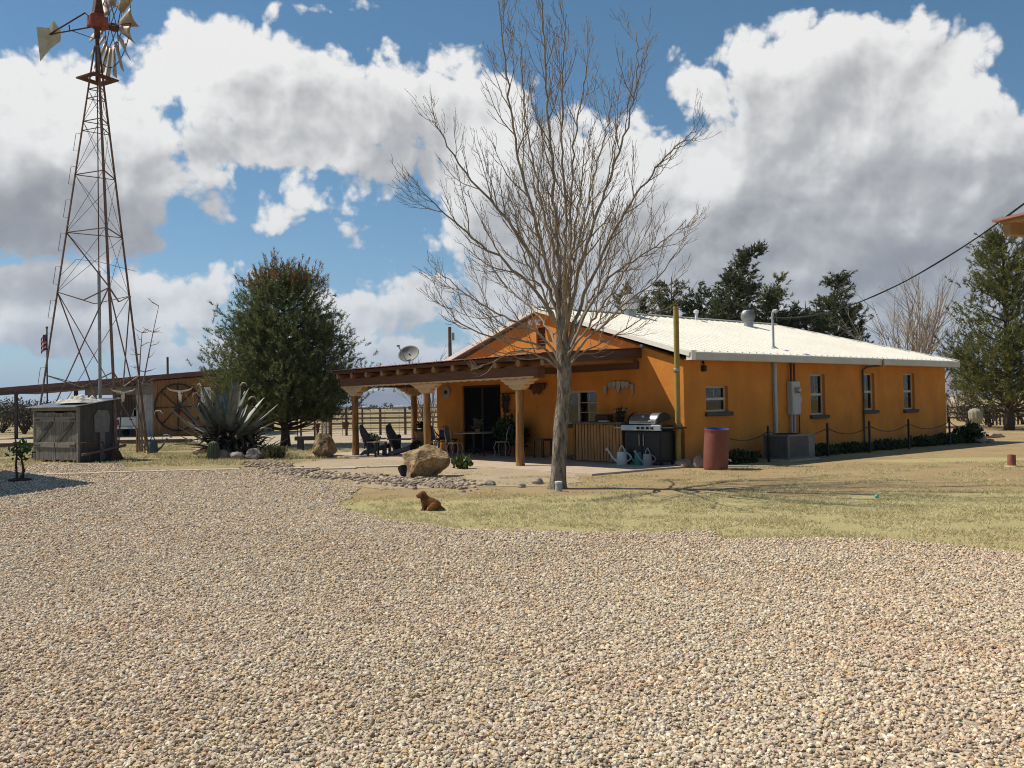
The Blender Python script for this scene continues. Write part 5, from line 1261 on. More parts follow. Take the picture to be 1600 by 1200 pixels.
def build_dog():
    # sitting small dog facing left, head turned to the camera side
    mb = bpy.data.metaballs.new('dog'); mb.resolution = mb.render_resolution = .009; mb.threshold = .12
    o = bpy.data.objects.new('dog_form', mb); COL.objects.link(o)
    def chain(*nodes):
        for (a, ra), (b, rb) in zip(nodes, nodes[1:]):
            a = Vector(a); b = Vector(b); n = max(2, int((b-a).length/min(ra, rb)*2.2))
            for k in range(n+1):
                q = k/n; e = mb.elements.new(type='BALL'); e.co = a.lerp(b, q); e.radius = (ra+(rb-ra)*q)*1.12; e.stiffness = 3.
    chain(((.115, 0, .085), .078), ((.055, 0, .112), .078), ((-.005, 0, .135), .074), ((-.045, 0, .155), .066), ((-.062, -.004, .195), .052), ((-.078, -.014, .235), .056))
    chain(((-.078, -.014, .235), .056), ((-.118, -.032, .222), .034), ((-.140, -.042, .218), .026))
    for s in (-1, 1):
        chain(((.110, s*.050, .075), .062), ((.060, s*.074, .050), .040)); chain(((.060, s*.074, .050), .036), ((.095, s*.08, .020), .022), ((.030, s*.082, .014), .020))
        chain(((-.045, s*.040, .125), .042), ((-.056, s*.045, .055), .025), ((-.060, s*.046, .018), .022), ((-.084, s*.047, .014), .019))
    chain(((.178, .02, .05), .026), ((.205, .07, .020), .018), ((.190, .115, .016), .013))
    bpy.context.view_layer.update()
    dg = bpy.context.evaluated_depsgraph_get(); m2 = bpy.data.meshes.new_from_object(o.evaluated_get(dg)); bpy.data.objects.remove(o); bpy.data.metaballs.remove(mb)
    m2.materials.clear(); m2.materials.append(MT['dog']); m2.shade_smooth(); m2.name = 'dog'
    d = bpy.data.objects.new('dog', m2); COL.objects.link(d); d.location = gp(669, 798); d.scale = (1.05,)*3; d.rotation_euler = (0, 0, R_(-14))
    g = np.random.default_rng(4); nv = len(m2.vertices); co = np.zeros(nv*3); no = np.zeros(nv*3); m2.vertices.foreach_get('co', co); m2.vertices.foreach_get('normal', no)
    co = co.reshape(-1, 3); no = no.reshape(-1, 3); ix = g.integers(0, nv, 9000); P = co[ix]+g.normal(0, .003, (9000, 3)); N = no[ix]
    T = N*.55+np.array([.55, .12, -.55])+g.normal(0, .25, P.shape); T /= np.linalg.norm(T, axis=1)[:, None]; Wd = np.cross(T, N+g.normal(0, .3, P.shape)); Wd /= np.linalg.norm(Wd, axis=1)[:, None]+1e-6
    l = (.010+.010*g.random(len(P)))[:, None]; Vf = np.stack([P-Wd*.0016, P+Wd*.0016, P+T*l], 1).reshape(-1, 3)
    tri_mesh('fur', Vf, np.arange(len(Vf)).reshape(-1, 3), 'dog', d)
    tag(d, 'small red-brown dog sitting on the lawn with its head turned', 'dog')
    for s in (-1, 1):
        b = MB(); b.blob((-.066+.006*s, -.010+s*.052, .220), (.027, .013, .050), 3+s, 2, .2); b.build('ear', 'dog_dark', d, smooth=180)
        b = MB(); b.blob((-.119, -.030+s*.022, .253), (.006, .006, .006), 1, 2, 0); b.build('eye', 'black_soft', d, smooth=180)
    b = MB(); b.blob((-.158, -.050, .231), (.009, .010, .008), 1, 2, .1); b.build('nose', 'black_soft', d, smooth=180)
    b = MB(); b.blob((-.132, -.040, .222), (.024, .019, .014), 5, 2, .12); b.build('muzzle', 'dog_pale', d, smooth=180)
# ------------------------------------------------------------------ trees and plants
def smooth_path(pts, n):
    pts = [Vector(p) for p in pts]; out = []
    P = [pts[0]*2-pts[1]]+pts+[pts[-1]*2-pts[-2]]
    m = len(pts)-1
    for i in range(n+1):
        s = min(i/n*m, m-1e-6); k = int(s); t = s-k; a, b, c, d = P[k:k+4]
        out.append(.5*((2*b)+(c-a)*t+(2*a-5*b+4*c-d)*t*t+(3*b-a-3*c+d)*t**3))
    return out
def build_bare_tree():
    base = gp(871, 764); base.z = 0; Y0 = base.y
    root = thing('bare_tree', 'tall leafless spreading tree on the lawn before the house', 'tree', base)
    W = lambda x, y, dy=0: at(880+(x-880)*(.93 if y < 500 else 1), y, Y0+dy)-base
    tr = MB()
    # trunk with irregular bark relief
    from mathutils import noise
    tp = smooth_path([W(871, 764)+Vector((0, 0, -.03)), W(873, 720), W(877, 660, .05), W(882, 610, .05), W(881, 570), W(878, 530), W(875, 480), W(873, 440)], 40)
    radf = lambda q: .142*(1+.36*math.exp(-q*24))*(1-.12*q)
    n = 28; vs = []
    for i, p in enumerate(tp):
        q = i/(len(tp)-1); t = (tp[min(i+1, 40)]-tp[max(i-1, 0)]).normalized(); u = t.cross(Vector((0, 1, 0))).normalized(); w = t.cross(u)
        for k in range(n):
            a = 2*PI*k/n
            r = radf(q)*(1+.10*noise.noise(Vector((math.cos(a)*1.2, math.sin(a)*1.2, p.z*1.1)))+.05*noise.noise(Vector((math.cos(a)*4, math.sin(a)*4, p.z*1.6)))) + .035*max(0, math.sin(a*5+1))*math.exp(-q*24)
            if q > .62: r *= max(.30, 1-(q-.62)*1.45)
            vs.append(p+(u*math.cos(a)+w*math.sin(a))*r)
    tr.add(vs, [(i*n+k, i*n+(k+1) % n, (i+1)*n+(k+1) % n, (i+1)*n+k) for i in range(40) for k in range(n)])
    trunk = tr.build('trunk', 'bark', root, smooth=180)
    mains = [  # photo-pixel paths of the main limbs with depth offsets, start radius
        ([(881,560,0),(876,480,.0),(872,400,.05),(864,290,-.1),(852,150,.1),(846,30,0),(840,-50,0)], .085),
        ([(882,545,0),(890,450,.35),(893,350,.5),(897,250,.7),(912,150,.8),(925,70,.9)], .070),
        ([(880,520,0),(882,430,-.3),(884,330,-.5),(876,210,-.7),(880,100,-.9),(886,20,-.9)], .062),
        ([(877,505,0),(850,440,.1),(812,380,.3),(770,325,.5),(715,270,.6),(672,205,.7),(662,188,.7)], .070),
        ([(876,490,0),(858,430,-.3),(830,340,-.6),(806,250,-.9),(788,150,-1.1),(778,60,-1.2),(770,-5,-1.2)], .066),
        ([(880,525,0),(838,460,-.2),(780,408,-.5),(720,365,-.7),(672,325,-.9),(640,300,-1.)], .062),
        ([(876,470,0),(864,400,.5),(842,310,.9),(822,220,1.2),(812,130,1.4),(806,60,1.5)], .055),
        ([(884,550,0),(912,470,.1),(945,400,.2),(985,330,.3),(1030,270,.4),(1075,225,.5),(1100,205,.5)], .066),
        ([(884,520,0),(905,430,-.4),(930,350,-.7),(962,270,-1.0),(990,190,-1.2),(1004,120,-1.3),(1003,50,-1.3)], .060),
        ([(886,560,0),(918,490,.5),(962,430,.9),(1010,400,1.2),(1050,375,1.4),(1085,345,1.5)], .055),
        ([(880,480,0),(900,400,.8),(925,300,1.2),(950,210,1.5),(965,140,1.7)], .052),
        ([(878,570,0),(845,525,.2),(800,500,.4),(750,480,.6),(705,450,.8),(672,425,.9)], .048),
        ([(877,575,0),(850,545,-.4),(810,530,-.8),(760,525,-1.1),(715,500,-1.4),(690,480,-1.5)], .044),
        ([(877,580,0),(845,556,-.7),(806,548,-1.2),(770,565,-1.6),(735,578,-1.9)], .040),
        ([(886,570,0),(912,535,-.3),(945,505,-.6),(990,470,-.9),(1035,440,-1.1),(1068,395,-1.2)], .048),
        ([(886,575,0),(910,550,.4),(950,530,.8),(1000,500,1.1),(1050,480,1.3)], .040),
        ([(880,540,0),(868,470,1.0),(850,400,1.8),(835,320,2.3),(826,250,2.5)], .052),
        ([(881,540,0),(886,460,-1.0),(896,380,-1.9),(908,300,-2.4),(915,230,-2.6)], .052),
        ([(881,555,0),(866,500,-1.1),(842,450,-2.0),(815,400,-2.5),(790,340,-2.8)], .046),
        ([(882,555,0),(906,500,1.1),(935,450,2.0),(960,390,2.5),(980,330,2.7)], .046),
        ([(880,562,0),(860,520,1.0),(825,480,1.9),(785,450,2.4),(750,400,2.7)], .044),
        ([(882,560,0),(912,520,-1.1),(945,480,-2.0),(985,420,-2.5),(1010,370,-2.7)], .044)]
    limb = MB(); twig = MB()
    R = random.Random(21)
    cnt = [0]
    cen = W(878, 520)
    def branch(pts, r0, r1, lvl):
        L_ = sum((pts[i+1]-pts[i]).length for i in range(len(pts)-1))
        n = max(4, int(L_/.16)); path = smooth_path(pts, n)
        kx = .016 if lvl == 0 else .009
        for i in range(1, len(path)): path[i] = path[i]+Vector((R.gauss(0, kx), R.gauss(0, kx), R.gauss(0, kx*.7)))*min(1, i/3)
        rad = [r0+(r1-r0)*(i/n)**.8 for i in range(n+1)]
        (limb if lvl == 0 else twig).tube(path, rad, 8 if lvl == 0 else (5 if lvl == 1 else 3), cap=lvl == 0)
        cnt[0] += 1
        if lvl >= 3: return
        step = (.28, .19, .16)[lvl]; s = L_*(.22 if lvl == 0 else .20); side = R.choice((-1, 1))
        while s < L_*.985:
            q = s/L_; i = min(int(q*n), n-1); p = path[i].lerp(path[i+1], q*n-i); t = (path[i+1]-path[i]).normalized()
            side = -side
            ax = Vector((R.gauss(0, .5), R.gauss(0, 1) if lvl == 0 else R.gauss(0, .8), R.gauss(0, .4)))
            lat = t.cross(ax)
            if lat.length < .05: s += step; continue
            lat.normalize()
            outw = (p-cen); outw.z = 0
            if outw.length > .1: lat = (lat+outw.normalized()*.25).normalized()
            lat = lat*side if R.random() < .35 else lat
            d = (t*.92+lat*.50+Vector((0, 0, .20))).normalized()
            ln = ((1.15, .52, .22)[lvl])*(1.2-.78*q)*R.uniform(.5, 1.3)
            m = p+d*ln*.5+lat*ln*.04; e = p+d*ln+Vector((0, 0, ln*.17))+t*ln*.08
            rr = min(rad[i]*.62, (.022, .0088, .0052)[lvl]*R.uniform(.8, 1.1))
            branch([p, m, e], max(rr, .0042), (.0046, .0040, .0034)[lvl], lvl+1)
            s += step*R.uniform(.6, 1.5)
    for path, r in mains:
        branch([W(*p) for p in path], r*.64, .007, 0)
    limb.build('limb', 'limb', trunk, smooth=180, recalc=False)
    twig.build('twigs', 'twig', root, recalc=False)['kind'] = 'stuff'
    print('twigs', cnt[0], len(twig.f))
def needle_tree(name, label, base, Hh, prof, trunk_r, nsh, seed, m, lean=(0, 0), needle=.12, w=.012, per=26, tips=None, shoot=.3, up=.6, first=.12, cat='pine tree', group=None, bias=0., limbs=70, lp=1.5, tipp=.75):
    """conifer: tapered trunk, limbs, and needle brushes along every shoot. prof: (height fraction, radius)"""
    g = np.random.default_rng(seed); R = random.Random(seed)
    from mathutils import noise
    root = thing(name, label, cat, base, 0, group)
    ax = lambda q: Vector((lean[0]*q**lp, lean[1]*q**lp, Hh*q))
    tb = MB(); tb.tube([ax(i/14)+Vector((.04*R.gauss(0, 1), .04*R.gauss(0, 1), 0))*(1 if i else 0) for i in range(15)], [trunk_r*(1-.93*i/14)*(1.25 if i == 0 else 1) for i in range(15)], 10)
    lb = MB()
    P = []; D = []
    pr = lambda q: np.interp(q, [a for a, _ in prof], [b for _, b in prof])
    tot = [pr(first+(1-first)*i/60)**1.35+.02 for i in range(61)]; cs = np.cumsum(tot); cs = cs/cs[-1]
    nl = limbs
    anchors = []
    for i in range(nl):
        q = first+(1-first)*np.interp(R.random(), cs, np.arange(61)/60)
        a = R.random()*2*PI; r = pr(q)*R.uniform(.76, 1.03)*(1+.20*noise.noise(Vector((math.cos(a)*1.6, math.sin(a)*1.6, q*4+seed))))
        d = Vector((math.cos(a), math.sin(a), 0)); q0 = max(first*.6, q-.10*(r/max(pr(.4), .1))-.02)
        p0 = ax(q0); p2 = Vector((ax(q).x, ax(q).y, ax(q).z))+d*r; p1 = p0.lerp(p2, .55)-Vector((0, 0, r*.06))
        path = smooth_path([p0, p1, p2], 8); lb.tube(path, [max(.010, trunk_r*.26*(1-i/8.6)) for i in range(9)], 5, cap=False)
        anchors.append((path, r, d))
    per_limb = max(3, int(nsh/nl))
    for path, r, d in anchors:
        for k in range(per_limb):
            s = R.uniform(.30, 1.0)**.6; i = min(int(s*8), 7); p = path[i].lerp(path[i+1], s*8-i)
            sp = r*.30*(1.15-s*.55)+.10
            p = p+Vector((R.gauss(0, sp), R.gauss(0, sp), R.gauss(0, sp*.8)))
            dd = (d*(.75-bias)+Vector((R.gauss(0, .45), R.gauss(0, .45), up+R.gauss(0, .3)))).normalized()
            P.append(p); D.append(dd)
    P = np.array(P); D = np.array(D); low = P[:, 2] > first*Hh*.72+.2; P = P[low]; D = D[low]; n = len(P)
    tsel = P[:, 2] > Hh*(tips if tips else 9)
    def brush(P, D, seed2, tipm):
        n = len(P)
        if n == 0: return None
        g = np.random.default_rng(seed2)
        ls = shoot*(.6+.8*g.random(n))
        s = g.random((n, per)); A = P[:, None]+D[:, None]*(s*ls[:, None])[..., None]
        N = g.normal(size=(n, per, 3)); N -= (N*D[:, None]).sum(-1, keepdims=True)*D[:, None]; N /= np.linalg.norm(N, axis=-1, keepdims=True)
        T = D[:, None]*.75+N*.75; T /= np.linalg.norm(T, axis=-1, keepdims=True)
        ln = needle*(.7+.6*g.random((n, per)))
        Wd = np.cross(T, g.normal(size=(n, per, 3))); Wd /= np.linalg.norm(Wd, axis=-1, keepdims=True)
        V = np.stack([A-Wd*w, A+Wd*w, A+T*ln[..., None]], 2).reshape(-1, 3)
        return V, np.arange(len(V)).reshape(-1, 3)
    tr = tb.build('trunk', 'pine_bark', root, smooth=180, recalc=False)
    lb.build('limb', 'pine_bark', tr, recalc=False)
    V, Fc = brush(P, D, seed+1, m); tri_mesh('crown', V, Fc, m, root)
    if tips:
        k = tsel & (g.random(n) < tipp)
        o = brush(P[k]+D[k]*shoot*.9, D[k]*.4+np.array([0, 0, .9]), seed+2, m)
        if o: tri_mesh('new_shoots', o[0], o[1], 'pine_tip', root)
    return root
def stem_bush(name, label, base, n, Hh, spread, seed, m, r0=.03, cat='tree', sub=5, group=None, lean=0):
    """many-stemmed leafless shrub"""
    R = random.Random(seed); root = thing(name, label, cat, base, 0, group)
    main = MB(); tw = MB()
    for i in range(n):
        a = R.random()*2*PI; sp = spread*math.sqrt(R.random()); h = Hh*R.uniform(.65, 1.0)*(1-.18*sp/spread)
        d = Vector((math.cos(a), math.sin(a)*.8, 0)); p0 = d*.25*R.random()
        pts = [p0, p0+d*sp*.30+Vector((0, 0, h*.35)), p0+d*sp*.68+Vector((R.gauss(0, .1), 0, h*.7)), p0+d*sp+Vector((lean+R.gauss(0, .15), R.gauss(0, .15), h))]
        path = smooth_path(pts, 12); rr = r0*R.uniform(.7, 1.2); main.tube(path, [rr*(1-.82*k/12) for k in range(13)], 5, cap=False)
        for k in range(sub):
            s = R.uniform(.35, .97); j = min(int(s*12), 11); p = path[j]; t = (path[j+1]-path[j]).normalized()
            e = t*.8+Vector((R.gauss(0, .45), R.gauss(0, .45), .25)); l = Hh*.17*R.uniform(.5, 1.3)
            sub_p = smooth_path([p, p+e*l*.5, p+e*l+Vector((0, 0, l*.15))], 5); tw.tube(sub_p, [max(.006, rr*.4*(1-.7*q/5)) for q in range(6)], 3, cap=False)
            for _ in range(3):
                p2 = sub_p[R.randrange(1, 5)]; e2 = e+Vector((R.gauss(0, .6), R.gauss(0, .6), .2)); tw.tube([p2, p2+e2*l*.35], [.008, .005], 3, cap=False)
    main.build('trunk', m, root, recalc=False); tw.build('crown', m, root, recalc=False)
    return root
def leafy_shrub(name, label, base, r, seed, n, size, m, cat='shrub', group=None, trunk=True, zc=.95):
    root = thing(name, label, cat, base, 0, group)
    R = random.Random(seed); Vs = []; Fs = []; o = 0
    k = max(3, int(r[0]*2.4))
    for i in range(k):
        a = 2*PI*i/k; c = (r[0]*.5*math.cos(a)*R.uniform(.4, 1.2), r[1]*.5*math.sin(a), r[2]*zc*R.uniform(.65, 1.15))
        V, Fc = leaf_cloud(n//k, c, (r[0]*.55, r[1]*.6, r[2]*.62*R.uniform(.8, 1.15)), size, seed*11+i, .4)
        V[:, 2] = np.maximum(V[:, 2], .02); Vs.append(V); Fs.append(Fc+o); o += len(V)
    tri_mesh('foliage', np.concatenate(Vs), np.concatenate(Fs), m, root)
    b = MB()
    for i in range(6): a = R.random()*6.28; b.tube([(0, 0, -.02), (r[0]*.2*math.cos(a), r[1]*.2*math.sin(a), r[2]*.5), (r[0]*.5*math.cos(a), r[1]*.5*math.sin(a), r[2]*1.2)], [.06*r[2], .04*r[2], .02*r[2]], 5)
    b.build('trunk', 'pine_bark', root, recalc=False)
    return root
def agave_leaf(b, base, az, el, ln, w, curl, R, th=.035, twist=0.):
    n = 16; p = Vector(base); d = Vector((math.cos(az)*math.cos(el), math.sin(az)*math.cos(el), math.sin(el))); side = Vector((-math.sin(az), math.cos(az), 0))
    vs = []
    for i in range(n+1):
        q = i/n; e = el+curl*q**1.6
        d = Vector((math.cos(az)*math.cos(e), math.sin(az)*math.cos(e), math.sin(e)))
        ww = w*(.62+.55*math.sin(PI*min(1, .15+q*.62)))*(1-q**3.2)**.8*.9 + .004
        t = th*(1-q)+.006; nrm = side.cross(d)*-1.0
        if nrm.z < 0 and e < PI/2: nrm = -nrm
        ch = ww*.30*(1-q*.4)
        vs += [p-side*ww+nrm*ch, p+nrm*(0), p+side*ww+nrm*ch, p-nrm*t*1.4]
        p = p+d*(ln/n)
    fs = []
    for i in range(n):
        a = i*4; c = a+4
        for k in range(4): fs.append((a+k, a+(k+1) % 4, c+(k+1) % 4, c+k))
    fs += [(0, 1, 2, 3), (n*4+3, n*4+2, n*4+1, n*4)]
    b.add(vs, fs)
def build_agave():
    R = random.Random(5); base = gp(352, 714); base.z = 0
    root = thing('agave', 'huge blue-grey agave with withered lower leaves and curled tips beside the pine', 'agave', base)
    g = MB(); dry = MB(); pale = MB()
    for i in range(62):
        q = (i+.5)/62; az = i*2.39996+R.gauss(0, .35); el = R_(8+74*q**.85+R.gauss(0, 8)); ln = (1.75+.55*math.sin(PI*(.25+.6*q)))*R.uniform(.62, 1.1)
        if -2.4 < ((az+PI) % (2*PI))-PI < -.5 and q < .4 and R.random() < .55: continue
        agave_leaf(g, (.16*math.cos(az), .16*math.sin(az), .18+.35*q), az, el, ln, R.uniform(.10, .145), R.choice((-.35, -.15, .1, .3))-(.3 if q < .2 else 0), R)
        if R.random() < .28:
            e = el-.05; tip = Vector((.16*math.cos(az), .16*math.sin(az), .18+.35*q))+Vector((math.cos(az)*math.cos(e), math.sin(az)*math.cos(e), math.sin(e)))*ln*.93
            dd = Vector((math.cos(az), math.sin(az), 0)); pale.tube([tip, tip+dd*.10+Vector((0, 0, .10)), tip+dd*.24+Vector((0, 0, .09)), tip+dd*.30-Vector((0, 0, .04))], [.03, .028, .02, .006], 6)
    for i in range(190):
        az = R.uniform(-2.6, .4); ln = R.uniform(.5, 1.2)
        agave_leaf(dry, (.3*math.cos(az)*R.random()+R.gauss(.25, .3), .3*math.sin(az)+R.gauss(0, .12), R.uniform(.1, .75)), az, R_(R.uniform(-5, 65)), ln, .06, R.uniform(-1.6, -.5), R, .02)
    for dx, dy, hh, k in ((1.0, -.1, 1.0, 9), (.75, -.45, .75, 6)):
        for i in range(k):
            az = i*2.4; agave_leaf(g, (dx+.05*math.cos(az), dy+.05*math.sin(az), .05), az, R_(R.uniform(12, 75)), hh*R.uniform(.8, 1.25), .07, R.uniform(-.2, .2), R)
    g.build('rosette', 'agave', root, smooth=40, recalc=True); dry.build('withered_leaf_skirt', 'agave_dry', root, smooth=60, recalc=False)
    pale.build('curled_tip', 'agave_pale', root, smooth=60, recalc=False)
    # ribbed barrel cactus in front
    def ribbed(name, label, loc, r, h, m, ribs=14, top=.8):
        b = MB(); n = ribs*4; vs = []; k = 16
        for i in range(k+1):
            q = i/k; rr = r*(.86+.22*math.sin(PI*min(q*1.2, 1)))*(1 if q < top else math.sqrt(max(0.0004, 1-((q-top)/(1-top))**2)))
            for j in range(n):
                a = 2*PI*j/n; f = 1+.10*math.cos(a*ribs); vs.append((rr*f*math.cos(a), rr*f*math.sin(a), h*q))
        b.add(vs, [(i*n+j, i*n+(j+1) % n, (i+1)*n+(j+1) % n, (i+1)*n+j) for i in range(k) for j in range(n)]+[tuple(range(k*n, k*n+n))])
        o = b.build(name, m, None, loc, smooth=50); tag(o, label, 'cactus')
    ribbed('barrel_cactus', 'short ribbed dark cactus standing in front of the agave', gp(334, 719), .17, .62, 'cactus')
    V, Fc = leaf_cloud(420, (0, 0, .17), (.38, .3, .2), .16, 91, .8, thin=.2); tag(tri_mesh('tufted_plant', V, Fc, 'olive_shrub', None, gp(429, 718)), 'low grey tufted plant at the right foot of the agave', 'plant')
def build_trees():
    build_bare_tree()
    b = gp(446, 697); b.z = 0; y = b.y
    k = y/F
    needle_tree('pine_tree', 'broad dense olive pine with brown new shoots between barn and porch', b, 7.55, [(0, .3), (.10, 1.2), (.18, 2.2), (.30, 2.75), (.48, 2.7), (.66, 2.2), (.82, 1.65), (.93, 1.1), (1, .5)], .19, 8000, 5, 'pine', needle=.15, w=.013, per=26, tips=.86, shoot=.34, up=.85, first=.15, limbs=260, tipp=.45)
    b = gp(1577, 672); b.z = 0
    needle_tree('pine_tree', 'tall open yellow-green pine right of the house with its trunk showing', b, 9.6, [(0, .2), (.13, 1.9), (.3, 2.2), (.5, 2.0), (.7, 1.55), (.86, 1.1), (.96, .65), (1, .3)], .21, 2900, 8, 'pine_light', needle=.17, w=.016, per=28, shoot=.40, up=.75, first=.14, limbs=110)
    gy = lambda x, D: Vector(((at(x, 620, D)).x, D, 0))
    zt = lambda x, y, D: at(x, y, D).z
    hg = 'dark conifers behind the house roof'
    needle_tree('conifer', 'small round-topped conifer peeping over the roof by the white turbine vent', gy(992, 52), zt(992, 450, 52), [(0, 0.48), (.3, 1.20), (.75, 1.04), (.93, 0.56), (1, 0.24)], .18, 950, 12, 'pine_dark', needle=.2, w=.028, per=22, shoot=.4, up=.8, group=hg, cat='conifer', limbs=75)
    needle_tree('conifer', 'smallest conifer tip just right of the round-topped one over the roof', gy(1012, 56), zt(1012, 466, 56), [(0, 0.48), (.3, 0.96), (.75, 0.64), (1, 0.16)], .15, 608, 13, 'pine_dark', needle=.2, w=.028, per=20, shoot=.4, up=.8, group=hg, cat='conifer', limbs=60)
    needle_tree('conifer', 'twin-topped dark conifer left of the bent cypress', gy(1052, 50), zt(1052, 432, 50), [(0, 0.72), (.3, 1.84), (.62, 1.36), (.8, 0.76), (.93, 0.44), (1, 0.16)], .2, 1710, 14, 'pine_dark', needle=.2, w=.028, per=22, shoot=.4, up=.6, group=hg, cat='conifer', limbs=96)
    needle_tree('bent_cypress', 'dark wind-bent cypress leaning right, tallest above the roof', gy(1134, 48), zt(1184, 386, 48), [(0, .8), (.4, 1.5), (.6, 1.35), (.72, 1.02), (.85, .62), (.95, .32), (1, .1)], .26, 2850, 15, 'pine_dark', lean=((1186-1132)/F*48, 0), lp=3.6, needle=.16, w=.026, per=24, shoot=.36, up=.5, bias=-.1, group=hg, cat='cypress', limbs=135)
    needle_tree('spreading_cypress', 'low dark spreading cypress at the left foot of the bent one', gy(1098, 50), zt(1098, 452, 50), [(0, 0.80), (.4, 1.52), (.8, 1.28), (1, 0.40)], .18, 1178, 26, 'pine_dark', needle=.18, w=.027, per=22, shoot=.36, up=.25, group=hg, cat='cypress', limbs=84)
    needle_tree('conifer', 'pale-topped conifer between the bent cypress and the grey turbine vent', gy(1219, 54), zt(1219, 432, 54), [(0, 0.64), (.35, 1.12), (.7, 0.92), (.9, 0.56), (1, 0.16)], .2, 1330, 16, 'pine_light', needle=.2, w=.028, per=20, shoot=.42, up=.7, group=hg, cat='conifer', limbs=84)
    needle_tree('spreading_cypress', 'dark drooping cypress directly behind the grey turbine vent', gy(1190, 49), zt(1192, 450, 49), [(0, 0.96), (.4, 1.76), (.75, 1.36), (.9, 0.64), (1, 0.16)], .2, 1710, 17, 'pine_dark', lean=(.5, 0), needle=.18, w=.027, per=22, shoot=.4, up=.2, group=hg, cat='cypress', limbs=96)
    needle_tree('conifer', 'tall dark conifer right of the service mast beside the bare shrub tree', gy(1308, 50), zt(1308, 424, 50), [(0, 0.80), (.35, 1.68), (.62, 1.28), (.82, 0.76), (.93, 0.48), (1, 0.16)], .22, 2185, 18, 'pine_dark', needle=.19, w=.028, per=22, shoot=.42, up=.55, group=hg, cat='conifer', limbs=108)
    needle_tree('spreading_cypress', 'low dark cypress mass behind the service mast', gy(1262, 48), zt(1268, 470, 48), [(0, 1.12), (.4, 1.92), (.75, 1.52), (.92, 0.64), (1, 0.16)], .2, 1805, 19, 'pine_dark', needle=.18, w=.027, per=22, shoot=.4, up=.2, group=hg, cat='cypress', limbs=96)
    stem_bush('bare_shrub_tree', 'many-stemmed bare shrub tree behind the right end of the roof', gy(1425, 47), 38, zt(1425, 425, 47), 3.5, 31, 'twig_pale', .05, 'shrub tree', 9)
    stem_bush('bare_bush', 'bare bush seen between house wall and right pine', gy(1500, 60), 22, zt(1500, 570, 60), 2.4, 32, 'twig_pale', .05, 'bush', 8)
    stem_bush('ocotillo', 'thin bare stems behind the left roof edge by the dish', gy(672, 36), 12, zt(672, 538, 36), 1.2, 33, 'twig', .03, 'bush', 4)
    # sapling with stakes
    p = gp(219, 707); p.z = 0
    root = thing('sapling', 'thin leafless sapling tied to wooden stakes behind the shed', 'sapling', p)
    R = random.Random(3); W = lambda x, y: at(x, y, p.y)-p
    b = MB(); a = smooth_path([W(222, 706), W(221, 650), W(224, 600), W(235, 540), W(248, 478)], 12); c = smooth_path([W(218, 706), W(216, 640), W(219, 560), W(222, 520)], 10)
    b.tube(a, [.05*(1-.8*i/12) for i in range(13)], 7); b.tube(c, [.045*(1-.75*i/10) for i in range(11)], 7); b.build('trunk', 'limb', root, smooth=180)
    for path in (a, c):
        for i in range(17):
            tw = MB()
            j = R.randrange(4, len(path)); q = path[j]; s = R.choice((-1, 1)); l = R.uniform(.15, .45)
            e = q+Vector((s*l, R.gauss(0, .2), R.uniform(-.02, .25))); tw.tube([q, q.lerp(e, .55)+Vector((R.gauss(0, .03), 0, R.gauss(0, .03))), e+Vector((0, 0, R.uniform(-.05, .12)))], [.014, .011, .006], 4); tw.build('twig', 'twig', root)
    for x, y0, y1 in ((214, 707, 668), (226, 708, 672)):
        b = MB(); q0 = gp(x, y0)-p; q1 = at(x, y1, p.y)-p; b.tube([Vector((q0.x, q0.y, -.02)), Vector((q1.x, 0, q1.z))], .035, 7); b.build('stake', 'log', root)
    watering_can('watering_can', 'slate blue watering can on the dry grass beside the sapling', 'can_blue', gp(239, 708), R_(10), 1.75, True, None)
    # thickets at far left, brush at far right
    mg = 'grey-brown thicket beyond the carport'
    for i, (x, D, r) in enumerate(((4, 78, (3.2, 2.2, 1.7)), (38, 72, (2.9, 2.0, 1.9)), (66, 80, (3.0, 2.2, 1.5)), (92, 76, (2.6, 2., 1.6)))):
        leafy_shrub('thicket_shrub', ['wide grey-brown thicket shrub at the left picture edge', 'tallest grey-brown thicket shrub behind the steel post', 'lower grey-brown thicket shrub half behind the tower leg', 'grey-brown thicket shrub glimpsed behind the shed'][i], gy(x, D), r, 40+i, 2600, .16, 'mesquite', 'shrub', mg)
    og = 'olive brush by the right pine'
    for i, (x, D, r, mm) in enumerate(((1512, 50, (1.3, 1.1, .9), 'mesquite'), (1545, 47, (1.5, 1.1, 1.0), 'olive_shrub'), (1600, 50, (1.9, 1.2, 1.1), 'olive_shrub'), (1632, 48, (1.6, 1.2, 1.2), 'olive_shrub'))):
        leafy_shrub('brush_shrub', ['brown twiggy brush shrub just right of the house corner', 'olive brush shrub behind the old grey cactus', 'olive brush shrub right of the pine trunk', 'olive brush shrub at the right picture edge'][i], gy(x, D), r, 60+i, 900, .10, mm, 'shrub', og)
    V, Fc = leaf_cloud(1500, (0, 0, .25), (.55, .45, .38), .10, 131, .6); V[:, 2] = np.maximum(V[:, 2], .01)
    tag(tri_mesh('corner_shrub', V, Fc, 'shrub_dark', None, H(14.25, -.75, 0)), 'dark dense shrub at the far house corner', 'shrub')
    for i, (dx, r) in enumerate(((-.25, .2), (.1, .11))):
        bb = MB(); bb.blob((0, 0, r*.5), (r*1.2, r, r*.8), 40+i, 3, .35); tag(bb.build('rock', 'rock_grey' if i else 'rock_red', None, H(14.6+dx, -1.05-.2*i, 0), smooth=40), ['dark stacked rock by the far house corner', 'pale rock in front of the corner shrub'][i], 'rock')
    # old grey columnar cactus
    c = gp(1525, 677); c.z = 0
    t = thing('old_cactus', 'pale hairy columnar cactus with a narrow corky foot far right', 'cactus', c)
    b = MB(); n = 40; vs = []; k = 22
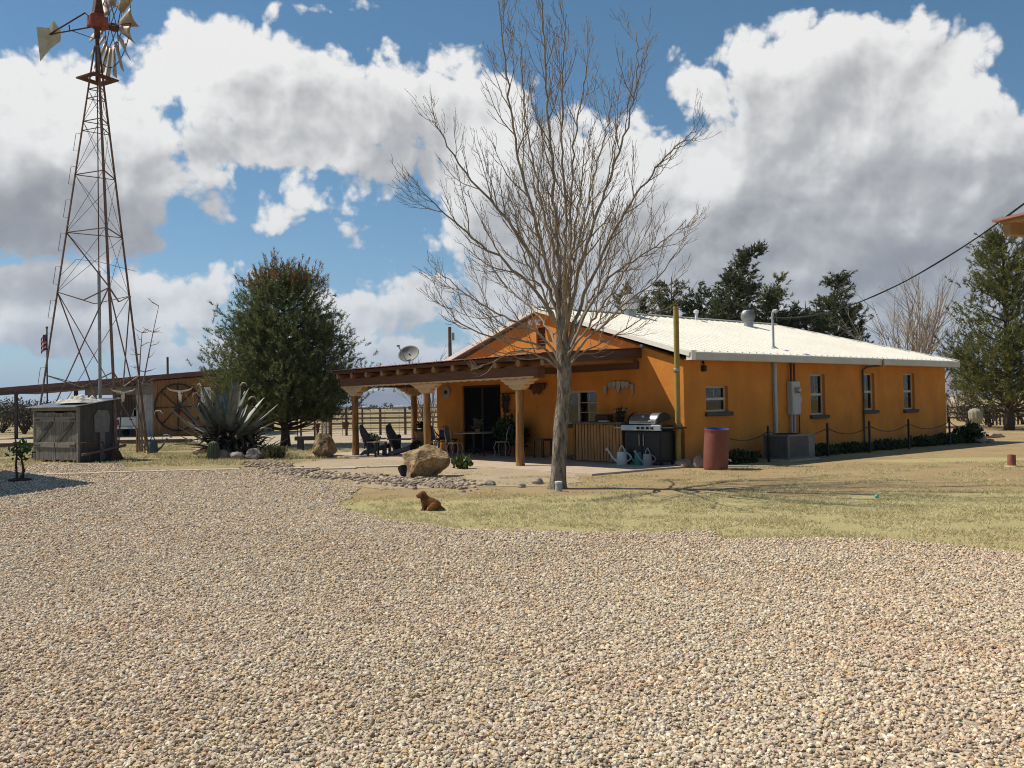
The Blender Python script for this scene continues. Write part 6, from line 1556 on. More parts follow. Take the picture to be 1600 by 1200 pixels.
    for i in range(k+1):
        q = i/k; rr = .15 if q < .38 else .15+.13*min(1, (q-.38)/.2); rr *= 1 if q < .8 else math.sqrt(max(.002, 1-((q-.8)/.2)**2))
        for j in range(n): a = 2*PI*j/n; f = 1+.06*math.cos(a*10); vs.append((rr*f*math.cos(a)+.03*math.sin(q*4), rr*f*math.sin(a), 1.1*q))
    b.add(vs, [(i*n+j, i*n+(j+1) % n, (i+1)*n+(j+1) % n, (i+1)*n+j) for i in range(k) for j in range(n)]+[tuple(range(k*n, k*n+n))]); b.build('stem', 'old_cactus', t, smooth=60)
    b = MB(); b.blob((.22, .05, .10), (.14, .13, .17), 3, 2, .3); b.build('offset', 'old_cactus', t, smooth=60)
    for i, (x, y, r, m) in enumerate(((1538, 682, .2, 'rock_red'), (1552, 684, .22, 'rock_red'), (1562, 683, .14, 'rock_grey'), (1510, 680, .18, 'rock_grey'))):
        bb = MB(); bb.blob((0, 0, r*.4), (r*1.4, r, r*.6), 50+i, 2, .35); tag(bb.build('rock', m, None, gp(x, y), smooth=40), ['reddish rock right of the old grey cactus', 'largest reddish rock in the line toward the pine', 'small grey rock at the right end of the reddish rocks', 'grey rock left of the old grey cactus'][i], 'rock')
# ------------------------------------------------------------------ windmill, shed, barn, fences
def build_windmill():
    base = Vector((-14.5, 31.5, 0))
    root = thing('windmill', 'tall rusted three-legged windmill tower with cream tail vane', 'windmill', base)
    ztop = 15.0; r0 = 2.27; sl = r0/15.25
    rad = lambda z: max(.10, r0-sl*z)
    angs = [a+R_(24.7) for a in (math.atan2(.30, -.954), math.atan2(-.974, .227), math.atan2(.68, .73))]   # left, front, right
    P = lambda k, z: Vector((rad(z)*math.cos(angs[k % 3]), rad(z)*math.sin(angs[k % 3]), z))
    for k in range(3):
        b = MB(); up = (math.cos(angs[k]), math.sin(angs[k]), 0)
        p, q = P(k, -.05), P(k, 14.6); d = (q-p).normalized(); u = Vector(up); s = d.cross(u).normalized()
        # angle iron: two flanges
        for sg in (-1, 1):
            f = (s*sg - u*.55).normalized()
            b.bar(p+f*.026, q+f*.022, .055, .012, up=tuple(f.cross(d)))
        b.tube([p, q], [.022, .018], 8)
        b.build('leg', 'rust', root)
    levels = [2.95+.0, 5.85, 7.95, 10.0, 11.9, 13.05]
    for i, z in enumerate(levels):
        for k in range(3):
            b = MB(); p, q = P(k, z), P(k+1, z); mid = (p+q)/2; mid = mid*(1-(.16 if i == 0 else .0)); 
            w = .05 if i < 4 else .04
            if i == 0: b.bar(p, mid, w, .012*2); b.bar(mid, q, w, .024)
            elif i == 1: b.bar(p, mid*(.94), w, .024); b.bar(mid*.94, q, w, .024)
            else: b.bar(p, q, w, .022)
            b.build('girt', 'rust', root)
            if i in (5, 4):
                b = MB(); b.bar(P(k, z-.33), P(k+1, z-.33), .03, .02); b.build('girt', 'rust', root)
    bays = [(0.15, 5.85), (5.85, 7.95), (7.95, 10.0), (10.0, 11.9), (11.9, 13.05)]
    for i, (za, zb) in enumerate(bays):
        for k in range(3):
            for s in (0, 1):
                p, q = (P(k, za), P(k+1, zb)) if s else (P(k+1, za), P(k, zb))
                off = (p+q); off.z = 0; off = off.normalized()*(.02 if s else -.02) if off.length > 0 else off
                b = MB()
                if i == 0: b.bar(p+off, q+off, .042, .02)
                elif i == 1 and k == 0 and s == 0: b.bar(p+off, q+off, .05, .02)
                else: b.tube([p+off, q+off], .008, 5)
                b.build('brace', 'rust' if i == 0 else 'rust_dark', root)
    # ladder steps up the left leg
    z = 1.4
    while z < 11.5:
        p = P(0, z); q = P(0, z+.62); o = Vector((-.15, -.06, 0)); b = MB(); b.tube([p, p+o, q+o, q], .010, 5); z += 1.18
        b.build('ladder_step', 'rust', root)
    b = MB(); b.tube([(0.02, 0, .4), (.0, 0, 6.6)], .055, 12); b.build('pump_pipe', 'pipe_grey', root, smooth=60)
    b = MB(); b.tube([(.0, 0, 6.6), (-.01, 0, 14.9)], .02, 8); b.build('pump_rod', 'rust_dark', root)
    # platform near the top
    b = MB(); z = 13.42; w = .50
    m = Matrix.Translation((0, 0, z)) @ Matrix.Rotation(R_(60), 4, 'Z')
    for a in ((-w, -w, w, -w+.26), (-w, w-.26, w, w), (-w, -w+.261, -w+.2, w-.261), (w-.26, -w+.261, w, w-.261)): b.box(a[0], a[2], a[1], a[3], -.03, .02, m)
    b.build('platform', 'rust_dark', root)
    # head
    hz = 15.45
    hd = Vector((.0, 0, hz))
    n = Vector((.686, .728, 0)).normalized(); sd = Vector((-n.y, n.x, 0))
    Mh = Matrix((( n.x, sd.x, 0, hd.x), (n.y, sd.y, 0, hd.y), (0, 0, 1, hd.z), (0, 0, 0, 1)))   # local x = wheel axis
    b = MB(); b.box(-.30, .34, -.20, .20, -.20, .22, Mh); b.box(-.18, .2, -.16, .16, .221, .32, Mh); b.build('gearbox', 'rust_red', root, bevel=.05)
    b = MB(); b.prism([(-.14, .321), (.20, .321), (.09, .95), (-.05, 1.0)], -.15, .15, Mh @ Matrix.Rotation(PI/2, 4, 'X')); b.build('hood', 'rust_dark', root, bevel=.02)
    b = MB(); b.lathe([(.11, -.55), (.09, -.3), (.14, -.201)], 14, c=hd); b.tube([(0, 0, 13.3), hd+Vector((0, 0, -.5))], .07, 10); b.build('turntable', 'rust_dark', root, smooth=50)
    hub = Mh @ Vector((.58, 0, 0))
    b = MB(); b.tube([Mh @ Vector((.3, 0, 0)), hub], .055, 10); b.build('shaft', 'rust_dark', root, smooth=60)
    wh = MB(); wh.lathe([(.12, -.16), (.15, -.05), (.15, .05), (.12, .16)], 18, (Mh.to_3x3() @ Matrix.Rotation(PI/2, 3, 'Y')), c=hub)
    wheel = wh.build('wheel', 'rust_dark', root, smooth=40)
    WP = lambda r, a, x=0.: hub + Mh.to_3x3() @ Vector((x, r*math.cos(a), r*math.sin(a)))
    R1 = 1.76
    for rr, tk in ((.72, .014), (1.42, .016)):
        b = MB(); b.tube([WP(rr, 2*PI*i/54, .0) for i in range(55)], tk, 6, cap=False); b.build('rim', 'rust_dark', wheel)
    for i in range(6):
        a = 2*PI*i/6+.2; b = MB(); b.tube([WP(.12, a, .12), WP(1.45, a, .0)], .016, 6); b.tube([WP(.12, a, -.12), WP(1.45, a, .0)], .014, 6); b.build('spoke', 'rust_dark', wheel)
    N = 18
    for i in range(N):
        a = 2*PI*(i+.3)/N
        if i in (3, 5, 6, 8): continue
        b = MB(); vs = []; ns = 6; nr = 4
        for j in range(nr+1):
            r = .74+(R1-.74)*j/nr; w = (.13+.19*j/nr)
            for q in range(ns+1):
                t = (q/ns*2-1); tw = R_(32); cam = .08*(1-t*t)
                lx = t*w*math.sin(tw)-cam*math.cos(tw); ly = t*w*math.cos(tw)+cam*math.sin(tw)
                c = WP(r, a); tang = Mh.to_3x3() @ Vector((0, -math.sin(a), math.cos(a)))
                vs.append(c+tang*ly+n*lx)
        b.add(vs, [(j*(ns+1)+q, j*(ns+1)+q+1, (j+1)*(ns+1)+q+1, (j+1)*(ns+1)+q) for j in range(nr) for q in range(ns)])
        o = b.build('blade', 'blade', wheel, smooth=180); o.modifiers.new('thick', 'SOLIDIFY').thickness = .008
    # tail
    W = lambda x, y, D=31.3: at(x, y, D)-base
    b = MB()
    A1, A2 = Mh @ Vector((-.28, 0, .12)), Mh @ Vector((-.25, 0, -.35))
    e1, e2 = W(77, 54), W(94, 46)
    kn = W(133, 20)
    b.bar(A1, kn, .05, .03); b.bar(kn, e1, .05, .03); b.bar(A2+Vector((0, 0, .1)), e1, .05, .03); b.bar(W(112, 48), W(146, 60), .03, .02); b.bar(W(108, 39), W(109, 49), .03, .03)
    tail = b.build('tail', 'rust_dark', root)
    b = MB(); poly = [W(57, 42), W(84, 32), W(95, 47), W(95, 64), W(63, 96)]
    fold = [W(75, 42), W(76, 75)]
    o = Vector((0, .10, 0)); 
    b.add([poly[0], fold[0]+o, fold[1]+o, poly[4]], [(0, 1, 2, 3)]); b.add([fold[0]+o, poly[1], poly[2], poly[3], fold[1]+o], [(0, 1, 2, 3, 4)])
    vv = b.build('vane', 'vane', tail); vv.modifiers.new('thick', 'SOLIDIFY').thickness = .012
    # stay wire stubs
    b = MB(); b.tube([P(0, 6.4), Vector((-.6, -.4, 6.95)), Vector((.3, -.8, 6.8)), Vector((1.2, .3, 6.6))], .008, 5); b.build('loose_wire', 'rust_dark', root)
def build_shed():
    A = gp(55, 721); B = gp(123, 723); Cc = gp(181, 719); A.z = B.z = Cc.z = 0
    u = (B-A); W = u.length; u /= W; rz = math.atan2(u.y, u.x)
    t = thing('pump_shed', 'low weathered wooden pump shed with two braced doors under the windmill', 'shed', A, rz)
    Dp = 1.38; h0, h1 = 1.80, 2.02
    def sidez(y): return h0+(h1-h0)*y/Dp
    b = MB()
    for y0, y1 in ((.0, Dp),):
        for x0, x1 in ((0, .05), (W-.05, W)):
            n = 9
            for i in range(n):
                ya = .03+(Dp-.03)*i/n; yb = .03+(Dp-.03)*(i+1)/n-.006; j = rnd.uniform(0, .012)
                z0 = rnd.uniform(0, .03); M_ = [(x0-j, ya, z0), (x1+j, ya, z0), (x1+j, yb, z0), (x0-j, yb, z0), (x0-j, ya, sidez(ya)), (x1+j, ya, sidez(ya)), (x1+j, yb, sidez(yb)), (x0-j, yb, sidez(yb))]
                b.add(M_, [(0,3,2,1),(4,5,6,7),(0,1,5,4),(1,2,6,5),(2,3,7,6),(3,0,4,7)])
    b.box(.06, W-.06, Dp-.05, Dp, 0, h1); b.box(.06, W-.06, .30, .34, 0, h0)
    b.build('wall', 'old_wood_dark', t)
    b = MB(); b.box(-.04, .05, -.05, .029, 0, h0); b.box(W-.05, W+.05, -.05, .029, 0, h0); b.box(-.06, W+.06, -.07, -.02, h0-.12, h0+.0, None); b.build('frame', 'old_wood_x', t, bevel=.008)
    dw = (W-.16)/2
    for k in range(2):
        x0 = .07+k*(dw+.01); b = MB(); n = 5
        for i in range(n):
            xa = x0+dw*i/n+.004; xb = x0+dw*(i+1)/n-.004; b.box(xa, xb, -.03-rnd.random()*.008, .0, .04+rnd.random()*.05, h0-.15-rnd.random()*.05)
        d = b.build('door', 'old_wood', t)
        for z in (.48, 1.32): b = MB(); b.box(x0+.01, x0+dw-.02, -.065, -.040, z, z+.17); b.build('batten', 'old_wood_x', d, bevel=.006)
        b = MB(); b.bar((x0+.12, -.053, .66), (x0+dw-.12, -.053, 1.31), .13, .024, up=(0, 1, 0)); b.build('brace', 'old_wood_dark', d)
        b = MB()
        for z in (.55, 1.39): b.cbox((x0+(.16 if k == 0 else dw-.16), -.072, z), (.28, .012, .04))
        b.build('hinge', 'rust_dark', d)
    b = MB(); nn = 60; vs = []
    for i in range(nn+1):
        x = -.18+(W+.36)*i/nn; h = .014*math.cos(i*PI/1.5)
        for y in (-.22, Dp+.2): vs.append((x, y, h0+.035+(h1-h0)*(y/Dp)+h))
    b.add(vs, [(2*i, 2*i+1, 2*i+3, 2*i+2) for i in range(nn)]); o = b.build('roof', 'tin', t); o.modifiers.new('thick', 'SOLIDIFY').thickness = .008
    # tarp lying on the roof
    from mathutils import noise
    b = MB(); n = 26; vs = []
    for i in range(n+1):
        for j in range(n+1):
            x = i/n*1.45-.7; y = j/n*1.0-.5; e = min(1, 5*min(i, n-i, j, n-j)/n)
            vs.append((x*(1+.12*noise.noise(Vector((y*3, 1, 0)))), y*(1+.15*noise.noise(Vector((x*3, 2, 0)))), e*(.09+.34*abs(noise.noise(Vector((x*3.1, y*3.1, 5))))+.10*noise.noise(Vector((x*9, y*9, 1))))))
    b.add(vs, [(i*(n+1)+j, (i+1)*(n+1)+j, (i+1)*(n+1)+j+1, i*(n+1)+j+1) for i in range(n) for j in range(n)])
    M4 = Matrix.Translation(A) @ Matrix.Rotation(rz, 4, 'Z')
    o = b.build('canvas_tarp', 'tarp', None, M4 @ Vector((W-.80, .62, h0+.13)), rz, smooth=180); tag(o, 'crumpled white canvas lying on the tin shed roof', 'tarp')
    t2 = thing('scoop_shovel', 'large flat grey metal scoop leaning on the dark side of the shed', 'shovel', M4 @ Vector((W+.10, .80, 0)), rz+PI/2)
    b = MB(); b.prism([(-.27, .95), (.25, .95), (.29, 1.45), (.20, 1.68), (-.15, 1.70), (-.29, 1.5)], -.05, -.02, Matrix.Rotation(PI/2, 4, 'X')); b.build('blade', 'grey_slab', t2, bevel=.015)
    b = MB(); b.box(-.09, .09, .015, .045, .0, .949); b.build('handle', 'grey_slab', t2)
    t3 = thing('old_plow', 'rusty old horse plow lying on the ground beside the shed', 'plow', M4 @ Vector((W+.42, .55, 0)), rz+PI/2)
    b = MB(); b.tube([(-.8, 0, .62), (-.2, 0, .66), (.05, .02, .62), (.10, .05, .45)], .03, 8); b.build('handle', 'rust_dark', t3, smooth=60)
    b = MB(); b.tube([(-.65, .1, .26), (0, .08, .34), (.9, .06, .50)], .045, 8); b.build('beam', 'rust', t3, smooth=60)
    for x in (-.4, .5): b = MB(); b.tube([(x, .1, .33), (x+.05, .12, .0)], .025, 7); b.build('leg', 'rust_dark', t3)
    b = MB(); b.prism([(.3, 0), (.75, .05), (.6, .32), (.35, .36)], .02, .05, Matrix.Rotation(PI/2, 4, 'X')); b.build('share', 'rust_dark', t3)
    b = MB(); b.tube([(.05+.16*math.cos(2*PI*i/20), .1, .18+.16*math.sin(2*PI*i/20)) for i in range(21)], .016, 6); b.build('wheel', 'rust_dark', t3)
    t4 = thing('hand_tool', 'old tools hanging on the left side of the shed', 'tools', M4 @ Vector((-.10, .5, 0)), rz+PI/2)
    b = MB(); b.blob((0, .05, 1.42), (.12, .07, .15), 5, 2, .3); b.bar((0, .03, .4), (.02, .03, 1.35), .04); b.build('tool', 'grey_metal', t4)
    # skull on the right leg side
    cow_skull('cow_skull', 'bleached horned skull on the shed corner by the tower leg', at(192, 616, 29.9)+Vector((0, 0, -.20)), R_(30), .72)
    # edging timber
    for (x0, y0, x1, y1), lb in (((-60, 700.5, 52, 698.5), 'dark edging timber on the ground left of the shed'), ((181, 694, 300, 692), 'dark edging timber on the ground between shed and agave')):
        p, q = gp(x0, y0), gp(x1, y1); b = MB(); b.bar(Vector((0, 0, .10)), (q-p)+Vector((0, 0, .10)), .18, .22); tag(b.build('edging_timber', 'timber', None, p, bevel=.015), lb, 'timber')
def cow_skull(name, label, loc, rz, s):
    t = thing(name, label, 'skull', loc, rz)
    b = MB(); k = [(0, .16, .30), (.10, .15, .22), (.22, .105, .14), (.36, .085, .10), (.46, .07, .07)]
    vs = []; n = 14
    for d, w, h in k:
        for j in range(n): a = 2*PI*j/n; vs.append((w*.75*math.cos(a)*s, (-.05+h*.35*math.sin(a))*s, (.40-d)*s))
    b.add(vs, [(i*n+j, i*n+(j+1) % n, (i+1)*n+(j+1) % n, (i+1)*n+j) for i in range(len(k)-1) for j in range(n)]+[tuple(range(n)), tuple(range((len(k)-1)*n, len(k)*n))])
    b.build('skull', 'bone', t, smooth=50)
    for q in (-1, 1):
        h = MB(); h.tube([(q*.09*s, -.03*s, .38*s), (q*.26*s, -.04*s, .40*s), (q*.42*s, -.06*s, .44*s), (q*.52*s, -.06*s, .54*s)], [.045*s, .04*s, .028*s, .008*s], 8); h.build('horn', 'bone', t, smooth=60)
        e = MB(); e.blob((q*.085*s, -.115*s, .28*s), (.03*s, .02*s, .035*s), 1, 2, .1); e.build('eye_socket_shade', 'black_soft', t, smooth=180)  # black blob standing in for the shade in the eye hollow
def corr(b, p0, ux, w, z0f, z1f, pitch=.15, amp=.02):
    """vertical corrugated sheet along ux from p0; z0f/z1f give bottom/top at distance"""
    n = max(2, int(w/pitch*4)); nv = Vector((ux.y, -ux.x, 0)); vs = []
    for i in range(n+1):
        d = w*i/n; o = nv*(amp*math.cos(i*PI/2))
        p = p0+ux*d+o; vs += [(p.x, p.y, z0f(d)), (p.x, p.y, z1f(d))]
    b.add(vs, [(2*i, 2*i+2, 2*i+3, 2*i+1) for i in range(n)])
def build_barn():
    # front plane nearly square to the view; the roof edge climbs to the right
    D0 = 57.5
    P0 = at(-60, 640, D0); xl = P0.x; 
    X = lambda px: at(px, 640, D0).x
    zr0 = at(0, 607, D0).z; zr1 = at(345, 578.5, D0).z
    slp = (zr1-zr0)/(X(345)-X(0))
    zr = lambda x: zr0+slp*(x-X(0))
    org = Vector((X(133), D0, 0))
    root = thing('barn', 'long low barn with open carport, corrugated siding and stained plank doors', 'barn', org)
    q = lambda x: x-org.x
    x0, x1 = X(-60), X(372)
    ux = Vector((1, 0, 0))
    # roof: sheet running back, with dark red edge
    b = MB()
    vs = [(q(x0), -.35, zr(x0)), (q(x1), -.35, zr(x1)), (q(x1), 9, zr(x1)+.0), (q(x0), 9, zr(x0))]
    b.add([Vector(v)+Vector((0, 0, .0)) for v in vs]+[Vector(v)-Vector((0, 0, .06)) for v in vs], [(0,1,2,3),(7,6,5,4),(0,4,5,1),(1,5,6,2),(2,6,7,3),(3,7,4,0)])
    rf = b.build('roof', 'barn_roof', root)
    b = MB(); b.bar((q(x0), -.38, zr(x0)-.13), (q(x1), -.38, zr(x1)-.13), .05, .30); b.build('fascia', 'barn_roof', rf)
    b = MB(); b.bar((q(x0), -.36, zr(x0)-.36), (q(X(238)), -.36, zr(X(238))-.36), .10, .22); b.build('beam', 'steel_post', root)
    for px, yb in ((30, 0), (81, 0)):
        b = MB(); b.cbox((q(X(px)), -.36 if px == 30 else 3.2, zr(X(px))/2-.2), (.22 if px == 81 else .16, .16, zr(X(px))-.35)); b.build('post', 'steel_post', root)
    # siding: recessed wall behind the truck, bright end panel, doors
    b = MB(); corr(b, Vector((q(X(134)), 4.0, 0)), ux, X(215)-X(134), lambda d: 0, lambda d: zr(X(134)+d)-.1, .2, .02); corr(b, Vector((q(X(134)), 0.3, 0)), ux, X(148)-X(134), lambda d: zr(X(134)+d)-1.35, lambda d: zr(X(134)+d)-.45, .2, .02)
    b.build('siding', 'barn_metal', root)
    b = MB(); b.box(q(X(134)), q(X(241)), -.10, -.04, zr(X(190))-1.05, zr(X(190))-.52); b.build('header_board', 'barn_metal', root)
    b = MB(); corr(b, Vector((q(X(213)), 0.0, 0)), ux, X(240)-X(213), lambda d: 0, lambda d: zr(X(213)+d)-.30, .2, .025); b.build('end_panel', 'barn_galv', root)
    xd0, xd1, xd2 = X(240.5), X(279), X(318)
    for a, c, hd in ((xd0, xd1, 1), (xd1+.02, xd2, 0)):
        b = MB(); n = 6; w = (c-a)/n
        for i in range(n):
            z1 = zr(a+w*i)-.33
            b.box(q(a)+w*i+.006, q(a)+w*(i+1)-.006, -.08-rnd.random()*.012, .0, .05, z1)
        d = b.build('door', 'barn_wood', root)
        hb = MB(); hb.cbox((q(xd1)+(-.12 if hd else .12), -.13, 1.6), (.05, .05, .4)); hb.build('handle', 'black_metal', d)
    cx = q(X(279)); cz = 1.85; rr = 1.48
    wheel = thing('wagon_wheel', 'huge dark iron wagon wheel mounted across the plank barn doors', 'wheel', Vector((X(279), D0-.15, cz)))
    b = MB(); b.tube([(rr*math.cos(2*PI*i/48), 0, rr*math.sin(2*PI*i/48)) for i in range(49)], .045, 6, cap=False); b.build('rim', 'black_metal', wheel)
    for i in range(8): a = i*PI/4+.02; b = MB(); b.tube([(.12*math.cos(a), 0, .12*math.sin(a)), (rr*math.cos(a), 0, rr*math.sin(a))], .032, 6); b.build('spoke', 'black_metal', wheel)
    b = MB(); b.lathe([(.15, -.06), (.15, .06)], 16, Matrix.Rotation(PI/2, 3, 'X')); b.build('hub', 'black_metal', wheel)
    cow_skull('cow_skull', 'bleached horned skull hanging above the wagon wheel on the barn', at(282, 611, D0-.2)+Vector((0, 0, -.6)), 0, 1.6)
    b = MB(); b.box(q(xd2)+.02, q(X(345)), -.06, .0, 2.1, zr(X(330))-.30); b.build('upper_panel', 'barn_wood', root)
    b = MB(); b.box(q(X(315)), q(X(331)), -.14, -.085, 2.15, 3.1); b.build('white_board', 'white_wall', root)
    b = MB(); b.box(q(xd2)+.02, q(X(345)), .3, .36, 0, 2.1); b.build('doorway_shade', 'dark_room', root)  # dark sheet standing in for the shade inside the opening
    b = MB(); b.box(q(X(345))+.01, q(x1), -.06, .0, 0, zr(X(345))-.30); b.build('siding', 'barn_wood', root)
    b = MB(); b.box(q(X(134)), q(x1), 8.6, 8.7, 0, 4.0); b.build('back_wall', 'barn_metal', root)
    # pickup, tail to us
    t = thing('pickup_truck', 'white pickup truck parked tail outwards under the barn carport', 'pickup truck', Vector((X(198), D0+.6, 0)), 0)
    def loft(b, secs):
        n = len(secs[0][1]); vs = [Vector((x, y, z)) for y, sec in secs for x, z in sec]
        b.add(vs, [(i*n+j, i*n+(j+1) % n, (i+1)*n+(j+1) % n, (i+1)*n+j) for i in range(len(secs)-1) for j in range(n)]+[tuple(range(n)), tuple(range((len(secs)-1)*n, len(secs)*n))])
    sec = lambda w, z0, z1, r=.1: [(-w, z0), (w, z0), (w+.02, (z0+z1)/2), (w-.02, z1-r), (w-.08, z1), (-w+.08, z1), (-w+.02, z1-r), (-w-.02, (z0+z1)/2)]
    b = MB(); loft(b, [(.06, sec(.95, .55, 1.27)), (2.1, sec(.97, .55, 1.27))]); b.build('bed', 'truck', t, bevel=.02)
    b = MB(); loft(b, [(2.12, sec(.97, .45, 1.2)), (3.6, sec(.97, .45, 1.2)), (5.3, sec(.93, .45, 1.08))]); b.build('body', 'truck', t, bevel=.02)
    b = MB(); loft(b, [(2.15, sec(.88, 1.201, 1.32, .02)), (2.25, sec(.78, 1.201, 1.88)), (3.2, sec(.78, 1.201, 1.88)), (3.75, sec(.86, 1.201, 1.25, .01))]); b.build('cab', 'truck', t, bevel=.02)
    b = MB(); b.box(-.66, .66, 2.12, 2.16, 1.33, 1.76, Matrix.Translation((0, -.07, 0))); b.build('rear_window', 'dark_screen', t)
    b = MB(); b.box(-.78, .78, .02, .055, .70, 1.25); tg = b.build('tailgate', 'truck', t, bevel=.02)
    hb = MB(); hb.box(-.09, .09, .0, .019, 1.08, 1.15); hb.build('handle', 'black_soft', tg)
    for s in (-1, 1): b = MB(); b.box(s*.86-.07, s*.86+.07, .03, .058, .75, 1.12); b.build('taillight', 'red_lens', t, bevel=.01)
    b = MB(); b.box(-.95, .95, -.10, .02, .48, .66); b.build('bumper', 'chrome', t, bevel=.03)
    b = MB(); b.box(-.16, .16, -.115, -.101, .50, .64); b.build('license_plate', 'white_wall', t)
    b = MB(); b.tube([(.45+.12*math.cos(a), -.12, .34+.14*math.sin(a)) for a in [PI*.9-i*.35 for i in range(12)]], .03, 7); b.build('tow_hook', 'chrome', t)
    for x in (-.78, .78):
        for y in (1.1, 4.4):
            b = MB(); rot = Matrix.Rotation(PI/2, 3, 'Y'); b.lathe([(.22, -.12), (.36, -.11), (.38, -.06), (.38, .06), (.36, .11), (.22, .12)], 22, rot, c=(x, y, .38)); w = b.build('wheel', 'rubber', t, smooth=40)
            b = MB(); b.lathe([(.001, .08), (.2, .09), (.215, .06)], 18, rot, c=(x, y, .38)); b.lathe([(.001, -.08), (.2, -.09), (.215, -.06)], 18, rot, c=(x, y, .38)); b.build('rim', 'galv', w, smooth=40)
    # flag
    t = thing('flag_pole', 'thin pole with a small furled striped flag beyond the carport roof', 'flag', Vector((at(74, 640, 62.5).x, 62.5, 0)))
    c = at(76, 513, 62.5); b = MB(); b.tube([(0, 0, 0), (0, 0, c.z)], .05, 8); b.lathe([(.07, 0), (.09, .08), (.001, .16)], 10, c=(0, 0, c.z)); b.build('pole', 'steel_post', t)
    z1 = at(76, 522, 62.5).z; z0 = at(76, 546, 62.5).z; hh = z1-z0
    for i in range(7):
        b = MB(); n = 6; za = z1-hh*i/7; zb = z1-hh*(i+1)/7; vs = []
        for k in range(n+1):
            qx = -.02-k/n*.42; y = .07*math.sin(k*1.5); dz = -.30*(k/n)**1.3
            vs += [(qx, y, za+dz), (qx, y, zb+dz)]
        b.add(vs, [(2*k, 2*k+1, 2*k+3, 2*k+2) for k in range(n)]); o = b.build('stripe', 'flag_red' if i % 2 == 0 else 'flag_white', t); o.modifiers.new('thick', 'SOLIDIFY').thickness = .01
    b = MB(); b.box(-.24, -.03, -.085, -.075, z1-.45*hh, z1-.05); b.build('canton', 'flag_blue', t)
    p = at(262, 580, 70); tag(MB().tube([(0, 0, 0), (0, 0, at(262, 558, 70).z)], .09, 8).build('utility_pole', 'timber', None, Vector((p.x, 70, 0))), 'short bare pole rising behind the barn roof', 'pole')
    b = MB(); zt = at(702, 511, 60).z; b.tube([(0, 0, 0), (0, 0, zt)], [.16, .11], 10); o = b.build('utility_pole', 'timber', None, Vector((at(703, 540, 60).x, 60, 0))); tag(o, 'wooden utility pole rising behind the left roof slope of the house', 'pole')
    b = MB(); b.lathe([(.12, 0), (.12, .5)], 10, c=(.2, -.1, zt-.9)); b.build('transformer', 'grey_metal', o)
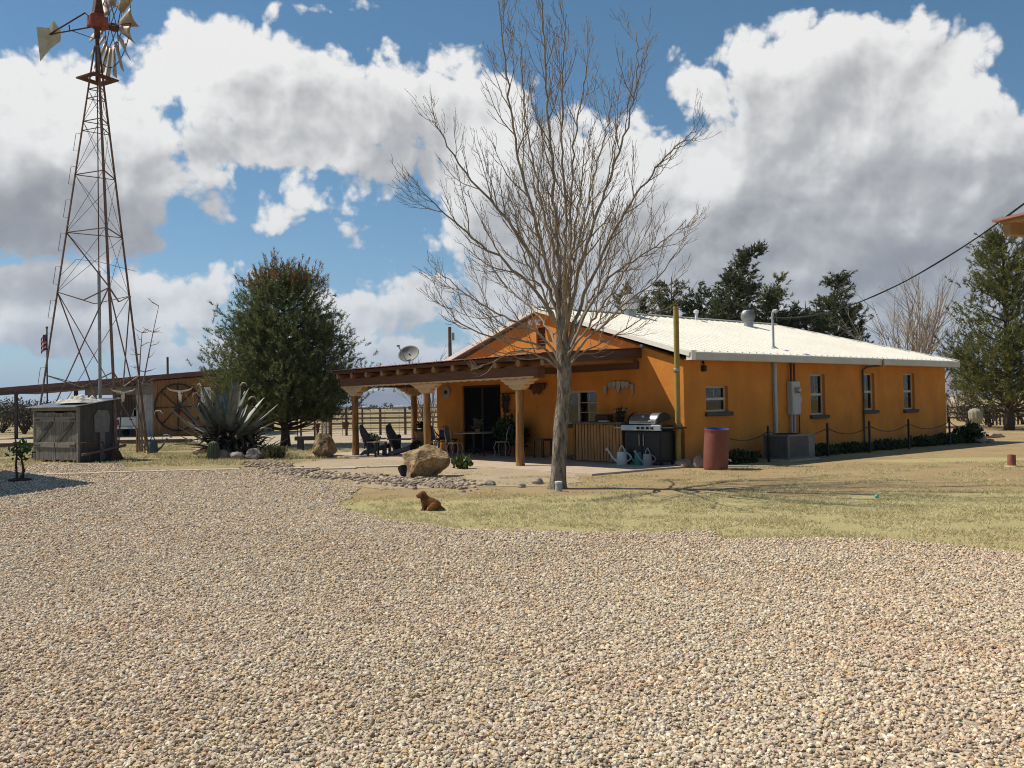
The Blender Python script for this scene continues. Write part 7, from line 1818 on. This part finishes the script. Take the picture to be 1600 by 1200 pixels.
def build_fence():
    D = 52.; X = lambda px: at(px, 640, D).x
    org = Vector((X(470), D, 0)); t = thing('corral_fence', 'long weathered rail and wire corral fence beyond the porch', 'fence', org)
    x0, x1 = X(469), X(1010)
    b0 = X(500); g1 = X(516)
    px = [470, 491.5, 516.5, 541, 566, 594, 633, 660, 700, 740, 790, 840, 900, 960, 1008]
    for p in px:
        b = MB(); b.cbox((X(p)-org.x, 0, .80), (.13 if p in (516.5, 633, 541, 594) else .09, .10, 1.6)); b.build('post', 'fence_iron', t)
    for z, w, m in ((1.55, .05, 'fence_iron'), (1.26, .12, 'fence_wood'), (.99, .12, 'fence_wood'), (.70, .12, 'fence_wood'), (.40, .05, 'fence_iron')):
        for a, c in ((x0, X(500.5)), (X(516.5), x1)): b = MB(); b.cbox(((a+c)/2-org.x, .08, z), (c-a, .04, w)); b.build('rail', m, t)
    b = MB(); x = x0
    while x < x1: b.cbox((x-org.x, -.06, .75), (.022, .012, 1.45)); x += .82
    for z in (.15, .28, .55, .85, 1.12, 1.4): b.cbox(((x0+x1)/2-org.x, -.068, z), (x1-x0, .010, .014))
    b.build('wire_mesh', 'fence_iron', t)
    b = MB(); a, c = X(502)-org.x, X(515)-org.x
    for z in (.08, .5, .8, 1.35): b.box(a, c, -.03, .03, z, z+.05)
    for q in (a, (a+c)/2, c-.05): b.box(q, q+.05, -.031, .031, .13, 1.35)
    for i in range(8): b.box(a+.06+i*(c-a-.1)/8, a+.08+i*(c-a-.1)/8, -.01, .01, .131, .79)
    b.build('gate', 'fence_wood', t)
    t = thing('stock_panel', 'dark green slatted stock panel between the pine trunk and the corral gate', 'panel', Vector((X(452), D-1, 0)))
    for i in range(9): b = MB(); b.box(0, .72, -.02, .02, .15+i*.13, .22+i*.13); b.build('slat', 'plastic_dark', t)
    for x in (0, .68): b = MB(); b.box(x, x+.05, .021, .06, 0, 1.34); b.build('post', 'plastic_dark', t)
    t = thing('dark_planter_box', 'small dark bucket hanging on the corral fence left of the first porch post', 'bucket', Vector((X(541), D-.35, .42)))
    b = MB(); b.lathe([(.16, 0), (.22, .38), (.2, .38), (.15, .02)], 16); b.build('body', 'rust_dark', t, smooth=40)
    # right-hand fence beyond the old cactus
    D = 58.; X2 = lambda px: at(px, 640, D).x
    t = thing('yard_fence', 'low dark rail fence crossing behind the right pine', 'fence', Vector((X2(1480), D, 0)))
    xa, xb = X2(1478), X2(1680)
    for i in range(9): b = MB(); x = (xb-xa)*i/8; b.cbox((x, 0, .55), (.12, .12, 1.1)); b.build('post', 'fence_iron', t)
    for z in (.95, .6, .28): b = MB(); b.cbox(((xb-xa)/2, -.08, z), (xb-xa, .04, .10)); b.build('rail', 'fence_iron', t)
    t = thing('picket_fence', 'short dark picket fence on the ground behind the right pine trunk', 'fence', Vector((at(1540, 650, 50).x, 50, 0)))
    for i in range(16): b = MB(); b.cbox((i*.2, 0, .32), (.10, .03, .64+.06*(i % 2))); b.build('picket', 'timber', t)
    b = MB(); b.cbox((1.5, .04, .5), (3.2, .03, .07)); b.build('rail', 'timber', t)
    # hand pump on its plank
    c = gp(496, 703); c.z = 0
    t = thing('plank_trough', 'old dark wooden plank trough on blocks behind the small boulder', 'trough', c)
    b = MB(); b.box(-.85, .55, -.16, .16, .38, .54); b.build('plank', 'old_wood_dark', t, bevel=.02)
    for x in (-.65, .35): b = MB(); b.box(x-.1, x+.1, -.14, .14, 0, .379); b.build('leg', 'old_wood_dark', t)
    t = thing('hand_pump', 'rusty cast-iron hand water pump standing on the plank trough', 'hand pump', c+Vector((0.02, 0, .541)))
    b = MB(); b.lathe([(.13, 0), (.12, .03), (.05, .06), (.055, .3), (.085, .33), (.085, .48), (.04, .5)], 16); b.build('body', 'rust_dark', t, smooth=40)
    b = MB(); b.tube([(-.04, 0, .36), (-.16, 0, .34), (-.19, 0, .27)], .03, 8); b.build('spout', 'rust_dark', t, smooth=60)
    b = MB(); b.tube([(-.05, 0, .60), (.06, 0, .63), (.22, 0, .55), (.27, 0, .40)], .02, 8); b.tube([(0, 0, .5), (0, 0, .62)], .015, 6); b.build('handle', 'rust_dark', t, smooth=60)
def build_far():
    # right eave: corner of a neighbouring porch roof over the camera's right
    e = at(1550, 356, 9.5)
    t = thing('porch_roof', 'corner of a stained wooden porch roof at the upper right edge', 'roof', e)
    dx = Vector((.94, .34, 0)); dy = Vector((-.34, .94, 0))
    m = Matrix(((dx.x, dy.x, 0, 0), (dx.y, dy.y, 0, 0), (0, 0, 1, 0), (0, 0, 0, 1)))
    b = MB(); b.box(0, 3.6, -3.2, .0, .06, .085, m); b.build('metal_sheet', 'porch_metal', t)
    b = MB(); b.box(.06, 3.6, -3.15, -.05, .03, .058, m); b.build('deck_board', 'orange_eave', t)
    b = MB(); b.box(.10, 3.6, -.14, -.05, -.09, .029, m); b.build('fascia', 'orange_eave', t)
    for y in (-.9, -1.8, -2.7): b = MB(); b.box(.16, 3.6, y-.06, y+.06, -.10, .028, m); b.build('rafter', 'orange_eave', t)
    for x in (.9, 3.2):
        for y in (-.6, -2.9): b = MB(); p = m @ Vector((x, y, 0)); b.tube([(p.x, p.y, -e.z), (p.x, p.y, -.101)], .11, 12); b.build('post', 'log', t, smooth=60)
    # open shed left of the frame that throws the shadow at the left edge
    c = gp(152, 757); k = 4.3/math.tan(SUNEL); tip = Vector((c.x, c.y, 0))+SUNAZ*k; tip.z = 4.3
    A2 = gp(20, 738); d = Vector((A2.x-c.x, A2.y-c.y, 0)).normalized(); A3 = gp(0, 779); d2 = Vector((A3.x-c.x, A3.y-c.y, 0)).normalized()
    t = thing('open_shed', 'open sided shed roof standing just outside the left edge', 'shed', (tip.x, tip.y, 0))
    b = MB(); p = [Vector((0, 0, 4.3)), d*7+Vector((0, 0, 4.3)), d*7+d2*8+Vector((0, 0, 4.3)), d2*8+Vector((0, 0, 4.3))]
    b.add(p+[v-Vector((0, 0, .12)) for v in p], [(0,1,2,3),(7,6,5,4),(0,4,5,1),(1,5,6,2),(2,6,7,3),(3,7,4,0)]); b.build('roof', 'barn_roof', t)
    for v in (d*.6+d2*.6, d*6.4+d2*.6, d*.6+d2*7.4, d*6.4+d2*7.4): b = MB(); b.tube([(v.x, v.y, 0), (v.x, v.y, 4.179)], .1, 10); b.build('post', 'steel_post', t)
    # far trees and houses
    g = np.random.default_rng(77); Vs = []; Fs = []; o = 0
    for i in range(150):
        a = math.atan((g.uniform(-250, 1850)-800)/F); D = g.uniform(420, 900); c = (D*math.sin(a), D*math.cos(a))
        h = g.uniform(1.5, 4.6); r = h*g.uniform(.6, 1.6)
        V, Fc = leaf_cloud(90, (c[0], c[1], h*.5), (r, r*.7, h*.55), 1.0, 500+i, .3); V[:, 2] = np.maximum(V[:, 2], 0); Vs.append(V); Fs.append(Fc+o); o += len(V)
    tag(tri_mesh('treeline', np.concatenate(Vs), np.concatenate(Fs), 'far_tree'), kind='stuff')
    for i, (px, D, w, lb) in enumerate(((513, 520, 5, 'white far farm building low on the plain left of the first porch post'), (572, 560, 4, 'white far farm building on the plain between the first porch posts'), (622, 600, 7, 'long white far farm building on the plain seen left of the rear porch post'), (1503, 330, 6, 'white far house on the plain right of the house corner'))):
        t = thing('farm_building', lb, 'building', Vector((at(px, 640, D).x, D, 0)), 0, 'far white buildings on the plain')
        b = MB(); b.box(-w/2, w/2, -3, 3, 0, 2.0); b.build('wall', 'white_wall', t); b = MB(); b.prism([(-3.4, 2.0), (3.4, 2.0), (0, 2.9)], -w/2-.3, w/2+.3, Matrix.Rotation(PI/2, 4, 'Z') @ Matrix.Rotation(PI/2, 4, 'X')); b.build('roof', 'grey_metal', t)
# ------------------------------------------------------------------ build everything
setup_camera(); setup_world()
build_ground(); build_mountains(); build_haze()
build_house(); build_porch(); build_front_items(); build_yard_items(); build_dog()
build_trees(); build_agave(); build_windmill(); build_shed(); build_barn(); build_fence(); build_far()
